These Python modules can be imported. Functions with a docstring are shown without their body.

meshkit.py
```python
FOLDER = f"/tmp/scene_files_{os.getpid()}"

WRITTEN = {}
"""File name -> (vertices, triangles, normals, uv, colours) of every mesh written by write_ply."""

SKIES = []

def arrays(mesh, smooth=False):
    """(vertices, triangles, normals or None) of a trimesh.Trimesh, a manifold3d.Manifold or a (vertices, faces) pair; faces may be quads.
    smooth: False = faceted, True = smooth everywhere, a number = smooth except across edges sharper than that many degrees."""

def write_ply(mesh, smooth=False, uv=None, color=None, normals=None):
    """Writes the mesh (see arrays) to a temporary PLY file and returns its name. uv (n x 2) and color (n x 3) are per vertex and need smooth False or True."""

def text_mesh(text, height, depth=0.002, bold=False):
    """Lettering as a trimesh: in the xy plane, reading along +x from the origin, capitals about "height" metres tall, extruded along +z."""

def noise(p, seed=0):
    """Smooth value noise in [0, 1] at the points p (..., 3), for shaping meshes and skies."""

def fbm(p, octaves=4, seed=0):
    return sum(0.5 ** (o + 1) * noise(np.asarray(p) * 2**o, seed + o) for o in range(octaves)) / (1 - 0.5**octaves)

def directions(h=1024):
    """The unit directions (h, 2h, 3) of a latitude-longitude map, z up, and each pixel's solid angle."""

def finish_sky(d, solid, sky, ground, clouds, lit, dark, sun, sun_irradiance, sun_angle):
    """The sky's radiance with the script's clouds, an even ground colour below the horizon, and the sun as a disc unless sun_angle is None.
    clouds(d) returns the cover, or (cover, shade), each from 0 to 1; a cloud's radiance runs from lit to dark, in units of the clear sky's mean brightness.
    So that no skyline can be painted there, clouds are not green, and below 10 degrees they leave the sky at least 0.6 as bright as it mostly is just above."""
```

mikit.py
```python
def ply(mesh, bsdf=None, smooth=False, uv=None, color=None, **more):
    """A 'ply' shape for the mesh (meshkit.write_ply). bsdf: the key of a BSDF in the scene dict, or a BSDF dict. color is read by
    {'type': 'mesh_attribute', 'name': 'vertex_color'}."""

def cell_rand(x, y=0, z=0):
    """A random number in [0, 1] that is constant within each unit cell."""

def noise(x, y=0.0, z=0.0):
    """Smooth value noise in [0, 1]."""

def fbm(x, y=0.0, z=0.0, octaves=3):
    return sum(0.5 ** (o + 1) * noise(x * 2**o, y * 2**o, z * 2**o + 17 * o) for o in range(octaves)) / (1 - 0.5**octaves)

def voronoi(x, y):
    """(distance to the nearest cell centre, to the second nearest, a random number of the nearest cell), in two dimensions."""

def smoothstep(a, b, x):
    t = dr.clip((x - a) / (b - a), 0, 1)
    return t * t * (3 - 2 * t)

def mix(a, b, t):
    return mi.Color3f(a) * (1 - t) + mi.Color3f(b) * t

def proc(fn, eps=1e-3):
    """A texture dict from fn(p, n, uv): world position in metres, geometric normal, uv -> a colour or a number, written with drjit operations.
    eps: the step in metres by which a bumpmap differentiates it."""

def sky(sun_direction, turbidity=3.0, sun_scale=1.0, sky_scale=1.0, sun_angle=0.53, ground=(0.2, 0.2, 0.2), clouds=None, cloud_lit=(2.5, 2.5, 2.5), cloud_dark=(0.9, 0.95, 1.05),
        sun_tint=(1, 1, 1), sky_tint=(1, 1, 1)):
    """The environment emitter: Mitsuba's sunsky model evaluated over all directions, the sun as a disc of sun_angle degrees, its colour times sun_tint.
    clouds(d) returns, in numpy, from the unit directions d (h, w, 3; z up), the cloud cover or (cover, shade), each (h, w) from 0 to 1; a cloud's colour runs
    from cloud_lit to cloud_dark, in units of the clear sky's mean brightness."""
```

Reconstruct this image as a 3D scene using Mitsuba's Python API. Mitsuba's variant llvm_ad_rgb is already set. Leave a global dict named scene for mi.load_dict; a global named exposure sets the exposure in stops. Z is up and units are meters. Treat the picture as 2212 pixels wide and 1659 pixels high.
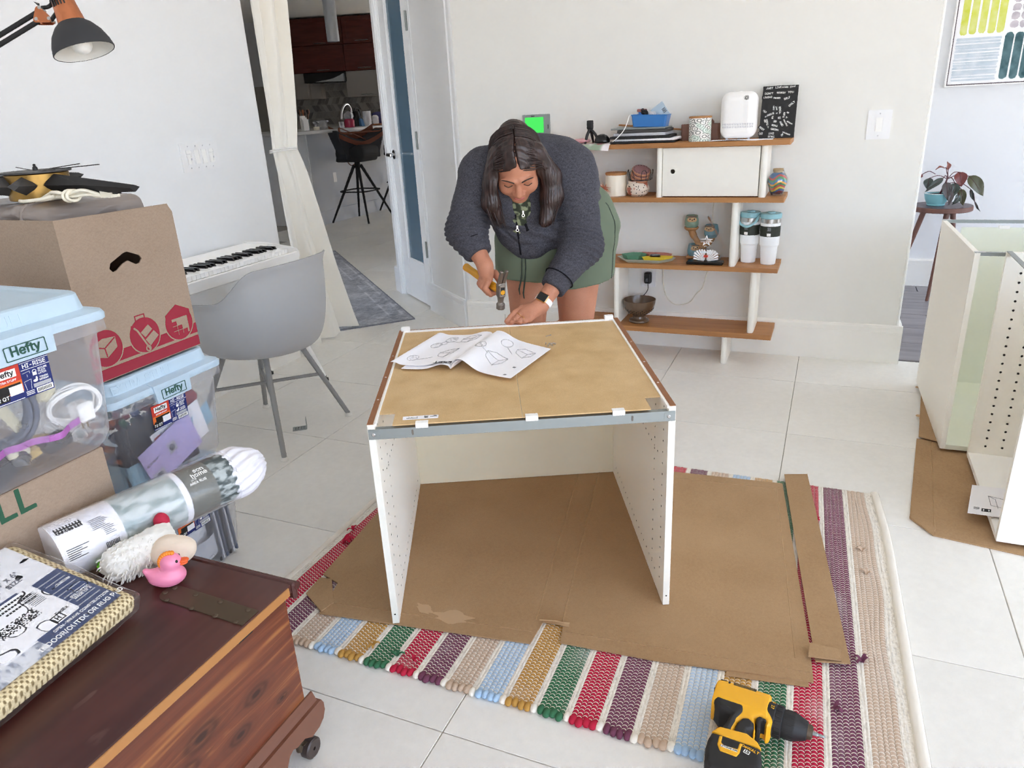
import math, random, numpy as np, trimesh, manifold3d, shapely, drjit as dr, mitsuba as mi
import shapely.geometry as sg, shapely.affinity as sa
import mikit, meshkit
from mikit import proc, noise, fbm, voronoi, cell_rand, smoothstep, mix
T = mi.ScalarTransform4f
scene, labels = {'type': 'scene'}, {}

# ------------------------------------------------------------------ camera, sky, exposure
YAW, PITCH, ROLL = -0.4190, 0.3662, -0.0521
_f = np.array([math.sin(YAW)*math.cos(PITCH), math.cos(YAW)*math.cos(PITCH), -math.sin(PITCH)])
_r0 = np.array([math.cos(YAW), -math.sin(YAW), 0]); _u0 = np.cross(_r0, _f)
_up = -_r0*math.sin(ROLL) + _u0*math.cos(ROLL)
EYE = np.array([0, 0, 1.3097])
scene['camera'] = {'type': 'perspective', 'fov': math.degrees(2*math.atan(1106/1564.2)), 'fov_axis': 'x', 'near_clip': 0.02, 'far_clip': 200,
                   'to_world': T().look_at(origin=EYE.tolist(), target=(EYE+_f).tolist(), up=_up.tolist())}
scene['sky'] = mikit.sky((-0.45, 0.55, 0.70), turbidity=4.0, sun_scale=1.0, sky_scale=1.0, ground=(0.36, 0.36, 0.36), sky_tint=(0.92, 1.0, 1.10),
                         clouds=lambda d: np.full(d.shape[:2], 0.50), cloud_lit=(1.5, 1.5, 1.5))
exposure = 4.8

# ------------------------------------------------------------------ small helpers
def S(h):
    c = np.array([int(h[i:i+2], 16) for i in (1, 3, 5)])/255.0
    return [float(x) for x in np.where(c <= 0.04045, c/12.92, ((c+0.055)/1.055)**2.4)]
def C3(h): return mi.Color3f(*S(h))
def rgb(c): return {'type': 'rgb', 'value': S(c) if isinstance(c, str) else list(c)}
def M(key, col, rough=0.5, bump=None, bscale=1.0, beps=1e-3, two=True, **k):
    d = {'type': 'principled', 'base_color': col if isinstance(col, dict) else rgb(col), 'roughness': rough, **k}
    if bump is not None: d = {'type': 'bumpmap', 'bsdf': d, 'arbitrary': proc(bump, beps), 'scale': bscale}
    scene[key] = {'type': 'twosided', 'bsdf': d} if two else d
    return key
def tm(v, f): return trimesh.Trimesh(np.asarray(v, float), np.asarray(f, int), process=False)
def cat(*ms):
    ms = [m for q in ms for m in (q if isinstance(q, (list, tuple)) else [q])]
    return trimesh.util.concatenate(ms) if len(ms) > 1 else ms[0]
def frame(o, ex, ey, ez=None):
    ex, ey = np.array(ex, float), np.array(ey, float); ex = ex/np.linalg.norm(ex)
    ey = ey - ex*(ey@ex); ey /= np.linalg.norm(ey)
    m = np.eye(4); m[:3, 0], m[:3, 1], m[:3, 2], m[:3, 3] = ex, ey, np.cross(ex, ey), o
    return m
def rz(deg, o=(0, 0, 0)):
    a = math.radians(deg); return frame(o, (math.cos(a), math.sin(a), 0), (-math.sin(a), math.cos(a), 0))
def ap(P, m): return np.asarray(P, float)@m[:3, :3].T + m[:3, 3]
def xf(mesh, m):
    f = mesh.faces if np.linalg.det(m[:3, :3]) > 0 else mesh.faces[:, ::-1]
    return tm(ap(mesh.vertices, m), f)
def hull(P): 
    h = trimesh.convex.convex_hull(np.asarray(P, float)); return tm(h.vertices, h.faces)
def box(x0, x1, y0, y1, z0, z1, b=0.0):
    s = np.array([[x0, y0, z0], [x1, y1, z1]], float)
    P = []
    for i in (0, 1):
        for j in (0, 1):
            for k in (0, 1):
                p = np.array([s[i, 0], s[j, 1], s[k, 2]]); g = np.array([1-2*i, 1-2*j, 1-2*k])*b
                if b == 0: P.append(p)
                else: P += [p+g*[0, 1, 1], p+g*[1, 0, 1], p+g*[1, 1, 0]]
    return hull(P)
def bend(path_pts, n=40):
    "Catmull-Rom through points"
    p = np.asarray(path_pts, float); q = np.vstack([2*p[0]-p[1], p, 2*p[-1]-p[-2]]); out = []
    m = max(2, n//(len(p)-1))
    for i in range(len(p)-1):
        a, b, c, d = q[i:i+4]
        for t in np.linspace(0, 1, m, endpoint=False):
            out.append(0.5*(2*b+(c-a)*t+(2*a-5*b+4*c-d)*t*t+(3*b-a-3*c+d)*t**3))
    out.append(p[-1]); return np.array(out)
def tube(pts, r, n=8, closed=False, flat=1.0, up=None):
    p = np.asarray(pts, float); N = len(p); r = np.atleast_1d(np.asarray(r, float)); r = np.interp(np.linspace(0, 1, N), np.linspace(0, 1, len(r)), r) if len(r) > 1 else np.full(N, r[0])
    t = (np.roll(p, -1, 0)-np.roll(p, 1, 0)) if closed else np.gradient(p, axis=0)
    t /= np.linalg.norm(t, axis=1, keepdims=True)+1e-12
    a = np.array(up, float) if up is not None else (np.array([0, 0, 1.]) if abs(t[0][2]) < 0.9 else np.array([1., 0, 0]))
    V = []
    ang = np.arange(n)*2*math.pi/n
    for i in range(N):
        if up is not None: a = np.array(up, float)
        a = a-t[i]*(a@t[i]); a /= np.linalg.norm(a)+1e-12
        b = np.cross(t[i], a)
        V.append(p[i]+r[i]*(np.cos(ang)[:, None]*b+flat*np.sin(ang)[:, None]*a))
    V = np.vstack(V); F = []
    for i in range(N if closed else N-1):
        j = (i+1) % N
        for k in range(n):
            l = (k+1) % n
            F += [[i*n+k, i*n+l, j*n+l], [i*n+k, j*n+l, j*n+k]]
    if not closed:
        V = np.vstack([V, p[0], p[-1]])
        for k in range(n):
            l = (k+1) % n
            F += [[N*n, l, k], [N*n+1, (N-1)*n+k, (N-1)*n+l]]
    return tm(V, F)
def cyl(p0, p1, r0, r1=None, n=20): return tube([p0, p1], [r0, r0 if r1 is None else r1], n)
def lathe(prof, n=32, m=None, close=False):
    "profile of (r,z), bottom to top outside; revolve about z"
    pr = np.asarray(prof, float); N = len(pr); a = np.arange(n)*2*math.pi/n
    V = np.stack([pr[:, 0, None]*np.cos(a), pr[:, 0, None]*np.sin(a), np.repeat(pr[:, 1, None], n, 1)], -1).reshape(-1, 3); F = []
    for i in range(N if close else N-1):
        j = (i+1) % N
        for k in range(n):
            l = (k+1) % n
            if pr[i, 0] > 1e-9: F.append([i*n+k, i*n+l, j*n+l])
            if pr[j, 0] > 1e-9: F.append([i*n+k, j*n+l, j*n+k])
    r = tm(V, F); return xf(r, m) if m is not None else r
def prism(poly, h, z0=0.0, m=None):
    g = poly if hasattr(poly, 'geom_type') else sg.Polygon(poly)
    g = g.buffer(0)
    ms = [trimesh.creation.extrude_polygon(q, h, engine='earcut') for q in getattr(g, 'geoms', [g]) if q.area > 0]
    r = cat(*[tm(q.vertices+[0, 0, z0], q.faces) for q in ms]); return xf(r, m) if m is not None else r
def grid(fn, nu, nv, thick=0.0, wrap=False):
    "fn(u,v)->(...,3) on [0,1]^2; a sheet, closed with thickness along its normal when thick>0"
    u, v = np.meshgrid(np.linspace(0, 1, nu), np.linspace(0, 1, nv), indexing='ij')
    P = np.asarray(fn(u, v), float)
    idx = np.arange(nu*nv).reshape(nu, nv)
    q = np.stack([idx[:-1, :-1], idx[1:, :-1], idx[1:, 1:], idx[:-1, 1:]], -1).reshape(-1, 4)
    F = np.vstack([q[:, [0, 1, 2]], q[:, [0, 2, 3]]]); V = P.reshape(-1, 3)
    if thick:
        du, dv = np.gradient(P, axis=0), np.gradient(P, axis=1); n = np.cross(du, dv); n /= np.linalg.norm(n, axis=-1, keepdims=True)+1e-12
        B = (P-n*thick).reshape(-1, 3); o = nu*nv
        rim = np.concatenate([idx[:, 0], idx[-1, 1:], idx[-2::-1, -1], idx[0, -2:0:-1]])
        r2 = np.roll(rim, -1); s = np.vstack([np.stack([r2, rim, rim+o], 1), np.stack([r2, rim+o, r2+o], 1)])
        return tm(np.vstack([V, B]), np.vstack([F, F[:, ::-1]+o, s]))
    return tm(V, F)
def grid_uv(nu, nv): 
    u, v = np.meshgrid(np.linspace(0, 1, nu), np.linspace(0, 1, nv), indexing='ij'); return np.stack([u, v], -1).reshape(-1, 2)
def ell(c, r, n=16, m=None):
    s = trimesh.creation.uv_sphere(1.0, count=[n, 2*n]); s = tm(s.vertices*np.asarray(r)+np.asarray(c), s.faces)
    return xf(s, m) if m is not None else s
# ---- scene entries
def free(k):
    if k not in scene and k not in USED: return k
    i = 1
    while f'{k}_{i:03d}' in scene or f'{k}_{i:03d}' in USED: i += 1
    return f'{k}_{i:03d}'
USED = set()
def tag(k, label, cat_, group=None, kind=None):
    labels[k] = {'label': label, 'category': cat_}
    if group: labels[k]['group'] = group
    if kind: labels[k]['kind'] = kind
def thing(name, label, cat_, group=None):
    k = free(name); USED.add(k); tag(k, label, cat_, group); return k
def part(par, name, mesh, mat, smooth=30, label=None, kind=None, m=None, **kw):
    k = free(par+'__'+name)
    scene[k] = mikit.ply(xf(mesh, m) if m is not None else mesh, mat, smooth=smooth, **kw)
    if label or kind: labels[k] = {**({'label': label} if label else {}), **({'kind': kind} if kind else {})}
    return k
def obj(name, mesh, mat, label, cat_, smooth=30, group=None, m=None, kind=None, **kw):
    k = free(name); scene[k] = mikit.ply(xf(mesh, m) if m is not None else mesh, mat, smooth=smooth, **kw); tag(k, label, cat_, group, kind); return k
def struct(name, mesh, mat, smooth=20, par=None):
    k = free((par+'__' if par else '')+name); scene[k] = mikit.ply(mesh, mat, smooth=smooth); 
    if not par: labels[k] = {'kind': 'structure'}
    return k
def reuse(k_src, par, name, tw):
    k = free(par+'__'+name); scene[k] = {**scene[k_src], 'to_world': tw}; return k
_TX = {}
def text(s, h, d=0.0006, bold=True, m=None, center=True, sx=1.0):
    key = (s, bold)
    if key not in _TX: _TX[key] = meshkit.text_mesh(s, 1.0, 1.0, bold)
    t = _TX[key]; v = t.vertices.copy()
    if center: v[:, 0] -= (v[:, 0].min()+v[:, 0].max())/2; v[:, 1] -= (v[:, 1].min()+v[:, 1].max())/2
    r = tm(v*[h*sx, h, d], t.faces); return xf(r, m) if m is not None else r
# ---- signed distance modelling: block-sparse surface nets
def sdf_mesh(fn, lo, hi, h):
    lo, hi = np.asarray(lo, float), np.asarray(hi, float); k = 5
    n = np.ceil((hi-lo)/(h*k)).astype(int)+1; N = n*k
    cs = [lo[i]+(np.arange(n[i])*k+(k-1)/2)*h for i in range(3)]
    cg = np.stack(np.meshgrid(*cs, indexing='ij'), -1).reshape(-1, 3)
    cd = fn(cg).reshape(n); near = np.abs(cd) < h*k*1.9
    D = np.repeat(np.repeat(np.repeat(np.where(cd < 0, -1.0, 1.0).astype(np.float32), k, 0), k, 1), k, 2)
    bi = np.argwhere(near); off = np.stack(np.meshgrid(*[np.arange(k)]*3, indexing='ij'), -1).reshape(-1, 3)
    for s in range(0, len(bi), 6000):
        ii = (bi[s:s+6000, None]*k+off[None]).reshape(-1, 3); D[ii[:, 0], ii[:, 1], ii[:, 2]] = fn(lo+ii*h)
    ins = D < 0
    cnt = sum(ins[a:N[0]-1+a, b:N[1]-1+b, c:N[2]-1+c].astype(np.int8) for a in (0, 1) for b in (0, 1) for c in (0, 1))
    act = np.argwhere((cnt > 0) & (cnt < 8)); idx = -np.ones(N-1, np.int64); idx[tuple(act.T)] = np.arange(len(act))
    acc, w = np.zeros((len(act), 3)), np.zeros((len(act), 1))
    cor = [np.array([a, b, c]) for a in (0, 1) for b in (0, 1) for c in (0, 1)]
    val = {tuple(c): D[tuple((act+c).T)] for c in cor}
    for c in cor:
        for ax in range(3):
            if c[ax] == 0:
                e = c.copy(); e[ax] = 1; a, b = val[tuple(c)], val[tuple(e)]; x = (a < 0) != (b < 0)
                t = np.where(x, a/np.where(x, a-b, 1), 0)[:, None]; acc += np.where(x[:, None], c+t*(e-c), 0); w += x[:, None]
    V = lo+(act+acc/np.maximum(w, 1))*h; F = []
    for ax in range(3):
        sl0, sl1 = [slice(1, -1)]*3, [slice(1, -1)]*3; sl0[ax] = slice(0, -1); sl1[ax] = slice(1, None)
        a, b = ins[tuple(sl0)], ins[tuple(sl1)]; o = np.array([1, 1, 1]); o[ax] = 0
        u, v = np.eye(3, dtype=int)[(ax+1) % 3], np.eye(3, dtype=int)[(ax+2) % 3]
        for flip, mm in ((False, a & ~b), (True, ~a & b)):
            p = np.argwhere(mm)+o
            q = [idx[tuple((p-d).T)] for d in (u+v, v, u*0, u)]; q = np.stack(q, 1); q = q[(q >= 0).all(1)]
            if flip: q = q[:, ::-1]
            F += [q[:, [0, 1, 2]], q[:, [0, 2, 3]]]
    return tm(V, np.vstack(F))
def d_cap(p, a, b, ra, rb):
    a, b = np.asarray(a, float), np.asarray(b, float); ab = b-a; t = np.clip((p-a)@ab/(ab@ab), 0, 1)
    return np.linalg.norm(p-a-t[:, None]*ab, axis=1)-(ra+(rb-ra)*t)
def d_ell(p, c, r, R=None):
    q = p-np.asarray(c); q = q@R if R is not None else q; r = np.asarray(r, float)
    k0 = np.linalg.norm(q/r, axis=1); k1 = np.linalg.norm(q/(r*r), axis=1); return k0*(k0-1)/np.maximum(k1, 1e-9)
def d_box(p, c, hs, r=0.0, R=None):
    q = p-np.asarray(c); q = q@R if R is not None else q; q = np.abs(q)-(np.asarray(hs)-r)
    return np.linalg.norm(np.maximum(q, 0), axis=1)+np.minimum(q.max(1), 0)-r
def d_chain(p, pts, rs, k=0.01):
    d = None
    for i in range(len(pts)-1):
        e = d_cap(p, pts[i], pts[i+1], rs[i], rs[i+1]); d = e if d is None else smin(d, e, k)
    return d
def smin(a, b, k):
    h = np.maximum(k-np.abs(a-b), 0)/k; return np.minimum(a, b)-h*h*k/4
def smax(a, b, k): return -smin(-a, -b, k)
def d_poly(p2, poly):
    P = np.asarray(poly, float); d = np.full(len(p2), 1e9); ins = np.zeros(len(p2), bool)
    for a, b in zip(P, np.roll(P, -1, 0)):
        e = b-a; w = p2-a; t = np.clip(w@e/(e@e), 0, 1); d = np.minimum(d, np.linalg.norm(w-t[:, None]*e, axis=1))
        c = (a[1] > p2[:, 1]) != (b[1] > p2[:, 1]); x = a[0]+(p2[:, 1]-a[1])*(b[0]-a[0])/(b[1]-a[1] if b[1] != a[1] else 1e-9)
        ins ^= c & (p2[:, 0] < x)
    return np.where(ins, -d, d)
def d_ext(p, poly, z0, z1, r):
    w0 = d_poly(p[:, :2], poly)+r; w1 = np.abs(p[:, 2]-(z0+z1)/2)-(z1-z0)/2+r
    return np.sqrt(np.maximum(w0, 0)**2+np.maximum(w1, 0)**2)+np.minimum(np.maximum(w0, w1), 0)-r
def rcorners(w, h, r, n=5, c=(0, 0)):
    out = []
    for qx, qy, a0 in ((1, 1, 0), (-1, 1, 90), (-1, -1, 180), (1, -1, 270)):
        for a in np.linspace(a0, a0+90, n):
            out.append((c[0]+qx*(w/2-r)+r*math.cos(math.radians(a)), c[1]+qy*(h/2-r)+r*math.sin(math.radians(a))))
    return out
# ------------------------------------------------------------------ materials
def wall_bump(p, n, uv): return fbm(p[0]*160, p[1]*160, p[2]*160, 2)
M('m_wall', '#e7e8e9', 0.75, wall_bump, 0.0012, specular=0.2)
M('m_wall_warm_light', '#e6e5e0', 0.75, wall_bump, 0.0012, specular=0.2)  # same paint as the other walls, warm bounce light put into its colour
M('m_ceiling', '#ececea', 0.9, specular=0.1)
M('m_trim', '#eceae4', 0.35)
M('m_trim_sky_tint', '#eef0f2', 0.35)  # white trim with the hall's blue skylight put into its colour
M('m_grout', '#a9a69f', 0.9)
def tile_col(p, n, uv):
    i, j = dr.floor((p[0]+0.073)/0.615), dr.floor((p[1]-2.905)/0.615)
    a = fbm(p[0]*3+i*7, p[1]*3+j*5, 0.0, 3); b = fbm(p[0]*60, p[1]*60, 0.0, 2); g = noise(p[0]*420, p[1]*420)
    t = 0.5*a+0.3*b+0.12*g+0.16*cell_rand(i, j)
    return mix(C3('#dad8d2'), C3('#eae8e2'), dr.clip(t*1.1-0.05, 0, 1))
M('m_tile', proc(tile_col), 0.42, specular=0.45)
def dark_tile(p, n, uv):
    a = fbm(p[0]*2.5, p[1]*26, 0.0, 4); return mix(C3('#6f6c70'), C3('#8f8c90'), a)
M('m_dark_tile', proc(dark_tile), 0.4)
M('m_dark_grout', '#55545a', 0.9)
def card_col(p, n, uv):
    g = noise(p[0]*900, p[1]*900, p[2]*900); b = fbm(p[0]*7, p[1]*7, p[2]*7, 3); k = fbm(p[0]*190, p[1]*190, p[2]*190, 2)
    return mix(C3('#967654'), C3('#b29472'), dr.clip(0.3*g+0.45*b+0.35*k-0.05, 0, 1))
M('m_card', proc(card_col), 0.85, specular=0.15)
M('m_card_edge', '#b99a78', 0.9)
def kraft_col(p, n, uv):
    g = noise(p[0]*1100, p[1]*1100, p[2]*1100); b = fbm(p[0]*5, p[1]*5, p[2]*5, 3); k = fbm(p[0]*260, p[1]*260, p[2]*260, 2)
    return mix(C3('#8a7765'), C3('#a99584'), dr.clip(0.3*g+0.4*b+0.4*k-0.05, 0, 1))
M('m_kraft', proc(kraft_col), 0.85, specular=0.15)
def hdf_col(p, n, uv):
    b = fbm(p[0]*18, p[1]*18, 0.0, 4); g = noise(p[0]*700, p[1]*700)
    return mix(C3('#b99765'), C3('#d6b88b'), dr.clip(0.65*b+0.35*g, 0, 1))
M('m_hdf', proc(hdf_col), 0.5, specular=0.4)
M('m_melamine', '#e9e6dc', 0.4); M('m_melamine_in', '#e2d8bd', 0.45); M('m_melamine_green', '#dfe3d5', 0.4); M('m_brown_edge', '#8a5a38', 0.55)
M('m_hole', '#1c1a18', 0.9); M('m_slot', '#6e675e', 0.8)
M('m_zinc', '#9aa09f', 0.42, metallic=0.75); M('m_steel', '#c9c9c9', 0.22, metallic=1.0); M('m_chrome', '#e8e8e8', 0.08, metallic=1.0)
M('m_white', '#f0efec', 0.4); M('m_white_gloss', '#f2f1ef', 0.15, clearcoat=0.5, clearcoat_gloss=0.9); M('m_paper', '#eeedf0', 0.7, specular=0.2); M('m_plate', '#e9e9ea', 0.35)
M('m_black', '#161617', 0.45); M('m_black_matte', '#1c1c1d', 0.75); M('m_black_gloss', '#0f0f10', 0.12); M('m_ink', '#2a2a2c', 0.8); M('m_ink_soft', '#6d6e74', 0.8); M('m_ink_pale', '#a8a9b0', 0.8)
def wood_col(p, n, uv):
    w = fbm(p[0]*2.2, p[1]*30+3*fbm(p[0]*1.5, p[1]*4, p[2]*4, 2), p[2]*40, 3); f = noise(p[0]*14, p[1]*400, p[2]*400)
    kx, ky, kr = voronoi(p[0]*1.9+0.3, p[1]*2.7+p[2]*9.1)
    k = smoothstep(0.085, 0.02, kx)
    return mix(mix(C3('#8d5a31'), C3('#ba8550'), dr.clip(0.75*w+0.3*f, 0, 1)), C3('#5f3a20'), k*0.8)
M('m_shelf', proc(wood_col), 0.5)
def cedar_col(p, n, uv):
    # grain along y; knots at fixed spots of the board
    z = p[2]; y = p[1]; wob = 0.0; kn = mi.Float(0)
    for (ky, kz, r) in ((0.80, 0.265, 0.016), (0.665, 0.29, 0.020), (0.615, 0.25, 0.018), (0.50, 0.17, 0.024), (0.745, 0.215, 0.014), (0.40, 0.20, 0.016), (0.86, 0.20, 0.008), (0.30, 0.28, 0.02)):
        dy, dz = (y-ky)/2.1, z-kz; d = dr.sqrt(dy*dy+dz*dz)/r; kn = dr.maximum(kn, dr.exp(-d*d*0.8)*(0.75+0.25*dr.sin(d*9))); wob = wob+0.012*dr.exp(-d*d*0.25)*dr.select(dz > 0, 1.0, -1.0)
    w = fbm(y*1.6, (z-wob)*46, p[0]*8, 3); f = noise(y*25, (z-wob)*420, 3.0); rr = dr.sin(90*fbm(y*2, (z-wob)*20, 1.0, 2))*0.5+0.5
    c = mix(mix(C3('#4a1f16'), C3('#7a3f24'), dr.clip(1.5*w-0.3+0.18*f, 0, 1)), C3('#a06a38'), smoothstep(0.58, 0.85, w+0.12*rr)*0.8)
    return mix(c, C3('#2a1410'), dr.clip(kn*1.15, 0, 1)*0.92)
M('m_cedar', proc(cedar_col), 0.32, clearcoat=0.25, clearcoat_gloss=0.8)
def chest_top(p, n, uv):
    w = fbm(p[0]*34, p[1]*2.4, 0.0, 4); s = fbm(p[0]*10, p[1]*7, 2.0, 4); sc = smoothstep(0.70, 0.80, fbm(p[0]*60, p[1]*16, 5.0, 3))*smoothstep(0.5, 0.66, fbm(p[0]*5, p[1]*5, 9.0, 2))
    c = mix(C3('#34181a'), C3('#583028'), dr.clip(0.6*w+0.5*s-0.1, 0, 1))
    return mix(c, C3('#8a7064'), sc*0.6)
M('m_chest_top', proc(chest_top), 0.34)
M('m_chest_edge', '#a5713f', 0.45); M('m_chest_base', '#6d4534', 0.42); M('m_bronze', '#57493a', 0.5, metallic=0.55); M('m_caster', '#3a2f2b', 0.4)
def fleece(p, n, uv):
    g = noise(p[0]*520, p[1]*520, p[2]*520); k = fbm(p[0]*200, p[1]*200, p[2]*200, 2)
    return mix(C3('#2c2c31'), C3('#5b5b63'), dr.clip(0.75*g+0.55*k-0.2, 0, 1))
M('m_fleece', proc(fleece), 0.9, specular=0.1, sheen=0.3)
M('m_fleece_dark', '#1b1b1f', 0.9, specular=0.1)
M('m_shorts', '#66715f', 0.75, specular=0.2, sheen=0.2); M('m_cord', '#333c34', 0.9)
def skin_col(p, n, uv):
    b = fbm(p[0]*22, p[1]*22, p[2]*22, 3); g = noise(p[0]*500, p[1]*500, p[2]*500)
    return mix(C3('#ad7259'), C3('#c38a6f'), dr.clip(0.7*b+0.3*g, 0, 1))
M('m_skin', proc(skin_col), 0.5, specular=0.35)
M('m_lips', '#b5685c', 0.4); M('m_brow', '#33221b', 0.7); M('m_gold', '#d9a86c', 0.2, metallic=1.0); M('m_nail', '#d8a592', 0.3)
def hair_col(p, n, uv): return mix(C3('#140d0c'), C3('#3a2622'), noise(p[0]*160, p[1]*160, p[2]*30))
M('m_hair', proc(hair_col), 0.36, specular=0.5)
M('m_grey_chair', '#a9a9a9', 0.42); M('m_grey_leg', '#8d8d8c', 0.4); M('m_glide', '#dcdad4', 0.5)
M('m_lid', '#b2c6d4', 0.38); M('m_lid_dark', '#9db2b8', 0.4)
scene['m_bin'] = {'type': 'blendbsdf', 'weight': 0.17, 'a': {'type': 'thindielectric', 'int_ior': 1.3},
                  'b': {'type': 'principledthin', 'base_color': rgb([0.86, 0.88, 0.96]), 'roughness': 0.35, 'diff_trans': 1.2}}
scene['m_film'] = {'type': 'blendbsdf', 'weight': 0.03, 'a': {'type': 'thindielectric', 'int_ior': 1.22}, 'b': {'type': 'principledthin', 'base_color': rgb([0.9, 0.9, 0.9]), 'roughness': 0.25, 'diff_trans': 1.0}}
scene['m_glass'] = {'type': 'dielectric', 'int_ior': 1.49}
M('m_red', '#8f2434', 0.7); M('m_hefty_green', '#1d4a3c', 0.6); M('m_box_green', '#24513a', 0.8); M('m_navy', '#1f2a66', 0.4); M('m_label_red', '#c23a2c', 0.4); M('m_orange', '#d9692b', 0.4)
M('m_curtain', '#f0ede5', 0.85, specular=0.1, sheen=0.2)
M('m_copper', '#c77d58', 0.3, metallic=0.9); M('m_lamp_black', '#2b2c2f', 0.65); M('m_lamp_in', '#cfcdc6', 0.5); M('m_bulb', '#e8e6df', 0.2)
M('m_brass', '#9a7a45', 0.35, metallic=1.0); M('m_charcoal', '#3c3a39', 0.5)
M('m_greywrap', '#877d77', 0.28, lambda p, n, uv: fbm(p[0]*30, p[1]*9, p[2]*40, 3), 0.012, specular=0.6)
M('m_cable_white', '#e3ddcb', 0.4); M('m_cable_dark', '#3d4452', 0.5); M('m_straw', '#cdb06c', 0.6)
M('m_plastic_grey', '#b9bac0', 0.4)
# ------------------------------------------------------------------ the setting
XL, YB, XE = -2.78, 3.928, 0.375          # left wall, back wall, end of the back wall
CEIL = 2.80
struct('floor', box(-10.5, 3.4, -2.7, 13.5, -0.10, -0.006), 'm_grout')
_t = box(-0.3062, 0.3062, -0.3062, 0.3062, -0.012, 0.0, 0.0012); _tp = mikit.ply(_t, 'm_tile', smooth=False)
def add_tile(x, y):
    scene[free('floor__tile')] = {**_tp, 'to_world': T().translate([x, y, 0])}
_hall = sg.Polygon([(-2.85, 3.2), (-2.0, 3.95), (-4.2, 6.6), (-5.1, 10.2), (-6.0, 10.2), (-6.0, 7.3), (-3.6, 3.2)])
for i in range(-16, 6):
    for j in range(-9, 14):
        cx, cy = -0.073+0.615*(i+0.5), 2.905+0.615*(j+0.5); q = sg.box(cx-.3, cy-.3, cx+.3, cy+.3)
        if (-2.95 < cx < 3.3 and -0.6 < cy < 3.9) or q.intersects(_hall): add_tile(cx, cy)
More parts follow.
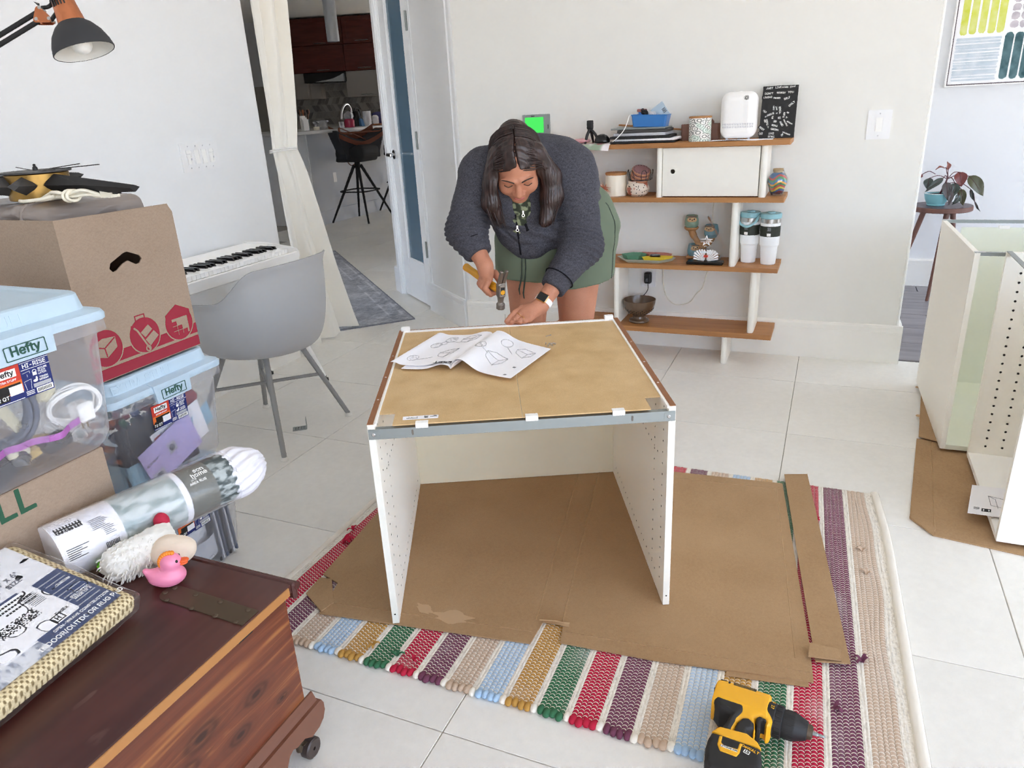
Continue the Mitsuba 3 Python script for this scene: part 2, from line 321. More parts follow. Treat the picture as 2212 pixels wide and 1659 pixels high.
# the darker floor of the room on the right
_pl = box(-0.447, 0.447, -0.147, 0.147, 0, 0.008, 0.0012)
k0 = struct('floor_right', box(-0.7, 3.4, 3.962, 5.66, -0.006, 0.0006), 'm_dark_grout')
_pp = mikit.ply(_pl, 'm_dark_tile', smooth=False)
for j in range(6):
    for i in range(5):
        scene[free('floor_right__tile')] = {**_pp, 'to_world': T().translate([-0.15+0.9*i+0.3*(j % 3)-0.3, 3.965+0.148+0.298*j, 0.0])}
struct('ceiling', box(-10.5, 3.4, -2.7, 13.5, CEIL, CEIL+0.1), 'm_ceiling')
struct('wall_left', box(XL-0.12, XL, -2.7, 3.19, 0, CEIL, 0.004), 'm_wall')
struct('wall_back', cat(box(-2.0, XE-0.012, YB, YB+0.12, 0, CEIL), cyl((XE-0.012, YB+0.012, 0), (XE-0.012, YB+0.012, CEIL), 0.012, n=16), box(XE-0.012, XE, YB+0.012, YB+0.12, 0, CEIL)), 'm_wall_warm_light')
# angled wall with the glass door
AC = np.array([-2.03, YB, 0]); AE = np.array([-3.052, 4.773, 0]); AD = (AE-AC)/np.linalg.norm(AE-AC); AN = np.array([AD[1], -AD[0], 0]); AN = AN if AN@(-AC) > 0 else -AN
AM = np.eye(4); AM[:3, 0], AM[:3, 1], AM[:3, 3] = AD, -AN, AC      # x along the wall, y into it, z up
AL = np.linalg.norm(AE-AC)
struct('wall_angled', cat([xf(m, AM) for m in (box(0.02, 0.60, 0, 0.12, 0, CEIL), box(0.60, 1.17, 0, 0.12, 2.42, CEIL), box(1.17, AL, 0, 0.12, 0, CEIL, 0.004))] +
       [cyl((-2.0, YB+0.045, 0), (-2.0, YB+0.045, CEIL), 0.045, n=24)]), 'm_wall')
struct('wall_pantry', cat(xf(box(0.3, AL+0.2, 1.2, 1.25, 0, CEIL), AM), xf(box(0.3, 0.35, 0.12, 1.2, 0, CEIL), AM), xf(box(AL-0.05, AL, 0.12, 1.2, 0, CEIL), AM)), 'm_wall')
d1 = struct('door_1', xf(cat(box(0.617, 0.715, 0.0, 0.04, 0.012, 2.40, 0.003), box(1.035, 1.150, 0.0, 0.04, 0.012, 2.40, 0.003), box(0.715, 1.035, 0.0, 0.04, 0.012, 0.30, 0.003), box(0.715, 1.035, 0.0, 0.04, 2.26, 2.40, 0.003)), AM), 'm_trim_sky_tint')
scene['m_frost'] = {'type': 'twosided', 'bsdf': {'type': 'principled', 'base_color': rgb('#5d7688'), 'roughness': 0.12, 'specular': 0.5}}
struct('pane', xf(box(0.722, 1.028, 0.016, 0.024, 0.30, 2.26), AM), 'm_frost', par=d1)
struct('glazing_bead', xf(cat(box(0.715, 0.727, 0.004, 0.018, 0.29, 2.27, 0.003), box(1.020, 1.036, 0.004, 0.018, 0.29, 2.27, 0.003), box(0.715, 1.036, 0.004, 0.018, 0.29, 0.306, 0.003)), AM), 'm_trim_sky_tint', par=d1)
for z in (0.42, 1.13, 1.83):
    struct('hinge', xf(cat(box(0.600, 0.632, -0.003, 0.0, z-0.055, z+0.055), cyl((0.616, -0.006, z-0.055), (0.616, -0.006, z+0.055), 0.007, n=10)), AM), 'm_zinc', par=d1)
struct('handle', xf(cat(cyl((1.09, 0, 1.03), (1.09, -0.012, 1.03), 0.032, n=20), cyl((1.09, -0.01, 1.03), (1.09, -0.055, 1.03), 0.011, n=12), box(1.00, 1.10, -0.068, -0.05, 1.018, 1.042, 0.006)), AM), 'm_chrome', par=d1)
struct('trim_1', xf(cat(box(1.152, 1.175, -0.006, 0.05, 0, 2.44, 0.003), box(1.168, 1.262, -0.02, 0, 0, 2.50, 0.006), box(1.185, 1.240, -0.027, -0.018, 0, 2.50, 0.004), box(0.56, 0.600, -0.004, 0.0, 0, 2.44, 0.002)), AM), 'm_trim_sky_tint')
# baseboards: a plain board with a bevelled top and a thin groove
def baseboard(L, m, name, mt='m_trim'):
    pr = sg.Polygon([(0, 0), (-0.018, 0), (-0.018, 0.158), (-0.0165, 0.1585), (-0.0165, 0.1605), (-0.018, 0.161), (-0.018, 0.183), (-0.012, 0.194), (0, 0.195)])
    g = prism(pr, L); v = g.vertices.copy(); g = tm(np.stack([v[:, 2], v[:, 0], v[:, 1]], 1), g.faces); return struct(name, xf(g, m), mt, smooth=False)
baseboard(XE+0.018+2.02, frame((-2.02, YB, 0), (1, 0, 0), (0, 1, 0)), 'baseboard_back')
baseboard(0.14, frame((XE, YB-0.018, 0), (0, 1, 0), (-1, 0, 0)), 'baseboard_end')
baseboard(5.8, frame((XL, -2.61, 0), (0, 1, 0), (-1, 0, 0)), 'baseboard_left')
baseboard(0.612, AM, 'baseboard_angled', 'm_trim_sky_tint'); baseboard(AL+0.018-1.262, AM@frame((1.262, 0, 0), (1, 0, 0), (0, 1, 0)), 'baseboard_jamb', 'm_trim_sky_tint')
# the room on the right, bright with its own window
struct('wall_right_room', cat(box(-0.75, 3.4, 5.636, 5.75, 0, CEIL), box(-0.75, -0.65, YB+0.12, 5.64, 0, CEIL)), 'm_wall')
baseboard(4.0, frame((-0.64, 5.636, 0), (1, 0, 0), (0, 1, 0)), 'baseboard_right_room')
struct('wall_right_room_window', cat(box(3.3, 3.4, YB, 4.0, 0, CEIL), box(3.3, 3.4, 4.0, 5.65, 2.6, CEIL)), 'm_wall')
struct('wall_back_right', box(2.3, 3.4, YB, YB+0.12, 0, CEIL), 'm_wall')
# walls behind the camera, with wide glazed openings standing open
struct('wall_right', cat(box(3.3, 3.4, -2.7, -2.3, 0, CEIL), box(3.3, 3.4, 1.8, YB+0.02, 0, CEIL), box(3.3, 3.4, -2.3, 1.8, 2.55, CEIL)), 'm_wall')
struct('wall_rear', cat(box(-2.9, 0.6, -2.7, -2.6, 0, CEIL), box(2.8, 3.4, -2.7, -2.6, 0, CEIL), box(0.6, 2.8, -2.7, -2.6, 2.45, CEIL)), 'm_wall')
# kitchen shell
KE = np.array([0.945, 0.326, 0])/np.linalg.norm([0.945, 0.326]); KM = frame((-8.36, 10.5, 0), KE, (-KE[1], KE[0], 0))
struct('wall_kitchen', xf(box(-2.0, 5.0, 0.36, 0.46, 0, CEIL), KM), 'm_wall')
struct('wall_kitchen_left', box(-10.4, -10.3, 2.0, 12.0, 0, CEIL), 'm_charcoal')  # unseen wall, given a dark colour to cut bounce light in the kitchen
struct('wall_kitchen_near', cat(box(-10.4, -4.5, 2.0, 2.1, 0, CEIL), box(-3.3, -2.78, 2.0, 2.1, 0, CEIL), box(-4.5, -3.3, 2.0, 2.1, 2.5, CEIL), box(-4.5, -3.3, 2.0, 2.1, 0, 0.05)), 'm_wall')
struct('wall_hall_right', cat(box(AE[0], AE[0]+0.05, 5.9, 12.4, 0, CEIL), xf(box(AL-0.05, AL, 0.12, 1.25, 0, CEIL), AM)), 'm_wall')
# ------------------------------------------------------------------ striped rug, cardboard, cabinet being built, drill
def rug_uvmap(x, y): return 1+0.024*(1.9-y)
STR0, PIT = -1.372, 0.0772
def rag_col(p, n, uv):
    x, y = uv[0], uv[1]
    s = (x-STR0)/PIT; i = dr.floor(s); f = s-i; k = i-6*dr.floor(i/6)
    jit = 0.10*(noise(x*0+i*3.1, y*26)-0.5)
    cols = ['#b32e45', '#74465a', '#c2ab97', '#a9c2da', '#b98d4c', '#3b6a4c']
    c = C3(cols[5])
    for q in range(5): c = dr.select((k > q-0.5) & (k < q+0.5), C3(cols[q]), c)
    fade = fbm(x*9, y*5, i, 3)
    c = mix(c, c*0.45+mi.Color3f(0.45), smoothstep(0.55, 0.95, fade)*0.55)
    cord = f/0.8*5; cf = cord-dr.floor(cord); band = f > 0.80
    c = mix(c, c*0.45, (smoothstep(0.16, 0.0, cf)+smoothstep(0.84, 1.0, cf))*0.6)
    ph = y/0.0105+0.5*(dr.floor(cord)-2*dr.floor(dr.floor(cord)/2)); arc = ph+0.32*(2*cf-1)*(2*cf-1)+jit; af = arc-dr.floor(arc)
    warp = smoothstep(0.30, 0.22, af)
    white = mix(C3('#d8d0c2'), C3('#ebe6dc'), noise(x*300, y*300))
    c = mix(c, white, warp*0.8)
    wc = mix(white, white*0.8, smoothstep(0.6, 0.9, noise(x*420, y*90)))
    edge = (x < STR0) | (x > STR0+21*PIT)
    return dr.select(edge | band, wc, c)
M('m_rag', proc(rag_col), 0.95, specular=0.05)
def make_rag():
    nx, ny = 760, 300
    u, v = np.meshgrid(np.linspace(-1.402, 0.272, nx), np.linspace(1.188, 2.478, ny), indexing='ij')
    s = (u-STR0)/PIT; f = s-np.floor(s); cord = np.where(f < 0.8, f/0.8*5, (f-0.8)/0.2*2); cf = cord-np.floor(cord)
    inside = (s > 0) & (s < 21)
    hgt = 0.0045+0.0028*np.sqrt(np.maximum(0, 1-(2*cf-1)**2))*(0.75+0.25*np.cos(2*np.pi*(v/0.0105+0.5*(np.floor(cord) % 2)))*np.where(f < 0.8, 1, 0.5))
    hgt = np.where(inside, hgt, 0.005+0.0008*np.sin(u*900)*np.sin(v*900))
    P = np.stack([(u+1.4)*rug_uvmap(u, v)-1.4, v, hgt], -1); idx = np.arange(nx*ny).reshape(nx, ny)
    wob = 0.004*np.sin(v*7)+0.003*np.sin(v*17+1); P[..., 0] += wob*(u > 0.2)
    P[0, :, 2] = P[-1, :, 2] = P[:, 0, 2] = P[:, -1, 2] = 0.0006
    q = np.stack([idx[:-1, :-1], idx[1:, :-1], idx[1:, 1:], idx[:-1, 1:]], -1).reshape(-1, 4)
    return tm(P.reshape(-1, 3), np.vstack([q[:, [0, 1, 2]], q[:, [0, 2, 3]]])), np.stack([u, v], -1).reshape(-1, 2)
rug = thing('striped_rug', 'striped rag rug in red, purple, tan, blue, gold and green under the flattened cardboard', 'rug')
_m, _uv = make_rag(); part(rug, 'weave', _m, 'm_rag', smooth=True, uv=_uv)
YARN = {}
for nm, c in (('red', '#b22a40'), ('purple', '#6d4053'), ('tan', '#bda691'), ('blue', '#a3bed8'), ('gold', '#b58a48'), ('green', '#3c6b4d'), ('white', '#e4ded2')):
    M('m_yarn_'+nm, c, 0.9, specular=0.1); YARN[nm] = None
_seq = ['red', 'purple', 'tan', 'blue', 'gold', 'green']; _rnd = random.Random(4)
_blob = lathe([(0, -0.012), (0.006, -0.010), (0.0088, -0.003), (0.0090, 0.004), (0.006, 0.011), (0, 0.0125)], 10, frame((0, 0, 0), (1, 0, 0), (0, 0, -1)))
for i in range(21):
    for q in range(5):
        nm = _seq[i % 6] if q < 4 else 'white'; x = STR0+(i+(0.1+0.2*q))*PIT; x = (x+1.4)*rug_uvmap(x, 1.19)-1.4
        if YARN[nm] is None: YARN[nm] = mikit.ply(_blob, 'm_yarn_'+nm, smooth=True)
        scene[free(rug+'__yarn_loop')] = {**YARN[nm], 'to_world': T().translate([x+_rnd.uniform(-.001, .001), 1.187+_rnd.uniform(-.004, .003), 0.008]) @ T().rotate([0, 0, 1], _rnd.uniform(-14, 14)) @ T().scale([_rnd.uniform(.9, 1.1), 1, 0.85])}
part(rug, 'selvedge', tube(bend([(-1.405, 1.2, 0.006), (-1.403, 1.6, 0.006), (-1.41, 2.0, 0.006), (-1.40, 2.47, 0.006)], 30), 0.011, 8, flat=0.5), 'm_yarn_white', smooth=True)
part(rug, 'selvedge', tube(bend([(0.296, 1.2, 0.006), (0.285, 1.5, 0.006), (0.273, 1.9, 0.006), (0.262, 2.2, 0.006), (0.238, 2.48, 0.006)], 30), 0.013, 8, flat=0.5), 'm_yarn_white', smooth=True)
_r = random.Random(8)
def tuft(x, y, mt, s=1.0):
    fs = []
    for q in range(4):
        a = _r.uniform(0, 6.28); L = s*_r.uniform(.012, .022); c, d = math.cos(a), math.sin(a); wdt = 0.004*s
        fs.append(grid(lambda u, v: np.stack([x+c*L*u-d*wdt*(v-.5)*2*(1-.4*u), y+d*L*u+c*wdt*(v-.5)*2*(1-.4*u), 0.007+s*0.010*np.sin(u*2.6)+0*v], -1), 6, 3, 0.0008))
    part(rug, 'tuft', cat(fs), mt, smooth=40)
for x, y, mt, s in ((-1.352, 1.62, 'm_yarn_red', 1.9), (0.180, 1.60, 'm_yarn_purple', 1.2), (0.20, 1.98, 'm_yarn_tan', 1), (0.19, 2.10, 'm_yarn_tan', 1), (0.12, 1.42, 'm_yarn_purple', 1.1), (0.06, 2.24, 'm_yarn_red', .8), (-0.99, 1.24, 'm_yarn_gold', 1.0), (-0.91, 1.23, 'm_yarn_green', 1.0), (-0.86, 1.23, 'm_yarn_red', .9), (-1.37, 1.70, 'm_yarn_red', 1.0), (0.2, 1.25, 'm_yarn_tan', 1.0), (0.02, 1.175, 'm_yarn_green', 1.6)):
    tuft(x, y, mt, s)

# flattened carton under the cabinet
CB = [(-1.202, 1.295), (-0.602, 1.381), (-0.600, 1.470), (-0.545, 1.478), (-0.530, 1.410), (-0.30, 1.428), (0.074, 1.484), (0.060, 1.62), (-0.059, 2.444), (-0.430, 2.416), (-0.652, 2.40), (-1.05, 2.30), (-1.36, 2.05), (-1.343, 1.805), (-1.305, 1.45), (-1.235, 1.428)]
ctn = thing('flattened_carton', 'flattened brown cardboard carton lying on the striped rug under the white cabinet', 'cardboard')
part(ctn, 'sheet', prism(CB, 0.0040, 0.0095), 'm_card', smooth=False)
part(ctn, 'flap', xf(box(0, 0.078, 0, 0.965, 0, 0.004), frame((0.076, 1.552, 0.0140), (0.985, 0.137, 0.10), (-0.138, 0.990, 0.0))), 'm_card', smooth=False)
part(ctn, 'flap', prism([(0.058, 1.55), (0.132, 1.562), (0.130, 1.60), (0.060, 1.60)], 0.004, 0.0260), 'm_card', smooth=False)
part(ctn, 'flap', xf(box(-0.012, 0.095, 0.0, 0.40, 0, 0.004), frame((-1.215, 1.44, 0.0125), (0.96, 0.2, 0), (-0.3, 0.95, 0.02)))if False else prism([(-1.292, 1.352), (-1.20, 1.30), (-1.19, 1.345), (-1.262, 1.435), (-1.30, 1.43)], 0.0035, 0.0137), 'm_card', smooth=False)
part(ctn, 'lower_layer', prism([(-0.12, 1.438), (0.065, 1.466), (0.06, 1.51), (-0.12, 1.50)], 0.0005, 0.0092), 'm_card', smooth=False)
for a, b in (((-1.19, 1.345), (-0.61, 1.425)), ((-0.53, 1.452), (0.066, 1.512)), ((-0.55, 1.48), (-0.70, 2.33)), ((-0.62, 1.47), (-0.78, 2.36)), ((0.03, 1.55), (-0.075, 2.40)), ((-0.43, 2.37), (-0.06, 2.40))):
    a, b = np.array(a), np.array(b); d = (b-a)/np.linalg.norm(b-a); part(ctn, 'crease', tube([(*a, 0.0134), (*b, 0.0134)], 0.0016, 6, flat=0.35), 'm_card', smooth=True)
for x, y, w, h, an in ((-0.84, 1.405, .10, .05, 8), (-0.93, 1.41, .06, .03, -20)):
    part(ctn, 'torn_liner', xf(prism(sg.Polygon([(w*(.5+.08*math.sin(7*t))*math.cos(t)*(1+.15*math.sin(5*t)), h*.5*math.sin(t)*(1+.2*math.cos(4*t))) for t in np.linspace(0, 6.28, 24)[:-1]]), 0.0005), rz(an, (x, y, 0.0136))), 'm_card_edge', smooth=False)
part(ctn, 'torn_tab', grid(lambda u, v: np.stack([-0.602+0.075*u, 1.470-0.02*v+0.03*u*v, 0.0145+0.018*np.sin(1.4*v)*(1-.5*u)], -1), 8, 8, 0.003), 'm_card', smooth=40)

# ---- the white cabinet lying on its front: back panel up
CA = 0.445; CO = np.array([-0.981, 1.325, 0.0145]); CM = rz(math.degrees(CA), CO); CW, CD, CH = 0.756, 0.796, 0.5915
cab = thing('cabinet_frame', 'white kitchen cabinet carcass standing on cardboard with its brown fibreboard back facing up', 'cabinet')
for x0, x1, e0, e1 in ((0, 0.018, 0, 0.0145), (CW-0.018, CW, CW-0.0145, CW)):
    sp = part(cab, 'side_panel', box(x0, x1, 0, CD, 0, CH-0.001, 0.0008), 'm_melamine', m=CM, smooth=False)
    part(sp, 'edge_strip', box(e0, e1, 0.001, CD, CH-0.0012, CH+0.0004), 'm_brown_edge', m=CM, smooth=False)
    xin = x1 if x0 == 0 else x0; sg_ = 1 if x0 == 0 else -1
    hs = []
    for yy in (0.045, 0.135):
        for i in range(17): hs.append(cyl((xin-0.001*sg_, yy+0.0*i+0.0, 0.06+0.032*i), (xin+0.0004*sg_, yy, 0.06+0.032*i), 0.0026, n=8))
    for i in range(18): hs.append(cyl((xin-0.001*sg_, 0.10+0.036*i, 0.05), (xin+0.0004*sg_, 0.10+0.036*i, 0.05), 0.0026, n=8)); hs.append(cyl((xin-0.001*sg_, 0.10+0.036*i, 0.42), (xin+0.0004*sg_, 0.10+0.036*i, 0.42), 0.0026, n=8))
    part(sp, 'drill_holes', cat(hs), 'm_hole', m=CM, kind='stuff')
    part(sp, 'screw_hole', cyl(((x0+x1)/2, -0.0004, 0.03), ((x0+x1)/2, 0.001, 0.03), 0.0022, n=10), 'm_hole', m=CM)
    for yy in (0.16, 0.33, 0.52): part(sp, 'screw_hole', cyl(((e0+e1)/2, yy, CH), ((e0+e1)/2, yy, CH+0.0008), 0.0028, n=10), 'm_white', m=CM)
bp = part(cab, 'bottom_panel', box(0.018, CW-0.018, CD-0.018, CD, 0, CH-0.001, 0.0006), 'm_melamine_in', m=CM, smooth=False)
part(bp, 'edge_strip', box(0.018, CW-0.018, CD-0.006, CD, CH-0.0012, CH+0.0004), 'm_brown_edge', m=CM, smooth=False)
part(bp, 'lip', box(0.016, CW-0.016, CD-0.020, CD-0.006, CH-0.006, CH+0.0002), 'm_white', m=CM, smooth=False)
for x in (0.0185, CW-0.0215): part(cab, 'lip', box(x-0.0005 if x < .1 else x, x+0.003 if x < .1 else x+0.0035, 0.0, CD-0.02, CH-0.006, CH+0.0003), 'm_white', m=CM, smooth=False)
zh = CH-0.0065
part(cab, 'back_panel', cat(prism([(0.062, -0.002), (0.378, -0.002), (0.378, CD-0.018), (0.0215, CD-0.018), (0.0215, 0.072), (0.062, 0.072)], 0.003, zh), prism([(0.3795, -0.002), (0.694, -0.002), (0.694, 0.074), (0.7345, 0.074), (0.7345, CD-0.018), (0.3795, CD-0.018)], 0.003, zh)), 'm_hdf', m=CM, smooth=False, label='brown fibreboard back panel with a fold down the middle')
rl = part(cab, 'rail', cat(box(0.0015, CW-0.0015, -0.0018, -0.0003, CH-0.040, CH-0.013, 0.0004), box(0.02, CW-0.02, -0.0018, 0.014, CH-0.0145, CH-0.013)), 'm_zinc', m=CM, smooth=False, label='galvanised steel rail')
for x in (0.016, CW-0.016):
    part(rl, 'bracket', prism(sg.Polygon(rcorners(0.026, 0.022, 0.004, c=(x, 0))), 0.0012, 0.0, frame((0, -0.0018, CH-0.0265), (1, 0, 0), (0, 0, 1))), 'm_zinc', m=CM, smooth=False)
    part(rl, 'screw', lathe([(0.0045, 0), (0.0045, 0.0012), (0.003, 0.0022), (0, 0.0022)], 14, frame((x-0.002, -0.003, CH-0.0265), (1, 0, 0), (0, 0, 1))), 'm_steel', m=CM)
for x in (0.109, 0.648): part(rl, 'slot', prism(sg.Polygon(rcorners(0.005, 0.014, 0.0022, c=(x, 0))), 0.0004, 0.0, frame((0, -0.0018, CH-0.026), (1, 0, 0), (0, 0, 1))), 'm_slot', m=CM)
for x in (0.133, 0.401, 0.614):
    part(cab, 'clip', cat(box(x-0.0155, x+0.0155, -0.006, 0.012, CH-0.004, CH-0.0015, 0.001), box(x-0.0155, x+0.0155, -0.006, -0.002, CH-0.015, CH-0.002, 0.001)), 'm_white', m=CM, smooth=False)
for x in (0.020, 0.722):
    part(cab, 'hanging_clip', cat(box(x-0.013, x+0.017, CD-0.016, CD+0.002, CH-0.002, CH+0.004, 0.001), box(x-0.013, x+0.017, CD-0.016, CD-0.012, CH+0.003, CH+0.013, 0.001), box(x-0.013, x+0.017, CD-0.002, CD+0.002, CH+0.003, CH+0.013, 0.001), box(x-0.013, x-0.009, CD-0.014, CD, CH+0.003, CH+0.012), box(x+0.0, x+0.004, CD-0.014, CD, CH+0.003, CH+0.012), box(x+0.013, x+0.017, CD-0.014, CD, CH+0.003, CH+0.012)), 'm_white', m=CM, smooth=False)
zs = zh+0.003
st = part(cab, 'sticker', prism(sg.Polygon(rcorners(0.088, 0.021, 0.003, c=(0.128, 0.034))), 0.0003, zs), 'm_paper', m=CM, smooth=False)
_r = random.Random(3)
part(st, 'print', cat([box(0.094+i*0.0035, 0.0955+i*0.0035, 0.028, 0.028+_r.uniform(.006, .012), zs+.0003, zs+.0005) for i in range(8)]+[box(0.137+0.0016*i, 0.1383+0.0016*i, 0.029, 0.040, zs+.0003, zs+.0005) for i in range(6)]+[box(0.152, 0.168, 0.034, 0.037, zs+.0003, zs+.0005), box(0.160, 0.168, 0.039, 0.042, zs+.0003, zs+.0005)]), 'm_ink', m=CM, smooth=False)
# booklet, open on the back panel
BL, BS, BR = [(0.013, 0.413), (0.140, 0.700)], [(0.197, 0.378), (0.325, 0.660)], [(0.360, 0.229), (0.494, 0.480)]
def page(u, v, lift=0.0):
    u, v = np.asarray(u, float), np.asarray(v, float)
    lf = u < 0.5; t = np.where(lf, u*2, u*2-1)[..., None]; w = v[..., None]
    a = np.where(lf[..., None], np.array(BL[0])*(1-w)+np.array(BL[1])*w, np.array(BS[0])*(1-w)+np.array(BS[1])*w)
    b = np.where(lf[..., None], np.array(BS[0])*(1-w)+np.array(BS[1])*w, np.array(BR[0])*(1-w)+np.array(BR[1])*w)
    xy = a+(b-a)*t; t = t[..., 0]
    z = np.where(lf, 0.005+0.016*np.exp(-((t-0.86)/0.20)**2)*(1-.2*v), 0.006+0.026*np.exp(-((t-0.14)/0.22)**2)*(1.0-.25*v))
    z = z-0.010*np.exp(-((u-0.5)/0.012)**2)+0.006*np.where(lf, (1-t)**3, t**3)*(1-v)
    return np.stack([xy[..., 0], xy[..., 1], zs+z+lift+0.0035+0.008*np.exp(-((u-0.02)/0.05)**2)], -1)
bk = thing('assembly_booklet', 'open white assembly instruction booklet with line drawings lying on the cabinet back', 'booklet')
part(bk, 'page', grid(lambda u, v: page(u*0.499, v), 40, 14, 0.0006), 'm_paper', m=CM, smooth=50)
part(bk, 'page', grid(lambda u, v: page(0.501+u*0.499, v), 40, 14, 0.0006), 'm_paper', m=CM, smooth=50)
part(bk, 'page', grid(lambda u, v: page(0.10+u*0.44, v-0.03+0.03*v)*[1, 1, 1]-np.array([0, 0.012, 0.0035]), 30, 10, 0.0005), 'm_paper', m=CM, smooth=50)
def pl(uv, r=0.00055, n=6):
    uv = np.array(uv, float); q = [];
    for a, b in zip(uv[:-1], uv[1:]): q += [a+(b-a)*t for t in np.linspace(0, 1, n, endpoint=False)]
    q.append(uv[-1]); q = np.array(q); return tube(page(q[:, 0], q[:, 1], 0.0004), r, 4)
def crate(cx, cy, s, k=1):
    A = np.array([(-1, .35), (-.35, .75), (1, .45), (.45, -.1), (-1, .35), (-.8, -.25), (.35, -.95), (.45, -.1), (.35, -.95), (.95, -.35), (1, .45)])*[s*0.5, s]; return pl(A+[cx, cy])
def circ(cx, cy, r): a = np.linspace(0, 6.283, 15); return pl(np.stack([cx+r*.5*np.cos(a), cy+r*np.sin(a)], 1), n=2)
dr_ = [crate(.73, .38, .17), crate(.87, .70, .15), crate(.36, .78, .16), crate(.33, .33, .16), circ(.19, .82, .09), circ(.13, .62, .08), circ(.10, .20, .075), circ(.69, .80, .09), circ(.56, .50, .085), circ(.17, .70, .05),
       pl([(.22, .75), (.30, .72)]), pl([(.72, .72), (.80, .60)]), pl([(.60, .44), (.66, .40)]), pl([(.14, .16), (.24, .25)])]
_r = random.Random(5)
for cx, cy in ((.19, .82), (.13, .62), (.10, .20), (.56, .50)):
    for q in range(7): x, y = cx+_r.uniform(-.025, .02), cy+_r.uniform(-.05, .05); dr_.append(pl([(x, y), (x+.012, y+_r.uniform(-.02, .02))], n=2))
part(bk, 'print', cat(dr_), 'm_ink_soft', m=CM, kind='stuff')
for s, (u, v) in (('12', (.93, .28)), ('11', (.93, .06))):
    p = page(u, v, 0.0006); e1 = page(u-.02, v)-page(u, v); part(bk, 'page_number', text(s, 0.006, m=frame(p, e1, page(u, v-.02)-page(u, v))), 'm_ink', m=CM)
p = page(.44, .045, -.0042)-np.array([0, .012, 0]); part(bk, 'title', text('EKET', 0.016, m=frame(p+[-.012, -.004, .002], page(.40, .04)-page(.46, .04), (0.05, -.1, 0))), 'm_ink', m=CM)
# loose nails on the back panel
_r = random.Random(11)
for i, (x, y) in enumerate([(0.484, 0.553), (0.497, 0.545), (0.508, 0.556), (0.490, 0.530), (0.503, 0.538), (0.512, 0.548), (0.500, 0.638)]):
    a = _r.uniform(0, 3.14); c, s_ = math.cos(a)*.010, math.sin(a)*.010; p0, p1 = (x-c, y-s_, zs+0.0024), (x+c, y+s_, zs+0.0024)
    obj('nail', cat(cyl(p0, p1, 0.0009, n=8), cyl(p1, np.array(p1)+[c*.12, s_*.12, 0], 0.0022, n=8)), 'm_steel', 'small steel nail in the loose handful lying on the fibreboard panel' if i < 6 else 'single pale nail lying apart, nearest the far edge of the panel', 'nail', group='nails on the fibreboard' if i < 6 else None, m=CM)

# ---- yellow and black drill lying on the rug
DM = rz(-6.02, (-0.012, 1.293, 0.0125)); zc = 0.042
D_house = [[-0.1202, 0.0184], [-0.1133, 0.033], [-0.0967, 0.0389], [-0.0068, 0.0399], [-0.0053, -0.0088], [0.005, -0.0119], [0.01, -0.0275], [0.0082, -0.0432], [0.0011, -0.0487], [-0.0048, -0.0328], [-0.0147, -0.0317], [-0.0224, -0.0415], [-0.0165, -0.0701], [-0.0198, -0.0736], [-0.0254, -0.0569], [-0.0388, -0.0496], [-0.0463, -0.0533], [-0.054, -0.069], [-0.0558, -0.0972], [-0.0611, -0.098], [-0.0769, -0.0902], [-0.0691, -0.0464], [-0.0954, -0.0387], [-0.1115, -0.0212]]
D_rear = [[-0.1226, 0.0132], [-0.1126, -0.0308], [-0.0961, -0.0468], [-0.0707, -0.0507], [-0.0763, -0.0796], [-0.0806, -0.0994], [-0.0611, -0.099], [-0.056, -0.0601], [-0.0479, -0.04], [-0.0441, -0.0217], [-0.0491, 0.001], [-0.0566, 0.0058], [-0.1064, 0.0052]]
D_trig = [[-0.0218, -0.0412], [-0.0159, -0.0323], [-0.0016, -0.0352], [0.0011, -0.0418], [-0.0087, -0.0407], [-0.0098, -0.0492], [-0.0067, -0.0681], [-0.0152, -0.0694]]
D_front = [[-0.0459, -0.0521], [-0.035, -0.0477], [-0.0235, -0.056], [-0.0209, -0.0684], [-0.0313, -0.0774], [-0.0321, -0.0988], [-0.0554, -0.099], [-0.0527, -0.0684]]
D_cap = [[-0.0878, -0.1083], [-0.0825, -0.1000], [-0.0578, -0.0970], [-0.0288, -0.0935], [-0.005, -0.106], [0.0049, -0.1193], [-0.0157, -0.1206], [-0.0636, -0.124], [-0.0867, -0.1203], [-0.0941, -0.1191]]
D_batt = [[-0.0937, -0.120], [-0.0651, -0.1181], [-0.0162, -0.1182], [0.0042, -0.1198], [0.012, -0.1482], [0.0143, -0.1691], [-0.002, -0.205], [-0.0765, -0.2145], [-0.0882, -0.1982], [-0.0956, -0.1657], [-0.0967, -0.1385]]
D_latch = [[-0.0765, -0.1284], [-0.0708, -0.1265], [-0.0693, -0.1435], [-0.0628, -0.1476], [-0.0365, -0.1454], [-0.0362, -0.1289], [-0.0312, -0.1273], [-0.0307, -0.1532], [-0.0347, -0.1645], [-0.0668, -0.1641], [-0.0757, -0.1503]]
M('m_drill_yellow', '#e6a820', 0.42, specular=0.5); M('m_drill_black', '#1d1c1d', 0.6)
dl = thing('cordless_drill', 'yellow and black cordless drill lying on its side on the striped rug', 'drill')
def inset(P, k): return list(sg.Polygon(P).buffer(k, join_style=1).exterior.coords)[:-1]
def ext(P, z0, z1, r, h=0.0016, extra=None):
    P = np.array(P); lo, hi = np.append(P.min(0)-.006, z0-.006), np.append(P.max(0)+.006, z1+.006)
    f = (lambda p: d_ext(p, P, z0, z1, r)) if extra is None else (lambda p: extra(p, d_ext(p, P, z0, z1, r)))
    return sdf_mesh(f, lo, hi, h)
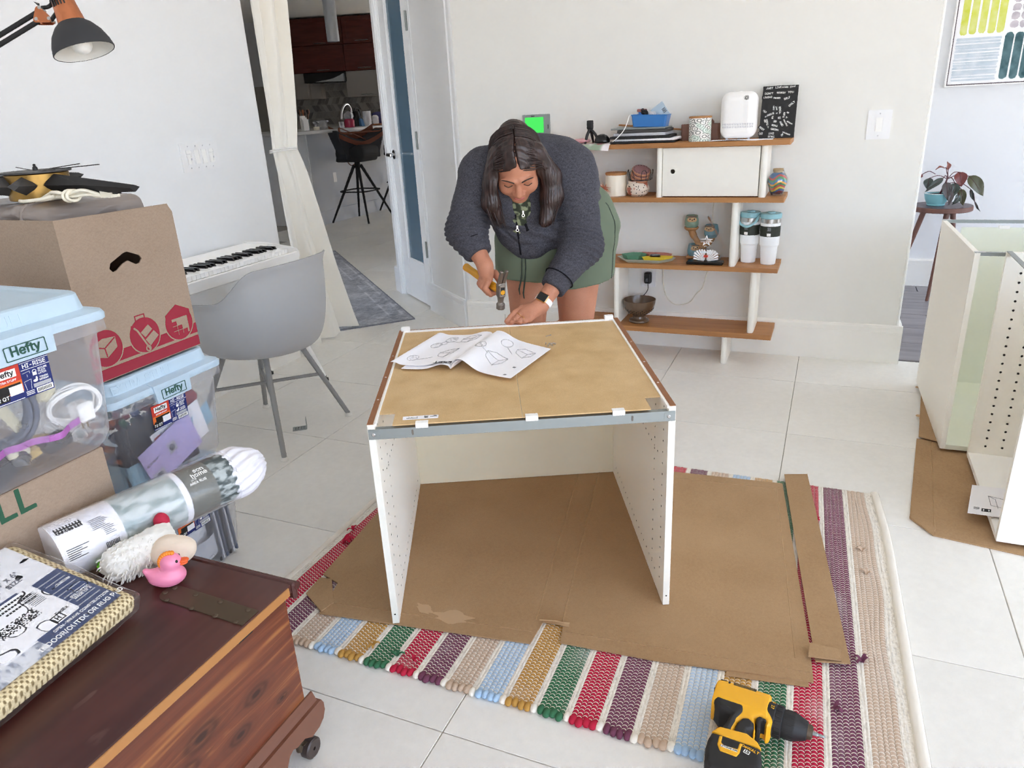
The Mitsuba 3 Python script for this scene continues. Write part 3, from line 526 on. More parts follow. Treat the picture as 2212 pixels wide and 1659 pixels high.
def motor(p, d):
    c = (np.abs(p[:, 1]-0.002)**3.6+np.abs(p[:, 2]-zc)**3.6)**(1/3.6)-0.0355; c = np.maximum(c, np.maximum(p[:, 0]+0.006, -0.117-p[:, 0])); c = np.maximum(c, p[:, 2]-zc-.0345)
    return smin(d, c, 0.012)
hs = part(dl, 'housing', ext(D_house, zc-0.030, zc+0.030, 0.010, extra=motor), 'm_drill_yellow', m=DM, smooth=True)
part(dl, 'rear_grip', ext(D_rear, zc-0.0325, zc+0.0345, 0.012, extra=lambda p, d: np.maximum(d, -1)), 'm_drill_black', m=DM, smooth=True)
part(dl, 'trigger', ext(inset(D_trig, -0.0005), zc-0.010, zc+0.0315, 0.004), 'm_drill_black', m=DM, smooth=True)
part(dl, 'front_grip', ext(inset(D_front, 0.0012), zc-0.021, zc+0.0318, 0.008), 'm_drill_black', m=DM, smooth=True)
part(dl, 'battery_cap', ext(D_cap, zc-0.036, zc+0.036, 0.005), 'm_drill_yellow', m=DM, smooth=True)
bt = part(dl, 'battery', ext(D_batt, zc-0.0375, zc+0.0375, 0.012), 'm_drill_black', m=DM, smooth=True)
part(bt, 'latch', ext(D_latch, zc+0.030, zc+0.0395, 0.0018), 'm_drill_yellow', m=DM, smooth=True)
AX = frame((0, 0, zc), (0, 1, 0), (0, 0, 1))
def knurl(r0, n, z0, z1, w): return cat([xf(box(-w/2, w/2, r0-0.002, r0+0.0016, z0, z1, 0.0006), rz(360/n*i)) for i in range(n)])
cl = part(dl, 'clutch_ring', cat(lathe([(0.0, -0.006), (0.0335, -0.006), (0.0345, 0.0), (0.0345, 0.010), (0.0325, 0.012), (0.0325, 0.026), (0.030, 0.028), (0, 0.028)], 40), knurl(0.0325, 14, 0.013, 0.025, 0.007)), 'm_drill_black', m=DM@AX, smooth=40)
part(dl, 'chuck', cat(lathe([(0, 0.028), (0.0285, 0.028), (0.0295, 0.032), (0.0295, 0.050), (0.0285, 0.053), (0.0195, 0.076), (0.0175, 0.077), (0, 0.077)], 36), knurl(0.0285, 16, 0.032, 0.051, 0.004)), 'm_drill_black', m=DM@AX, smooth=40)
part(dl, 'chuck_nose', lathe([(0, 0.077), (0.0165, 0.077), (0.0145, 0.0855), (0.010, 0.0875), (0, 0.0875)], 30), 'm_bronze', m=DM@AX)
part(dl, 'bit', lathe([(0, 0.087), (0.0042, 0.087), (0.0042, 0.096), (0.003, 0.098), (0.003, 0.107), (0.001, 0.112), (0, 0.112)], 6), 'm_zinc', m=DM@AX, smooth=False)
M('m_rating', '#3a3527', 0.5)
rp = part(hs, 'rating_plate', prism([[-0.0842, 0.0345], [-0.0355, 0.0350], [-0.0364, 0.0135], [-0.0830, 0.0125]], 0.001, zc+0.0335), 'm_rating', m=DM, smooth=False)
_r = random.Random(2); part(rp, 'print', cat([box(-0.082, -0.082+_r.uniform(.02, .042), 0.0315-0.0028*i, 0.0328-0.0028*i, zc+.0345, zc+.0347) for i in range(7)]), 'm_brass', m=DM, smooth=False)
part(hs, 'gear_slot', prism([[-0.0952, 0.0330], [-0.0912, 0.0335], [-0.0917, 0.0091], [-0.0955, 0.0094]], 0.0012, zc+0.0335), 'm_drill_black', m=DM, smooth=False)
part(hs, 'direction_button', prism(sg.Polygon(rcorners(0.014, 0.007, 0.0034, c=(-0.0272, -0.0185))), 0.0025, zc+0.029), 'm_drill_black', m=DM, smooth=False)
part(hs, 'screw', cyl((-0.0124, -0.0225, zc+.029), (-0.0124, -0.0225, zc+.0312), 0.003, n=12), 'm_zinc', m=DM)
for i in range(3): part(hs, 'vent', box(-0.113+0.0, -0.100, 0.022+0.0055*i-.0, 0.0245+0.0055*i, zc+0.028, zc+0.0338-0.001*abs(i-0)), 'm_drill_black', m=DM, smooth=False)
part(bt, 'maker_name', text('DeWALT', 0.0062, 0.0006, m=frame((-0.0138, -0.134, zc+0.0375), (0.98, -0.2, 0), (0.2, 0.98, 0))), 'm_drill_yellow', m=DM)
b2 = part(bt, 'volt_plate', prism(sg.Polygon(rcorners(0.012, 0.009, 0.001)), 0.0005, 0, frame((-0.0190, -0.1435, zc+0.0375), (0.98, -0.2, 0), (0.2, 0.98, 0))), 'm_white', m=DM, smooth=False)
part(bt, 'volt_text', text('18', 0.006, 0.0006, m=frame((-0.0190, -0.1435, zc+0.0380), (0.98, -0.2, 0), (0.2, 0.98, 0))), 'm_black', m=DM)
part(bt, 'battery_type', prism(sg.Polygon(rcorners(0.033, 0.0055, 0.001)), 0.0005, 0, frame((-0.0520, -0.1515, zc+0.0393), (0.985, 0.0, 0), (0.0, 1, 0))), 'm_white', m=DM, smooth=False)
part(bt, 'battery_text', text('LITHIUM ION', 0.0036, 0.0005, m=frame((-0.0520, -0.1515, zc+0.0398), (1, 0, 0), (0.0, 1, 0))), 'm_black', m=DM)
part(cl, 'number', text('17', 0.0062, 0.0006, m=frame((0.0045, -0.0005, zc+0.0345), (0, -1, 0), (1, 0, 0))), 'm_drill_yellow', m=DM)
part(cl, 'number', text('15', 0.0062, 0.0006, m=frame((0.0045, 0.020, zc+0.0280), (0, -.83, .55), (1, 0, 0))), 'm_drill_yellow', m=DM)
# ------------------------------------------------------------------ the person, in the cabinet's frame (x right, y away, z up from the floor)
PM = rz(math.degrees(CA), (CO[0], CO[1], 0))
V3 = lambda *a: np.array(a, float)
hc = V3(.436, .945, 1.122); _pa = math.radians(47)
hf, hu, hx = V3(0, -math.cos(_pa), -math.sin(_pa)), V3(0, -math.sin(_pa), math.cos(_pa)), V3(1, 0, 0)
_tl = math.radians(4); hx, hu = hx*math.cos(_tl)+hu*math.sin(_tl), hu*math.cos(_tl)-hx*math.sin(_tl)
HR = np.stack([hx, hf, hu], 1)
def hp(x, f, u): return hc+hx*x+hf*f+hu*u
WR = dict(sh=V3(.315, 1.03, 1.085), el=V3(.248, .985, .905), wr=V3(.308, .912, .790))
WL = dict(sh=V3(.63, 1.05, 1.075), el=V3(.660, .975, .835), wr=V3(.493, .842, .652))
# fingers of the left hand: knuckle, middle joint, end joint, tip
LF = [[(.428, .822, .653), (.399, .806, .643), (.384, .796, .632), (.370, .788, .620)],
      [(.425, .803, .642), (.399, .786, .625), (.387, .785, .615), (.377, .789, .609)],
      [(.437, .790, .629), (.414, .775, .6185), (.405, .782, .6175), (.398, .793, .6195)],
      [(.450, .784, .6245), (.432, .774, .6195), (.423, .781, .6180), (.417, .792, .6190)]]
LRad = [[.0105, .0092, .0082, .0068], [.0108, .0096, .0085, .007], [.0104, .0092, .008, .0068], [.0095, .008, .0072, .006]]
LT = [(.470, .842, .645), (.425, .826, .632), (.392, .808, .623), (.370, .793, .6165)]
# right fist around the hammer handle
HA = V3(.357, .842, .7125); HD = V3(-.44, .84, .16); HD /= np.linalg.norm(HD)          # hammer eye, handle direction
hn1 = np.cross(HD, V3(0, 0, 1)); hn1 /= np.linalg.norm(hn1); hn2 = np.cross(hn1, HD)
def around(t, ang, r): a = math.radians(ang); return HA+HD*t+(hn1*math.cos(a)+hn2*math.sin(a))*r
RF = []
for i, t in enumerate((.046, .064, .082, .099)):
    s = (1.0, 1.06, 1.0, .88)[i]
    RF.append([around(t+.004, 118, .036*s), around(t, 182, .036*s), around(t-.002, 240, .030*s), around(t-.002, 300, .025*s)])
RT = [around(.100, 40, .040), around(.068, 36, .034), around(.046, 30, .026), around(.030, 20, .021)]
pk = .5*(V3(*RF[0][0])+V3(*RF[3][0]))
def f_hand(p, wr, fing, rad, th, thr, palm, k=.006):
    d = d_cap(p, wr, palm, .027, .026)
    for f in fing: d = smin(d, d_cap(p, V3(*wr)*.35+V3(*palm)*.65, f[0], .020, .0125), .012)
    for f, r in zip(fing, rad):
        d = smin(d, d_chain(p, f, r, .003), .004)
    t = d_chain(p, th, thr, .006); return smin(d, t, .007)
def body_sdf(p):
    # head
    d = d_ell(p, hp(0, -.008, .012), (.0735, .095, .098), HR)
    d = smin(d, d_ell(p, hp(0, .028, -.045), (.060, .062, .062), HR), .03)
    d = smin(d, d_ell(p, hp(0, .064, -.094), (.024, .022, .020), HR), .03)
    for s in (-1, 1):
        d = smin(d, d_ell(p, hp(.040*s, .060, -.030), (.026, .026, .028), HR), .02)
        d = smax(d, -d_ell(p, hp(.033*s, .101, .012), (.020, .017, .012), HR), .012)
        d = smin(d, d_ell(p, hp(.033*s, .0735, .010), (.0165, .014, .0115), HR), .004)
        d = smin(d, d_cap(p, hp(.012*s, .090, .026), hp(.052*s, .078, .026), .007, .005), .012)
        d = smin(d, d_ell(p, hp(.0135*s, .098, -.030), (.0085, .010, .007), HR), .008)
    d = smin(d, d_cap(p, hp(0, .086, .018), hp(0, .108, -.024), .0075, .0115), .010)
    d = smin(d, d_ell(p, hp(0, .088, -.056), (.021, .009, .0055), HR), .006); d = smin(d, d_ell(p, hp(0, .086, -.067), (.018, .009, .006), HR), .006)
    # neck, trunk (under the clothes), arms, legs: one surface
    d = smin(d, d_cap(p, hp(0, -.03, -.06), (.478, 1.065, 1.085), .050, .058), .03)
    d = smin(d, d_chain(p, [(.478, 1.065, 1.085), (.52, 1.12, 1.00), (.60, 1.19, .87)], (.075, .10, .11), .05), .04)
    for w, sgn in ((WR, 1), (WL, -1)):
        d = smin(d, d_chain(p, [(.48, 1.07, 1.07), w['sh'], w['el']], (.06, .052, .043), .03), .03)
        d = smin(d, d_cap(p, w['el'], w['wr'], .043, .0265), .02)
    d = smin(d, d_chain(p, [(.56, 1.17, .86), (.475, 1.15, .80), (.462, 1.125, .44), (.462, 1.215, .10)], (.10, .097, .060, .037), .03), .04)
    d = smin(d, d_chain(p, [(.62, 1.19, .86), (.672, 1.185, .80), (.655, 1.16, .44), (.655, 1.25, .10)], (.10, .103, .062, .038), .03), .04)
    m = p[:, 2] > .58
    if m.any():
        q = p[m]; e = d[m]
        e = smin(e, f_hand(q, WL['wr'], LF, LRad, LT, (.013, .0105, .009, .0072), V3(.455, .815, .640)), .012)
        e = smin(e, f_hand(q, WR['wr'], RF, [[.0108, .0095, .009, .0075]]*4, RT, (.0145, .0115, .010, .0085), pk*.75+V3(*WR['wr'])*.25), .012)
        d[m] = e
    return d
per = thing('person', 'person in charcoal fleece jacket and green shorts bending over the cabinet with a hammer', 'person')
part(per, 'body', sdf_mesh(body_sdf, (.16, .70, .03), (.84, 1.36, 1.27), .0034), 'm_skin', m=PM, smooth=True)
for s in (-1, 1):
    part(per, 'eyebrow', tube(bend([hp(.013*s, .0975, .0285), hp(.032*s, .0925, .0345), hp(.054*s, .0785, .027)], 12), .0022, 6), 'm_brow', m=PM, smooth=True)
    part(per, 'eyelashes', tube(bend([hp(.019*s, .0855, .003), hp(.033*s, .0890, -.0005), hp(.047*s, .0835, .004)], 12), .0013, 6), 'm_brow', m=PM, smooth=True)
part(per, 'lips', cat(ell((0, 0, 0), (.0195, .004, .0032), 10, frame(hp(0, .0945, -.0565), hx, hf)), ell((0, 0, 0), (.0165, .0042, .0038), 10, frame(hp(0, .0925, -.0655), hx, hf))), 'm_lips', m=PM, smooth=True)
for s, w in ((-1, .462), (1, .655)):
    y = 1.215 if s < 0 else 1.25
    part(per, 'shoe', sdf_mesh(lambda p: smax(smin(d_cap(p, (w, y+.01, .06), (w, y-.13, .042), .048, .040), d_cap(p, (w, y+.01, .06), (w, y+.01, .10), .046, .046), .02), -p[:, 2]+.004, .01), (w-.07, y-.21, -.01), (w+.07, y+.09, .17), .006), 'm_black_matte', m=PM, smooth=True)
# ---- shorts
def wr_noise(p, f, a, seed=0): return a*(meshkit.noise(p*f, seed)-.5)*2
def shorts_sdf(p):
    d = d_ell(p, (.615, 1.205, .885), (.215, .175, .165))
    d = smin(d, d_ell(p, (.50, 1.10, .80), (.115, .085, .11)), .06)
    lr = d_cap(p, (.475, 1.15, .82), (.458, 1.115, .665), .128, .112); ll = d_cap(p, (.680, 1.19, .82), (.672, 1.165, .60), .142, .128)
    lr = smax(lr, (.698-p[:, 2])-.10*(p[:, 0]-.46), .004); ll = smax(ll, (.655-p[:, 2])+.16*(p[:, 0]-.66), .004)
    d = smin(smin(d, lr, .05), ll, .05)
    x = p[:, 0]-.71; d = d+.0035*np.sin(70*(p[:, 2]+.8*x))*np.exp(-((p[:, 2]-.88)/.10)**2)*np.clip(x*7, 0, 1)
    return d+wr_noise(p, 16, .004)
sh = part(per, 'shorts', sdf_mesh(shorts_sdf, (.30, .92, .54), (.88, 1.42, 1.08), .006), 'm_shorts', m=PM, smooth=True)
def snap(P, f, it=6):
    P = np.array(P, float)
    for _ in range(it):
        d = f(P); g = np.stack([f(P+e)-f(P-e) for e in np.eye(3)*.002], 1)/.004; P = P-g*(d/np.maximum((g*g).sum(1), .05))[:, None]
    return P
part(sh, 'seam', tube(snap(bend([(.800, 1.085, .985), (.800, 1.095, .90), (.805, 1.10, .83), (.80, 1.10, .74), (.79, 1.10, .67)], 30), shorts_sdf), .002, 6), 'm_cord', m=PM, smooth=True)
for x, z in ((.428, .655), (.443, .640)):
    part(sh, 'drawstring', tube(np.vstack([snap(bend([(x+.012, 1.000, .790), (x+.006, .990, .72)], 10), shorts_sdf)-[0, .003, 0], [[x, snap([[x, .99, .705]], shorts_sdf)[0][1]-.004, z+.02], [x+.002, snap([[x, .99, .705]], shorts_sdf)[0][1]-.002, z]]]), [.0022]*8+[.003, .0035, .002], 6), 'm_cord', m=PM, smooth=True)
# ---- jacket
def sleeve(p, w, r, seed):
    cu = w['el']+(w['wr']-w['el'])*(.74 if seed else .70)
    d = smin(d_cap(p, w['sh'], w['el'], r[0], r[1]), d_cap(p, w['el'], cu, r[1], r[2]), .03)
    ax = (w['wr']-w['el'])/np.linalg.norm(w['wr']-w['el'])
    s = (p-cu)@ax; ua = (w['el']-w['sh'])/np.linalg.norm(w['el']-w['sh']); t1 = (p-w['el'])@ua
    d = d+.0045*np.sin(2*np.pi*((p-w['el'])@(ax+ua))/.034+4*meshkit.noise(p*9, seed))*np.exp(-((p-w['el'])@ax/.075)**2)
    d = d+.002*np.exp(-((s+.052)/.004)**2)*np.where(np.linalg.norm(p-cu, axis=1) < .12, 1, 0)
    near = np.linalg.norm(p-w['wr'], axis=1) < .16
    return np.where(near, smax(d, s, .004), d)
def jacket_sdf(p):
    d = d_chain(p, [(.335, 1.045, 1.095), (.47, 1.095, 1.085), (.60, 1.07, 1.085)], (.090, .118, .098), .05)
    d = smin(d, d_ell(p, (.575, 1.16, 1.035), (.175, .145, .165)), .07)
    d = smin(d, d_ell(p, (.57, 1.13, .935), (.172, .135, .15)), .06)
    d = smin(d, d_ell(p, (.475, 1.045, .90), (.115, .088, .125)), .05)
    d = smin(d, d_ell(p, (.40, 1.03, 1.00), (.085, .075, .11)), .05)
    # hem: below a slanting line the jacket ends, gathered into a band
    hem = (p[:, 2]-.782)-.95*(p[:, 1]-1.03)*np.clip((p[:, 1]-1.0)*9, 0, 1)-.9*np.maximum(.44-p[:, 0], 0)
    d = d-.010*np.exp(-((hem-.05)/.03)**2)*0+.006*np.exp(-((hem-.062)/.006)**2)
    d = smax(d, -hem, .006)
    d = d+.004*np.sin(2*np.pi*(p[:, 2]+.35*p[:, 0])/.045+3*meshkit.noise(p*8, 3))*np.exp(-((hem-.10)/.06)**2)
    # open neck
    d = smax(d, -d_cap(p, hp(0, .03, -.10), (.437, .93, .945), .036, .008), .010)
    d = smin(d, sleeve(p, WR, (.080, .068, .050), 0), .03); d = smin(d, sleeve(p, WL, (.092, .072, .047), 7), .035)
    return d+wr_noise(p, 14, .0045)+wr_noise(p, 40, .0012, 4)
jk = part(per, 'jacket', sdf_mesh(jacket_sdf, (.12, .80, .60), (.86, 1.40, 1.30), .0052), 'm_fleece', m=PM, smooth=True)
def onj(x, z, y0=.80):
    "first point of the jacket's front at x, z"
    ys = np.linspace(y0, 1.3, 260); P = np.stack([np.full(260, x), ys, np.full(260, z)], 1); d = jacket_sdf(P); i = np.argmax(d < 0); return V3(x, ys[max(i, 0)], z) if (d < 0).any() else V3(x, 1.0, z)
zpts = [onj(.425+.0*i+.016*(i/8), .955-.021*i) for i in range(8)]
part(jk, 'zip', tube(bend([q+V3(0, .001, 0) for q in zpts], 30), .0058, 6, flat=.6), 'm_fleece_dark', m=PM, smooth=True)
ppts = [onj(.452+.0006*i*i, .962-.013*i) for i in range(6)]
part(jk, 'pocket_zip', tube(bend([q+V3(0, .001, 0) for q in ppts], 20), .0065, 6, flat=.6), 'm_fleece_dark', m=PM, smooth=True)
for q in (zpts[2], ppts[0]):
    part(jk, 'zip_pull', cat(box(-.004, .004, -.006, -.001, -.006, .006, .0012), lathe([(.0035, -.001), (.0058, -.001), (.0058, .001), (.0035, .001)], 14, frame((0, -.005, -.011), (1, 0, 0), (0, 0, 1)), close=True)), 'm_steel', m=PM@frame(q+V3(0, -.005, 0), (1, 0, 0), (0, 1, 0)), smooth=30)
def arc_on(c, ax, r, a0, a1, e1, n=20): 
    e1 = np.array(e1)-ax*(np.array(e1)@ax); e1 /= np.linalg.norm(e1); e2 = np.cross(ax, e1); a = np.radians(np.linspace(a0, a1, n)); return c+np.outer(np.cos(a), e1)*r+np.outer(np.sin(a), e2)*r
for w, rr in ((WR, .0585), (WL, .0545)):
    ax = (w['wr']-w['el'])/np.linalg.norm(w['wr']-w['el']); cu = w['el']+(w['wr']-w['el'])*(.74 if w is WL else .70)
    part(jk, 'cuff_seam', tube(arc_on(cu-ax*.052, ax, rr, 0, 354, (0, 0, 1), 36), .0022, 6, closed=True), 'm_fleece_dark', m=PM, smooth=True)
def tee_col(p, n, uv): return mix(C3('#2c3324'), C3('#7d8468'), smoothstep(.42, .62, fbm(p[0]*70, p[1]*70, p[2]*70, 2)))
M('m_tee', proc(tee_col), 0.9)
part(per, 'shirt', sdf_mesh(lambda p: smax(d_ell(p, (.445, 1.035, .955), (.070, .084, .12)), p[:, 2]-1.02, .02), (.34, .92, .80), (.56, 1.16, 1.06), .006), 'm_tee', m=PM, smooth=True)
# ---- hair: long, straight, parted in the middle
def hair_sdf(p):
    q = (p-hc)@HR
    d = d_ell(p, hp(0, -.012, .014), (.084, .104, .106), HR)
    face = np.maximum(np.abs(q[:, 0])-(.070-.05*np.maximum(q[:, 2]-.055, 0)*6), np.maximum(.035-q[:, 1], q[:, 2]-(.070-.30*np.abs(q[:, 0]))))
    d = smax(d, -face, .008)
    d = smax(d, -.075-q[:, 2], .02)
    L = d_chain(p, [hp(-.062, -.005, .045), (.352, .925, 1.07), (.343, .930, 1.00), (.372, .925, .938)], (.034, .034, .033, .012), .02)
    R = d_chain(p, [hp(.066, -.005, .045), (.545, .945, 1.08), (.553, .945, 1.01), (.530, .925, .940), (.520, .915, .925)], (.036, .039, .038, .022, .010), .02)
    B = d_chain(p, [hp(0, -.09, .03), (.45, 1.04, 1.145), (.45, 1.09, 1.16)], (.06, .055, .045), .03)
    L = smax(L, -d_ell(p, hp(-.01, .05, -.03), (.066, .09, .10), HR), .01); R = smax(R, -d_ell(p, hp(.01, .05, -.03), (.068, .09, .10), HR), .01)
    d = smin(smin(d, L, .02), smin(R, B, .02), .02)
    g = np.abs(q[:, 0]-.002+.003*np.sin(q[:, 1]*60)); d = d+.011*np.exp(-(g/.0030)**2)*((q[:, 2] > 0.03) & (q[:, 1] > -.06))
    st = q[:, 1]*1.0+.25*q[:, 2]; st2 = np.where(q[:, 2] > .02, st*330, np.arctan2(p[:, 1]-.95, np.abs(p[:, 0]-.44)-.11)*34)
    return d+.0011*np.sin(st2+5*meshkit.noise(p*18, 5))+wr_noise(p, 26, .0026, 9)
hr = part(per, 'hair', sdf_mesh(hair_sdf, (.28, .80, .88), (.62, 1.16, 1.27), .0030), 'm_hair', m=PM, smooth=True)
_r = random.Random(21); loc = []
for i in range(170):
    s = 1 if i % 2 else -1; a = _r.uniform(-.075, .085); rad = math.sqrt(max(0, 1-((a+.012)/.106)**2))
    p0 = hp(s*.003, -.012+a, .014+.107*rad); p1 = hp(s*.055, -.012+a*.95, .014+.085*max(rad, .3)); p2 = hp(s*(.086+_r.uniform(0, .004)), -.012+a*.7, .03)
    t = _r.uniform(0, 1)
    if s < 0: p3, p4 = V3(.318+.05*t, .90+.05*_r.random(), 1.02), V3(.345+.045*t, .895+.05*_r.random(), .935-.02*_r.random())
    else: p3, p4 = V3(.53+.055*t, .91+.06*_r.random(), 1.03), V3(.505+.05*t, .895+.05*_r.random(), .93-.02*_r.random())
    loc.append(tube(bend([p0, p1, p2, p3, p4], 22), [_r.uniform(.0011, .0020)]*6+[.0004], 4))
part(hr, 'strands', cat([tm(q.vertices, q.faces) for q in loc]), 'm_hair', m=PM, smooth=True, kind='stuff')
# ---- watch and rings
wa = (WL['wr']-WL['el']); wa /= np.linalg.norm(wa); wc = WL['el']+(WL['wr']-WL['el'])*.93
up_ = V3(.05, -.55, .84); up_ -= wa*(up_@wa); up_ /= np.linalg.norm(up_); WM = frame(wc, wa, np.cross(up_, wa))
wt = part(per, 'watch', lathe([(.0290, -.0095), (.0315, -.0095), (.0315, .0095), (.0290, .0095)], 40, frame((0, 0, 0), (0, 1, 0), (0, 0, 1)), close=True), 'm_paper', m=PM@WM, smooth=30, label='smartwatch with a pale band')
part(wt, 'case', box(-.017, .017, -.0195, .0195, .0265, .0360, .0035), 'm_gold', m=PM@WM, smooth=30)
part(wt, 'screen', box(-.0145, .0145, -.0170, .0170, .0345, .0368, .0012), 'm_black_gloss', m=PM@WM, smooth=30)
for fi, tt in ((1, .42), (2, .42)):
    a, b = V3(*LF[fi][0]), V3(*LF[fi][1]); ax = (b-a)/np.linalg.norm(b-a)
    part(per, 'ring', tube(arc_on(a+(b-a)*tt, ax, .0108, 0, 350, (0, 0, 1), 30), .0014, 6, closed=True), 'm_gold', m=PM, smooth=True)
# ---- hammer and the nail being driven
hm = thing('claw_hammer', 'worn steel claw hammer with a yellow handle held in the raised right fist', 'hammer')
HM = np.eye(4); hz = V3(-.10, .16, .98); hz -= HD*(hz@HD); hz /= np.linalg.norm(hz); HM[:3, :] = np.stack([np.cross(-HD, hz) if False else np.cross(hz, -HD), -HD, hz, HA], 1)[:3]
HM[:3, 0] = np.cross(HM[:3, 1], HM[:3, 2])     # x sideways, y towards the camera along the handle axis, z up along the head
def ham_sdf(p):
    d = d_box(p, (0, 0, .004), (.0125, .0135, .022), .003)
    d = smin(d, d_cap(p, (0, 0, -.02), (0, 0, -.042), .0125, .0095), .006)
    pole = np.maximum(np.sqrt(p[:, 0]**2+p[:, 1]**2)-.0150, np.abs(p[:, 2]+.056)-.0100); d = smin(d, pole, .008)
    cl_ = d_box(p, (0, .010, .050), (.0155, .0055, .034), .003, frame((0, 0, 0), (1, 0, 0), (0, .93, -.36))[:3, :3]); 
    slot = np.abs(p[:, 0])-(.0010+.11*np.maximum(p[:, 2]-.040, 0)); cl_ = smax(cl_, -slot, .002)
    return smin(d, cl_, .008)+.0004*np.sin(p[:, 2]*900)*np.sin(p[:, 0]*800)
M('m_hammer', '#8f8881', 0.38, lambda p, n, uv: fbm(p[0]*500, p[1]*500, p[2]*500, 2), 0.0015, metallic=0.9)
M('m_hammer_grip', '#d99a25', 0.5)
part(hm, 'head', sdf_mesh(ham_sdf, (-.03, -.04, -.08), (.03, .06, .10), .0015), 'm_hammer', m=PM@HM, smooth=True)
part(hm, 'eye_wedge', box(-.0075, .0075, .0130, .0142, -.010, .018, .001), 'm_black_matte', m=PM@HM, smooth=False)
part(hm, 'handle', lathe([(0, -.015), (.0085, -.015), (.0095, .01), (.0125, .028), (.0135, .05), (.0125, .09), (.0145, .14), (.0130, .22), (.0150, .262), (0, .268)], 20, frame(HA, hn2, hn1)), 'm_hammer_grip', m=PM, smooth=40)
obj('held_nail', cat(cyl((.3665, .787, .6085), (.3665, .787, .642), .0009, n=8), cyl((.3665, .787, .642), (.3665, .787, .643), .0024, n=10)), 'm_steel', 'small nail pinched between finger and thumb at the back panel edge', 'nail', m=PM)
# ------------------------------------------------------------------ shelf unit on the back wall and what stands on it
SF, SB = 3.675, 3.921           # front edge, back edge
M('m_shelf_white', '#e9e6dd', 0.45)
su = thing('shelf_unit', 'low wooden shelf unit with four boards, white uprights and a small white cupboard', 'shelf')
for x0, z0, z1, x1 in ((-1.46, 1.084, 1.1065, -0.192), (-1.38, 0.826, 0.8475, -0.199), (-1.38, 0.491, 0.5125, -0.203), (-1.34, 0.150, 0.1765, -0.208)):
    part(su, 'board', prism([(x0, SF), (x1-0.004, SF), (x1, SF+0.004), (x1, SB), (x0, SB)], z1-z0, z0), 'm_shelf', smooth=False)
def upright(x0, x1, z0, z1, y0=3.690, y1=3.90):
    w = x1-x0; return part(su, 'upright', prism(sg.Polygon([(x0, y1), (x0, y0+w/2)]+[(x0+w/2-w/2*math.cos(a), y0+w/2-w/2*math.sin(a)) for a in np.linspace(0.2, 2.94, 8)]+[(x1, y0+w/2), (x1, y1)]), z1-z0, z0), 'm_shelf_white', smooth=50)
for a in ((-.806, -.779, .8476, 1.084), (-.318, -.288, .8476, 1.084), (-1.36, -1.33, .8476, 1.084), (-.436, -.406, .5126, .826), (-1.30, -1.27, .5126, .826), (-.328, -.297, .1766, .491), (-1.022, -.994, .1766, .491), (-.449, -.421, 0.0005, .150), (-1.20, -1.17, .0005, .150)): upright(*a)
hole = sg.Point(-.727, .971).buffer(.0115, 12)
part(su, 'cupboard_door', prism(sg.box(-.776, .853, -.322, 1.081).difference(hole), .014, 0, frame((0, 3.714, 0), (1, 0, 0), (0, 0, 1))), 'm_shelf_white', smooth=False)
part(su, 'cupboard_box', cat(box(-.779, -.318, 3.88, 3.90, .848, 1.084), box(-.779, -.776, 3.72, 3.9, .848, 1.084), box(-.321, -.318, 3.72, 3.9, .848, 1.084)), 'm_shelf_white', smooth=False)
# --- top board
TZ = 1.1070
sb = thing('word_magnet_board', 'black magnetic board covered in white word magnets leaning on the wall', 'magnet board')
SM = frame((-.266, 3.806, TZ+.001), (1, 0, 0), (0, .262, .965)); part(sb, 'panel', box(-.0785, .0785, 0, .238, -.004, 0, .0012), 'm_black', m=SM, smooth=False)
W = [('JUST', -.049, .226, 0, .011), ('LIVE', -.010, .228, 2, .011), ('totally', .020, .227, 0, .009), ('good', .052, .228, 2, .009), ('DON\'T', -.050, .202, 2, .011), ('WORRY', .004, .203, -4, .010), ('YOU', .046, .204, 0, .011), ('LIVING', -.054, .185, 2, .010), ('happy', -.012, .180, -2, .010), ('SELF', .032, .177, 18, .011), ('ONLY', .055, .151, 42, .011),
     ('HO', -.062, .121, -38, .011), ('very', -.024, .135, -80, .009), ('just', -.010, .133, -78, .009), ('YOUR', .006, .124, 97, .011), ('HAVE', -.034, .107, 20, .011), ('to', -.055, .097, 25, .008), ('or', -.007, .111, 180, .008), ('life', -.025, .092, 90, .009), ('IS', .006, .089, 180, .011), ('FUN', .026, .101, 85, .011), ('A', .038, .091, 20, .011), ('of', .042, .112, -50, .010),
     ('THIS', -.047, .071, 108, .011), ('my', -.057, .078, 105, .009), ('Y', -.040, .048, 20, .010), ('BE', -.012, .074, 172, .011), ('EVER', -.012, .055, 165, .010), ('AND', .018, .062, -58, .011), ('beautiful', .036, .066, -60, .008), ('dance', .054, .066, -30, .009), ('BEST', -.068, .043, -35, .010), ('WEIRD', -.010, .037, 168, .010), ('DO', -.071, .020, 182, .011), ('DAY', -.024, .019, 181, .011), ('TRUE', -.022, .005, 181, .011), ('T', .028, .021, -20, .010), ('IF', .026, .010, 20, .010), ('honest', .047, .016, -22, .009)]
for s, x, y, an, h in W:
    mm = SM@rz(an, (x, y+.002, 0)); w = len(s)*h*.78; mg = part(sb, 'magnet', box(-w/2-.003, w/2+.003, -h*.72, h*.72, 0, .0012), 'm_black_matte', m=mm, smooth=False)
    part(mg, 'word', text(s, h*.8, .0005, m=mm@frame((0, 0, .0012), (1, 0, 0), (0, 1, 0))), 'm_white')
pf = thing('air_purifier', 'white rounded air purifier with a row of slots beside the black word board', 'air purifier')
PF = frame((-.437, 3.785, TZ), (1, 0, 0), (0, 1, 0))
part(pf, 'body', sdf_mesh(lambda p: d_box(p, (0, 0, .110), (.082, .058, .103), .040), (-.1, -.08, -.005), (.1, .08, .225), .005), 'm_white_gloss', m=PF, smooth=True)
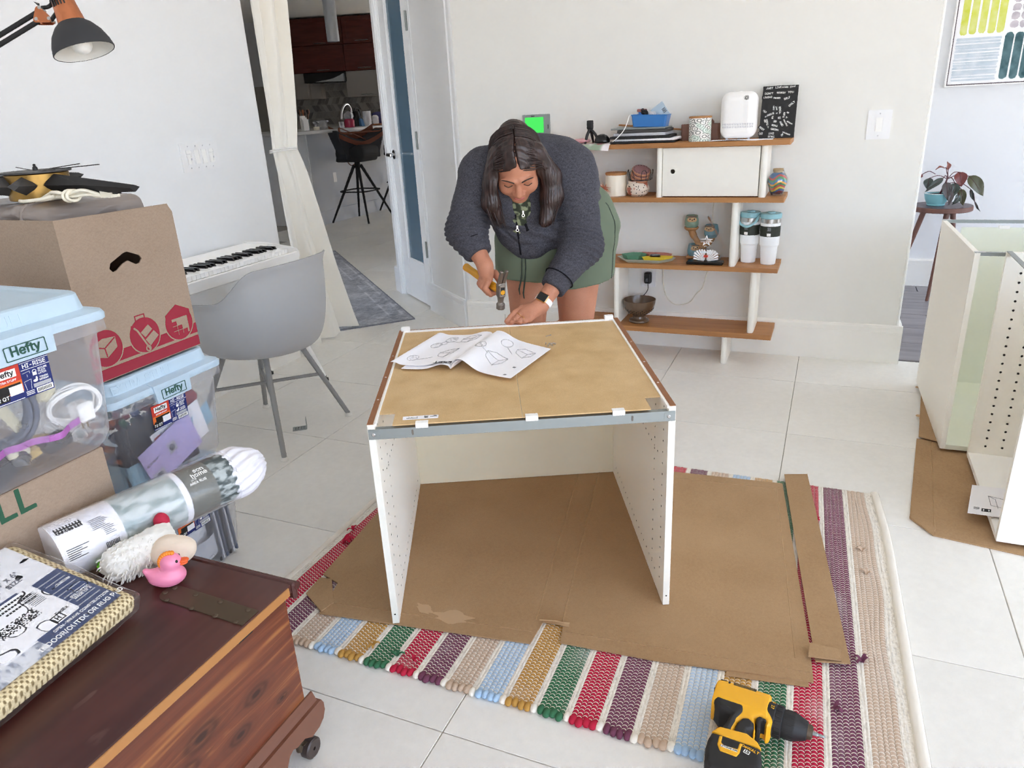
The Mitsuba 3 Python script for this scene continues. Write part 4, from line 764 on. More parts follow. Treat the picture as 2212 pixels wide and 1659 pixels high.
part(pf, 'slots', cat([box(-.068+.0075*i, -.065+.0075*i, -.0595, -.056, z, z+.009, .0008) for i in range(19) for z in (.055, .067)]), 'm_plastic_grey', m=PF, smooth=False, kind='stuff')
part(pf, 'badge', cat(lathe([(.010, 0), (.010, .001), (.0085, .001), (.0085, 0)], 24, frame((.035, -.0585, .186), (1, 0, 0), (0, 0, 1)), close=True), lathe([(.006, 0), (.006, .001), (.0035, .001), (.0035, 0)], 24, frame((.035, -.0585, .186), (1, 0, 0), (0, 0, 1)), close=True)), 'm_ink', m=PF)
part(pf, 'foot', cat(cyl((-.05, -.02, 0), (-.05, -.02, .01), .006, n=10), cyl((.05, -.02, 0), (.05, -.02, .01), .006, n=10), cyl((0, .03, 0), (0, .03, .01), .006, n=10)), 'm_plastic_grey', m=PF)
part(pf, 'button', ell((0, 0, .213), (.010, .010, .004)), 'm_white', m=PF, smooth=True)
def flower_col(p, n, uv):
    a = uv[0]*6.2832*0.053; z = uv[1]; d1, d2, c = voronoi(uv[0]*9, uv[1]*2.4); r = dr.sin(d1*17+c*6)
    w = smoothstep(.15, .45, r); lines = mix(C3('#f1efe9'), C3('#5f625c'), w*.9)
    return mix(lines, C3('#bfe0cf'), smoothstep(.62, .75, c)*.35)
M('m_flower', proc(flower_col), .3)
fp = thing('patterned_candle', 'white candle jar with a line-drawn flower pattern and wooden lid on the top board', 'candle')
def uv_cyl(r, h, n=40, k=2):
    u, v = np.meshgrid(np.linspace(0, 1, n+1), np.linspace(0, 1, k), indexing='ij'); P = np.stack([r*np.cos(u*6.28318), r*np.sin(u*6.28318), h*v], -1); idx = np.arange((n+1)*k).reshape(n+1, k)
    q = np.stack([idx[:-1, :-1], idx[1:, :-1], idx[1:, 1:], idx[:-1, 1:]], -1).reshape(-1, 4); return tm(P.reshape(-1, 3), np.vstack([q[:, [0, 1, 2]], q[:, [0, 2, 3]]])), np.stack([u, v*h/r], -1).reshape(-1, 2)
FM = frame((-.612, 3.755, TZ), (1, 0, 0), (0, 1, 0)); _m, _uv = uv_cyl(.052, .106); part(fp, 'jar', _m, 'm_flower', m=FM, smooth=True, uv=_uv)
part(fp, 'base', lathe([(0, 0), (.05, 0), (.052, .002)], 32), 'm_white', m=FM); part(fp, 'lid', lathe([(.05, .104), (.0535, .106), (.0535, .112), (.05, .114), (0, .114)], 36), 'm_shelf', m=FM)
M('m_tray_brown', '#7d5a4c', .55)
ob = thing('brown_desk_organiser', 'brown moulded desk organiser standing behind the patterned candle jar', 'organiser')
OM = frame((-.624, 3.855, TZ), (1, 0, 0), (0, 1, 0))
part(ob, 'tray', xf(prism(sg.Polygon(rcorners(.185, .07, .012)).difference(sg.Polygon(rcorners(.173, .058, .008))), .075, 0), np.eye(4)), 'm_tray_brown', m=OM, smooth=30); part(ob, 'floor', prism(sg.Polygon(rcorners(.183, .068, .012)), .006), 'm_tray_brown', m=OM, smooth=False)
part(ob, 'back', prism(sg.Polygon([(-.06, 0), (.06, 0), (.06, .085), (.045, .10), (-.045, .10), (-.06, .085)]), .008, 0, frame((0, .02, 0), (1, 0, 0), (0, 0, 1))), 'm_tray_brown', m=OM, smooth=False)
_r = random.Random(31)
pz = TZ
for i, (nm, lab, w, d, h, mt, ox, an) in enumerate((('black_folder', 'black folder at the bottom of the paper pile on the top board', .32, .20, .010, 'm_black', 0, 3), ('paper_sheaf', 'loose sheaf of white papers between black folder and laptop on the top board', .30, .19, .010, 'm_paper', .02, -5), ('black_laptop', 'thin black laptop in the middle of the paper pile', .30, .20, .012, 'm_black_matte', -.01, 2), ('grey_notebook', 'grey notebook lying upon the black laptop', .26, .18, .014, 'm_plastic_grey', -.01, -2), ('grey_binder', 'dark grey binder near the top of the paper pile', .25, .18, .014, 'm_charcoal', .0, 3), ('silver_tablet', 'flat silver tablet under the blue bin on the paper pile', .27, .17, .008, 'm_zinc', -.02, -1))):
    obj(nm, xf(box(-w/2, w/2, -d/2, d/2, 0, h, .002), rz(an, (-.885+ox, 3.79, pz+.0005))), mt, lab, {'black_folder': 'folder', 'paper_sheaf': 'papers', 'black_laptop': 'laptop', 'grey_notebook': 'notebook', 'grey_binder': 'binder', 'silver_tablet': 'tablet'}[nm], smooth=False); pz += h+.0008
obj('thin_board', xf(box(-.19, .19, -.012, .012, 0, .008, .001), frame((-.86, 3.895, pz-.013), (1, 0, -.10), (0, 1, 0))), 'm_shelf', 'long thin wooden slat lying behind the paper pile', 'slat', smooth=False)
M('m_blue_bin', '#3f78b8', .3)
bb = thing('blue_bin', 'small blue plastic bin full of odds and ends on the paper pile', 'bin')
BM = frame((-.862, 3.80, pz+.001), (1, .02, -.03), (0, 1, 0))
def tub_walls(w0, d0, w1, d1, h, t, r=.01, n=5):
    a, b = np.array(rcorners(w0, d0, r, n)), np.array(rcorners(w1, d1, r, n)); ai, bi = np.array(rcorners(w0-2*t, d0-2*t, r*.8, n)), np.array(rcorners(w1-2*t, d1-2*t, r*.8, n)); N = len(a)
    R = [np.c_[a, np.zeros(N)], np.c_[b, np.full(N, h)], np.c_[bi, np.full(N, h)], np.c_[ai, np.full(N, t)]]; V = np.vstack(R+[[[0, 0, 0]], [[0, 0, t]]]); F = []
    for s in range(3):
        for k in range(N): l = (k+1) % N; F += [[s*N+k, s*N+l, (s+1)*N+l], [s*N+k, (s+1)*N+l, (s+1)*N+k]]
    for k in range(N): l = (k+1) % N; F += [[4*N, l, k], [4*N+1, 3*N+k, 3*N+l]]
    return tm(V, F)
part(bb, 'tub', tub_walls(.160, .10, .178, .118, .055, .003), 'm_blue_bin', m=BM, smooth=40); part(bb, 'rim', tub_walls(.174, .114, .182, .122, .008, .003), 'm_blue_bin', m=BM@frame((0, 0, .049), (1, 0, 0), (0, 1, 0)), smooth=40)
part(bb, 'tab', prism(sg.Polygon(rcorners(.03, .03, .006, c=(-.06, .015))), .003, 0, frame((0, .05, .048), (1, 0, 0), (0, 0, 1))), 'm_blue_bin', m=BM, smooth=False)
scr = [lathe([(.011, -.004), (.015, -.004), (.015, .004), (.011, .004)], 14, BM@frame((-.03+.004*math.cos(i), -.02, .062+.003*i), (math.cos(i*1.9), math.sin(i*1.9), .2), (-math.sin(i*1.9), math.cos(i*1.9), .6)), close=True) for i in range(5)]
obj('hair_scrunchie', cat(scr), 'm_black_matte', 'black spiral hair tie poking out of the blue bin', 'hair tie')
M('m_rose', '#a9706c', .5); obj('spiral_hair_tie', tube([ap((-.045+.02*math.cos(t)+.004*math.cos(t*12), -.01+.012*math.sin(t), .075+.006*math.sin(t*12)), BM) for t in np.linspace(0, 6.2, 120)], .002, 5, closed=True), 'm_rose', 'rose spiral hair tie beside the black one in the blue bin', 'hair tie', smooth=True)
cd = thing('printed_card', 'pale blue printed card standing tilted in the blue bin', 'card'); CMx = BM@frame((.045, .01, .062), (.80, 0, .60), (-.60, .1, .80)); M('m_paleblue', '#aebfcb', .5)
part(cd, 'sheet', box(-.035, .035, -.030, .042, 0, .0012), 'm_paleblue', m=CMx, smooth=False); part(cd, 'print', cat([box(.012, .030, .008-.006*i, .011-.006*i, .0012, .0016) for i in range(4)]), 'm_ink', m=CMx@frame((0, 0, 0), (1, 0, 0), (0, 1, 0)), smooth=False)
obj('camera_module', cat(xf(box(-.016, .016, -.012, .012, 0, .03, .004), BM@frame((.01, -.025, .04), (1, 0, 0), (0, 1, 0))), xf(lathe([(0, 0), (.010, 0), (.010, .006), (.007, .008), (0, .008)], 20), BM@frame((.01, -.038, .057), (1, 0, 0), (0, 0, 1)))), 'm_plastic_grey', 'small grey gadget with a round eye in the blue bin', 'gadget')
obj('white_cable', tube(bend([(-.955, 3.80, 1.240), (-.955, 3.735, 1.235), (-.960, 3.715, 1.205), (-.975, 3.69, 1.165), (-1.01, 3.675, 1.128), (-1.045, 3.72, 1.1115), (-1.048, 3.78, 1.1105)], 50), .0024, 6), 'm_white', 'white charging cable hanging from the blue bin over the paper pile', 'cable', smooth=True)
# tripod clamp, mouse, magazine, shells
cp = thing('flexible_tripod', 'small black flexible tripod standing beside the black mouse', 'tripod')
part(cp, 'head', sdf_mesh(lambda p: d_box(p, (-1.166, 3.765, 1.200), (.016, .011, .022), .006), (-1.19, 3.74, 1.17), (-1.14, 3.79, 1.23), .0025), 'm_black', smooth=True)
for e in ((-1.184, 3.735, 1.1115), (-1.118, 3.752, 1.1125), (-1.160, 3.80, 1.1125)):
    part(cp, 'leg', tube(bend([(-1.166, 3.765, 1.183), ((-1.166*.55+e[0]*.45)+.2*(e[0]+1.166), .5*(3.765+e[1]), 1.150), e], 14), [.008, .0075, .007, .005], 8), 'm_black', smooth=True)
ms = thing('computer_mouse', 'glossy black computer mouse lying on the magazine on the top board', 'mouse')
part(ms, 'body', sdf_mesh(lambda p: smax(d_ell(p, (-1.094, 3.735, 1.119), (.040, .030, .037)), 1.1125-p[:, 2], .006), (-1.15, 3.69, 1.10), (-1.04, 3.78, 1.17), .003), 'm_black_gloss', smooth=True)
mg = thing('magazine', 'glossy magazine hanging over the edge of the top board under the mouse', 'magazine')
def magcol(p, n, uv): return mix(mix(C3('#e6dfe0'), C3('#8fa08a'), smoothstep(.45, .6, fbm(p[0]*22, p[1]*22, 0, 2))), C3('#a45a63'), smoothstep(.58, .68, fbm(p[0]*30+9, p[1]*20, 3, 2)))
M('m_magazine', proc(magcol), .3); part(mg, 'cover', grid(lambda u, v: np.stack([-1.275+.235*u+.03*v, 3.655+.17*v, 1.1096+.0*v-.022*np.clip(.10-v, 0, 1)*(.5+u)/.10+.0008*u], -1), 16, 14, .0014), 'm_magazine', smooth=50)
M('m_pink_bag', '#c58f93', .35); obj('pink_pouch', sdf_mesh(lambda p: d_ell(p, (-1.212, 3.765, 1.1235), (.046, .045, .012))+.004*(meshkit.noise(p*55)-.5), (-1.28, 3.70, 1.10), (-1.14, 3.83, 1.15), .004), 'm_pink_bag', 'crumpled pink plastic pouch left of the tripod', 'pouch', smooth=True)
M('m_coral', '#d9b79a', .6); _r = random.Random(6); obj('sea_shell', cat([xf(lathe([(0, 0), (.008, .004), (.006, .02), (0, .038)], 7), frame((-1.29+_r.uniform(-.012, .012), 3.765+_r.uniform(-.012, .012), 1.112), (1, 0, _r.uniform(-.6, .6)), (0, 1, _r.uniform(-.6, .6)))) for i in range(8)]), 'm_coral', 'spiky peach coloured sea shell at the left of the top board', 'shell')
obj('leaflet', grid(lambda u, v: np.stack([-.555+.28*u, 3.682+.10*v, 1.1078+.0004+.003*np.sin(u*5)*(1-v)], -1), 10, 6, .0006), 'm_pink_bag' if False else 'm_paper', 'flat white leaflet lying under the air purifier', 'leaflet', smooth=40)
# wall tablet with a bright green screen (lit)
tb = thing('wall_panel', 'grey wall mounted panel with a lit green screen behind the head', 'wall panel')
part(tb, 'case', prism(sg.Polygon(rcorners(.155, .108, .004, c=(-1.519, 1.206))), .016, 0, frame((0, YB-.001, 0), (1, 0, 0), (0, 0, 1))), 'm_zinc', smooth=False)
scene['m_screen'] = {'type': 'diffuse', 'reflectance': rgb('#102a12')}
k = part(tb, 'screen', prism(sg.Polygon(rcorners(.108, .080, .004, c=(-1.528, 1.206))), .0012, 0, frame((0, YB-.017, 0), (1, 0, 0), (0, 0, 1))), 'm_screen', smooth=False)
scene[k]['emitter'] = {'type': 'area', 'radiance': {'type': 'rgb', 'value': [0.003, 0.032, 0.005]}}
part(tb, 'slot', box(-1.545, -1.525, YB-.0180, YB-.0165, 1.250, 1.254), 'm_black', smooth=False); part(tb, 'button', box(-1.450, -1.4465, YB-.0185, YB-.0165, 1.185, 1.205), 'm_black', smooth=False)
# --- second board
Z2 = .848
cn = thing('floral_canister', 'cream canister with flower drawings and a wooden lid on the second board', 'canister')
NM = frame((-1.029, 3.765, Z2), (1, 0, 0), (0, 1, 0)); M('m_cream', '#e7decd', .3); part(cn, 'body', lathe([(0, 0), (.052, 0), (.0545, .004), (.0545, .104), (.052, .107)], 36), 'm_cream', m=NM)
part(cn, 'lid', lathe([(0, .105), (.053, .105), (.0555, .108), (.0555, .116), (.053, .118), (0, .118)], 36), 'm_shelf', m=NM)
M('m_stem', '#55603f', .6); M('m_petal', '#b7b07a', .6); M('m_robin', '#c66a3a', .6)
def oncyl(a, z, r=.0552): return (r*math.sin(math.radians(a)), -r*math.cos(math.radians(a)), z)
for a, z in ((-35, .078), (5, .082), (38, .088), (-12, .062), (52, .06)):
    part(cn, 'flower', cat(tube([oncyl(a+8, .012), oncyl(a+3, z*.5), oncyl(a, z)], .0008, 4), *[tube([oncyl(a, z), oncyl(a+9*math.cos(t), z+.009*math.sin(t))], .0009, 4) for t in np.linspace(0, 5.4, 7)]), 'm_stem' if a % 2 else 'm_petal')
part(cn, 'bird', ell(oncyl(22, .035, .054), (.012, .004, .012), 8), 'm_robin', smooth=True)
pt = thing('speckled_bowl', 'round speckled cream pottery bowl on the second board, holding the coaster rack', 'bowl')
PMx = frame((-.912, 3.755, Z2), (1, 0, 0), (0, 1, 0))
def speck(p, n, uv):
    d1, d2, c = voronoi(p[0]*60+p[1]*37, p[2]*60); return mix(mix(C3('#d9cbbb'), C3('#3a2a24'), smoothstep(.22, .14, d1)*smoothstep(.45, .5, c)), C3('#a8604a'), smoothstep(.60, .66, fbm(p[0]*24, p[1]*24, p[2]*24+4, 2)))
M('m_speckle', proc(speck), .3); part(pt, 'body', lathe([(0, 0), (.032, 0), (.050, .012), (.0585, .034), (.055, .054), (.047, .066), (.050, .076), (.046, .076), (.043, .066), (.048, .05), (.045, .02), (0, .01)], 40), 'm_speckle', m=PMx)
cr = thing('coaster_rack', 'black wire rack with round pottery coasters sitting on the speckled bowl', 'rack')
RM = frame((-.900, 3.755, Z2+.0775), (1, 0, 0), (0, 1, 0)); wr_ = [tube([(.054*math.cos(t), .054*math.sin(t), .003) for t in np.linspace(0, 6.28, 26)[:-1]], .0016, 5, closed=True)]
for a in range(0, 360, 60):
    c, s = math.cos(math.radians(a)), math.sin(math.radians(a)); wr_.append(tube(bend([(.056*c-.012*s, .056*s+.012*c, .003), (.062*c-.012*s, .062*s+.012*c, .04), (.062*c, .062*s, .052), (.062*c+.012*s, .062*s-.012*c, .04), (.056*c+.012*s, .056*s-.012*c, .003)], 20), .0016, 5))
part(cr, 'wire', cat(wr_), 'm_black', m=RM, smooth=True)
M('m_coaster', '#9a7577', .3); M('m_terracotta', '#a9755a', .7)
for i in range(3):
    q = RM@frame((.004*i-.004, -.004, .010+.016*i), (1, 0, -.32), (0, .9, .42)); co = thing('coaster', ('lowest', 'middle', 'topmost')[i]+' round pinkish pottery coaster tilted in the wire rack', 'coaster', 'pottery coasters')
    part(co, 'disc', lathe([(0, 0), (.044, 0), (.047, .003), (.047, .009), (.044, .012), (0, .012)], 32), 'm_terracotta', m=q); part(co, 'glaze', lathe([(0, .0121), (.043, .0121), (.043, .0132), (0, .0132)], 32), 'm_coaster', m=q)
    part(co, 'dots', cat([ell((.037*math.cos(t), .037*math.sin(t), .0132), (.0028, .0028, .0006), 5) for t in np.linspace(0, 6.28, 17)[:-1]]), 'm_brow', m=q, kind='stuff')
M('m_rosegold', '#c98f76', .3, metallic=.9); _r = random.Random(17); st = []
for i in range(26):
    v = np.array([_r.gauss(0, 1) for _ in range(3)]); v /= np.linalg.norm(v); c = np.array([-1.072, 3.690, Z2+.046])+.004*np.array([_r.uniform(-1, 1) for _ in range(3)]); L = _r.uniform(.030, .043)*(1-.35*abs(v[1])); st.append(tube([c-v*L*.6, c+v*L], [.0022, .0009], 5))
obj('metal_star_ornament', cat(st), 'm_rosegold', 'spiky rose gold metal ornament left of the floral canister', 'ornament')
sj = thing('sand_art_jar', 'corked glass jar of layered coloured sand at the right end of the second board', 'jar')
JM = frame((-.2415, 3.775, Z2), (1, 0, 0), (0, 1, 0))
def sand(p, n, uv):
    h = (p[2]-.848)/.1+.13*(fbm(p[0]*38, p[1]*38, p[2]*9, 3)-.5); k = h*11+.9*dr.sin(p[0]*90)
    cols = ['#56232a', '#6b2c3a', '#2f4f7d', '#c0b24a', '#b64a3e', '#3f7a4e', '#d9a24a', '#3d6f9d', '#4a8a55', '#b34a44', '#3d6389']; c = C3(cols[0])
    for i, q in enumerate(cols): c = dr.select(k > i, C3(q), c)
    return c
M('m_sand', proc(sand), .18, clearcoat=.8, clearcoat_gloss=.95)
part(sj, 'sand', lathe([(0, .006), (.024, .006), (.032, .025), (.042, .060), (.0415, .078), (.030, .098), (.022, .104), (0, .104)], 28), 'm_sand', m=JM, smooth=True)
part(sj, 'glass', lathe([(.0, 0), (.027, 0), (.029, .006), (.036, .025), (.046, .060), (.0455, .080), (.032, .101), (.0255, .106), (.0275, .112), (.0275, .116), (.025, .117), (.0235, .106), (.0305, .0985), (.043, .079), (.0435, .060), (.0335, .026), (.0265, .0055), (0, .0055)], 28), 'm_glass', m=JM, smooth=True)
M('m_cork', '#a78f6d', .8); part(sj, 'cork', lathe([(0, .107), (.0215, .107), (.0235, .117), (.0235, .124), (0, .124)], 20), 'm_cork', m=JM)
# --- third board
Z3 = .513
def hexpts(w, d): return [(-w/2, 0), (-w*.30, -d/2), (w*.30, -d/2), (w/2, 0), (w*.30, d/2), (-w*.30, d/2)]
hx_ = thing('hexagonal_tray', 'pale green hexagonal tray on the third board', 'tray'); M('m_sage', '#b3bbab', .4); HMx = frame((-.868, 3.775, Z3), (1, 0, 0), (0, 1, 0))
def loft(P, Q, h, t=.004):
    P, Q = np.array(P, float), np.array(Q, float); N = len(P); V = np.vstack([np.c_[P, np.zeros(N)], np.c_[Q, np.full(N, h)], np.c_[Q*.965, np.full(N, h)], np.c_[P*.965, np.full(N, t)], [[0, 0, 0]], [[0, 0, t]]]); F = []
    for s in range(3):
        for k in range(N): l = (k+1) % N; F += [[s*N+k, s*N+l, (s+1)*N+l], [s*N+k, (s+1)*N+l, (s+1)*N+k]]
    for k in range(N): l = (k+1) % N; F += [[4*N, l, k], [4*N+1, 3*N+k, 3*N+l]]
    return tm(V, F)
part(hx_, 'dish', loft(hexpts(.27, .14), hexpts(.315, .175), .018), 'm_sage', m=HMx, smooth=False)
for nm, lab, col, o, pts in (('green_tray', 'small green angular tray nested at the left of the pale tray', '#5f9174', (-.065, .01), [(-.07, .0), (-.03, -.045), (.035, -.045), (.065, .01), (.03, .05), (-.02, .05)]), ('coral_tray', 'small coral angular tray nested at the back of the pale tray', '#b9796a', (.03, .045), [(-.07, .03), (-.02, -.025), (.08, -.025), (.10, .0), (.055, .03)]), ('yellow_tray', 'small yellow angular tray nested at the right of the pale tray', '#dcc03c', (.06, -.02), [(-.07, -.035), (.05, -.035), (.085, .012), (-.02, .012)])):
    M('m_'+nm, col, .45); obj(nm, loft(np.array(pts)*.85, np.array(pts), .022, .003), 'm_'+nm, lab, 'tray', smooth=False, m=HMx@frame((o[0], o[1], .0075), (1, 0, 0), (0, 1, 0)))
obj('black_tub', lathe([(0, 0), (.026, 0), (.0275, .003), (.0275, .024), (.0255, .026), (0, .026)], 30, frame((-.816, 3.755, Z3+.0090), (1, 0, 0), (0, 1, 0))), 'm_black_gloss', 'small round black tub standing in the yellow tray', 'tub')
aw = thing('acrylic_award', 'clear pointed acrylic award with a white star on a black base on the third board', 'award')
AY = 3.735; AMx = frame((-.552, AY, 0), (1, 0, 0), (0, 0, 1))      # x, z in the face; normal towards the room
dia = np.array([(.0, .755), (-.088, .603), (-.066, .528), (.066, .528), (.088, .603)])
part(aw, 'plate', xf(prism(dia, .016, -.008), AMx) if False else tm(*(lambda A, B: (np.vstack([np.c_[A, np.full(5, -.009)], np.c_[B, np.full(5, .009)]]), [[0, 2, 1], [0, 3, 2], [0, 4, 3], [5, 6, 7], [5, 7, 8], [5, 8, 9]]+[q for k in range(5) for q in ([k, (k+1) % 5, 5+(k+1) % 5], [k, 5+(k+1) % 5, 5+k])]))((dia-[0, .62])*1.0+[0, .62], (dia-[0, .62])*.93+[0, .62])), 'm_glass', m=AMx, smooth=False)
part(aw, 'base', box(-.090, .090, -.030, .030, 0, .015, .003), 'm_black_gloss', m=frame((-.556, AY, Z3+.0002), (1, 0, 0), (0, 1, 0)), smooth=False)
M('m_print_white', '#f4f4f4', .6)
stp = [(.0+(.030 if i % 2 == 0 else .0125)*math.sin(i*math.pi/5), .632+(.030 if i % 2 == 0 else .0125)*math.cos(i*math.pi/5)) for i in range(10)]
star = sg.Polygon(stp); ring_ = star.difference(star.buffer(-.0040)).difference(sg.box(-.04, .6275, .04, .638)); bars = sg.MultiPolygon([sg.box(-.030, .638, .030, .6400), sg.box(-.030, .6255, .030, .6275)])
part(aw, 'star', prism(ring_, .0006, .0095, AMx), 'm_print_white', smooth=False); part(aw, 'star_bar', prism(bars.geoms[0], .0006, .0095, AMx), 'm_print_white', smooth=False); part(aw, 'star_bar', prism(bars.geoms[1], .0006, .0095, AMx), 'm_print_white', smooth=False)
part(aw, 'star_text', text('STAR', .0075, .0006, m=AMx@frame((.010, .6328, .0095), (1, 0, 0), (0, 1, 0))), 'm_print_white')
part(aw, 'year', text('2023', .0045, .0006, m=AMx@frame((-.004, .604, .0095), (1, 0, 0), (0, 1, 0))), 'm_print_white')
part(aw, 'name_line', cat([box(-.026+.0075*i, -.0205+.0075*i, .588, .5915, .0095, .0100) for i in range(7)]), 'm_ink', m=AMx, smooth=False)
part(aw, 'plaque', box(-.030, .030, .570, .5795, .0092, .0098), 'm_print_white', m=AMx, smooth=False); part(aw, 'plaque_text', cat([box(-.025+.0085*i, -.019+.0085*i, .573, .5765, .0098, .0101) for i in range(6)]), 'm_paleblue', m=AMx, smooth=False)
part(aw, 'red_mark', box(-.011, .011, .548, .560, .0092, .0100), 'm_label_red', m=AMx, smooth=False)
for s in (-1, 1):
    for i in range(7):
        a0, a1 = math.radians(8+11.5*i), math.radians(15.5+11.5*i); L = .050+.020*(1-abs(i-2.2)/5); P = [(s*.004+s*.006*math.cos(a0), .529+.006*math.sin(a0)), (s*L*1.02*math.cos(a0), .529+min(L*1.1, .085)*math.sin(a0)*(.98)), (s*L*1.02*math.cos(a1), .529+L*1.1*math.sin(a1)), (s*.004+s*.006*math.cos(a1), .529+.006*math.sin(a1))]
        part(aw, 'ray', prism(P, .0006, .0092, AMx), 'm_print_white', smooth=False)
# owl planter: three owl pots on a branch
ow = thing('owl_planter', 'branch shaped planter with three pottery owl pots behind the acrylic award', 'planter')
M('m_branch', '#a87a4e', .6); M('m_owl_green', '#7e9480', .4); M('m_owl_blue', '#5b8896', .4); M('m_owl_face', '#c4a27a', .5); M('m_owl_brown', '#7a6a58', .5)
part(ow, 'branch', sdf_mesh(lambda p: smin(smin(d_chain(p, [(-.650, 3.85, .668), (-.640, 3.85, .640), (-.600, 3.852, .580), (-.585, 3.852, .53)], (.020, .013, .016, .024), .02), d_chain(p, [(-.595, 3.852, .58), (-.56, 3.852, .60), (-.548, 3.85, .622)], (.014, .012, .020), .02), .02), d_box(p, (-.585, 3.852, .5265), (.085, .035, .0065), .004), .012), (-.69, 3.80, .505), (-.48, 3.90, .70), .004), 'm_branch', smooth=True)
part(ow, 'dish', lathe([(0, .0), (.028, .0), (.036, .008), (.037, .016), (.033, .016), (.03, .008), (0, .006)], 26, frame((-.650, 3.85, .664), (1, 0, 0), (0, 1, 0))), 'm_branch')
for (x, z, mt, w, a) in ((-.650, .674, 'm_owl_green', .035, 12), (-.548, .628, 'm_owl_blue', .036, -12), (-.634, .528, 'm_owl_blue', .032, 25)):
    o = part(ow, 'owl_pot', lathe([(0, 0), (.7*w, 0), (w, .25*.066), (1.02*w, .5*.066), (.86*w, .95*.066), (.80*w, .99*.066), (.72*w, .95*.066), (0, .9*.066)], 26), mt, m=frame((x, 3.85, z), (1, 0, 0), (0, 1, 0)))
    R_ = rz(a, (x, 3.85, z)); part(o, 'face', ell((0, -.84*w, .046), (.72*w, .26*w, .014), 10), 'm_owl_face', m=R_, smooth=True)
    for s in (-1, 1): part(o, 'eye', ell((s*.30*w, -1.07*w, .050), (.0035, .0025, .0038), 6), 'm_black_gloss', m=R_, smooth=True)
    part(o, 'beak', xf(lathe([(0, -.005), (.0032, .002), (0, .004)], 6), R_@frame((0, -1.10*w, .045), (1, 0, 0), (0, 1, 0))), 'm_brow'); part(o, 'brow', ell((0, -.80*w, .0605), (.78*w, .24*w, .0045), 8), 'm_owl_brown', m=R_, smooth=True)
# tumblers
M('m_tumbler', '#eef0f1', .35); M('m_teal', '#8fbcc4', .4); M('m_sleeve', '#272c22', .6)
for (x, y, lab, a) in ((-.357, 3.825, 'white insulated tumbler with teal lid, its handle tipped down, left of the pair', -20), (-.2585, 3.790, 'white insulated tumbler with teal lid at the right end of the third board', 30)):
    tu = thing('tumbler', lab, 'tumbler', 'white tumblers with teal lids'); Q = rz(a, (x, y, Z3))
    part(tu, 'body', lathe([(0, 0), (.033, 0), (.0355, .003), (.040, .085), (.0415, .092), (.0455, .096), (.0470, .205), (0, .205)], 36), 'm_tumbler', m=Q, smooth=35)
    part(tu, 'steel_band', lathe([(.0472, .204), (.0476, .206), (.0478, .224), (.0465, .2255), (0, .2255)], 36), 'm_steel', m=Q)
    part(tu, 'lid', lathe([(.0470, .2255), (.0495, .228), (.0495, .246), (.046, .250), (.020, .250), (.018, .256), (0, .256)], 36), 'm_teal', m=Q)
    hp_ = [(-.040, -.032, .240), (-.042, -.042, .228), (-.030, -.055, .200), (.012, -.064, .186), (.045, -.047, .205), (.050, -.02, .232), (.0495, 0, .240)] if a < 0 else [(.0495, .0, .240), (.058, .02, .235), (.060, .03, .215), (.056, .025, .200)]
    part(tu, 'handle', tube(bend(hp_, 30), .006, 8, flat=.5), 'm_teal', m=Q, smooth=True)
    lb = part(tu, 'sleeve', lathe([(.0466, .140), (.0473, .1402), (.0479, .1898), (.0472, .190)], 36), 'm_sleeve', m=Q)
    def onT(t, z): return (.0482*math.sin(math.radians(t)), -.0482*math.cos(math.radians(t)), z)
    b0 = -20 if a > 0 else -35
    part(lb, 'barcode', cat([xf(box(-.0011, .0011, 0, .0008, -.007, .007), frame(onT(b0+8+2.4*i-a, .150), (math.cos(math.radians(b0+8+2.4*i-a)), math.sin(math.radians(b0+8+2.4*i-a)), 0), (-math.sin(math.radians(b0+8+2.4*i-a)), math.cos(math.radians(b0+8+2.4*i-a)), 0))) for i in range(9)]), 'm_white', m=Q, smooth=False)
    part(lb, 'print', cat([xf(box(-.008, .008, 0, .0008, -.0008, .0008), frame(onT(b0+18-a, .184-.0045*i), (math.cos(math.radians(b0+18-a)), math.sin(math.radians(b0+18-a)), 0), (-math.sin(math.radians(b0+18-a)), math.cos(math.radians(b0+18-a)), 0))) for i in range(4)]), 'm_ink_pale', m=Q, smooth=False)
# --- fourth board
M('m_colander', '#5e4a38', .22, clearcoat=.7, clearcoat_gloss=.9)
co = thing('pottery_colander', 'glossy brown footed pottery colander on the bottom board', 'colander'); CMc = frame((-.900, 3.775, .1770), (1, 0, 0), (0, 1, 0))
part(co, 'bowl', lathe([(0, 0), (.052, 0), (.056, .005), (.053, .012), (.036, .020), (.034, .032), (.042, .042), (.068, .062), (.082, .092), (.088, .122), (.085, .124), (.079, .096), (.064, .067), (.035, .049), (0, .045)], 48), 'm_colander', m=CMc)
dots = []
for z, r, n in ((.050, .0545, 16), (.058, .064, 18), (.066, .0715, 20), (.074, .0765, 22)):
    for i in range(n): t = 6.283*i/n+.1*z; dots.append(ell((r*math.cos(t), r*math.sin(t), z), (.0026, .0026, .0026), 5))
    for i in range(n): t = 6.283*i/n; dots.append(ell(((r-.006)*math.cos(t), (r-.006)*math.sin(t), z+.004), (.0026, .0026, .0026), 5))
part(co, 'holes', cat(dots), 'm_hole', m=CMc, kind='stuff')
ou = thing('wall_outlet', 'white wall outlet plate under the third board', 'outlet'); part(ou, 'plate', prism(sg.Polygon(rcorners(.080, .122, .004, c=(-.886, .395))), .006, 0, frame((0, YB-.0005, 0), (1, 0, 0), (0, 0, 1))), 'm_plate', smooth=False)
part(ou, 'socket', prism(sg.Polygon(rcorners(.034, .066, .004, c=(-.886, .395))), .002, 0, frame((0, YB-.0062, 0), (1, 0, 0), (0, 0, 1))), 'm_white', smooth=False)
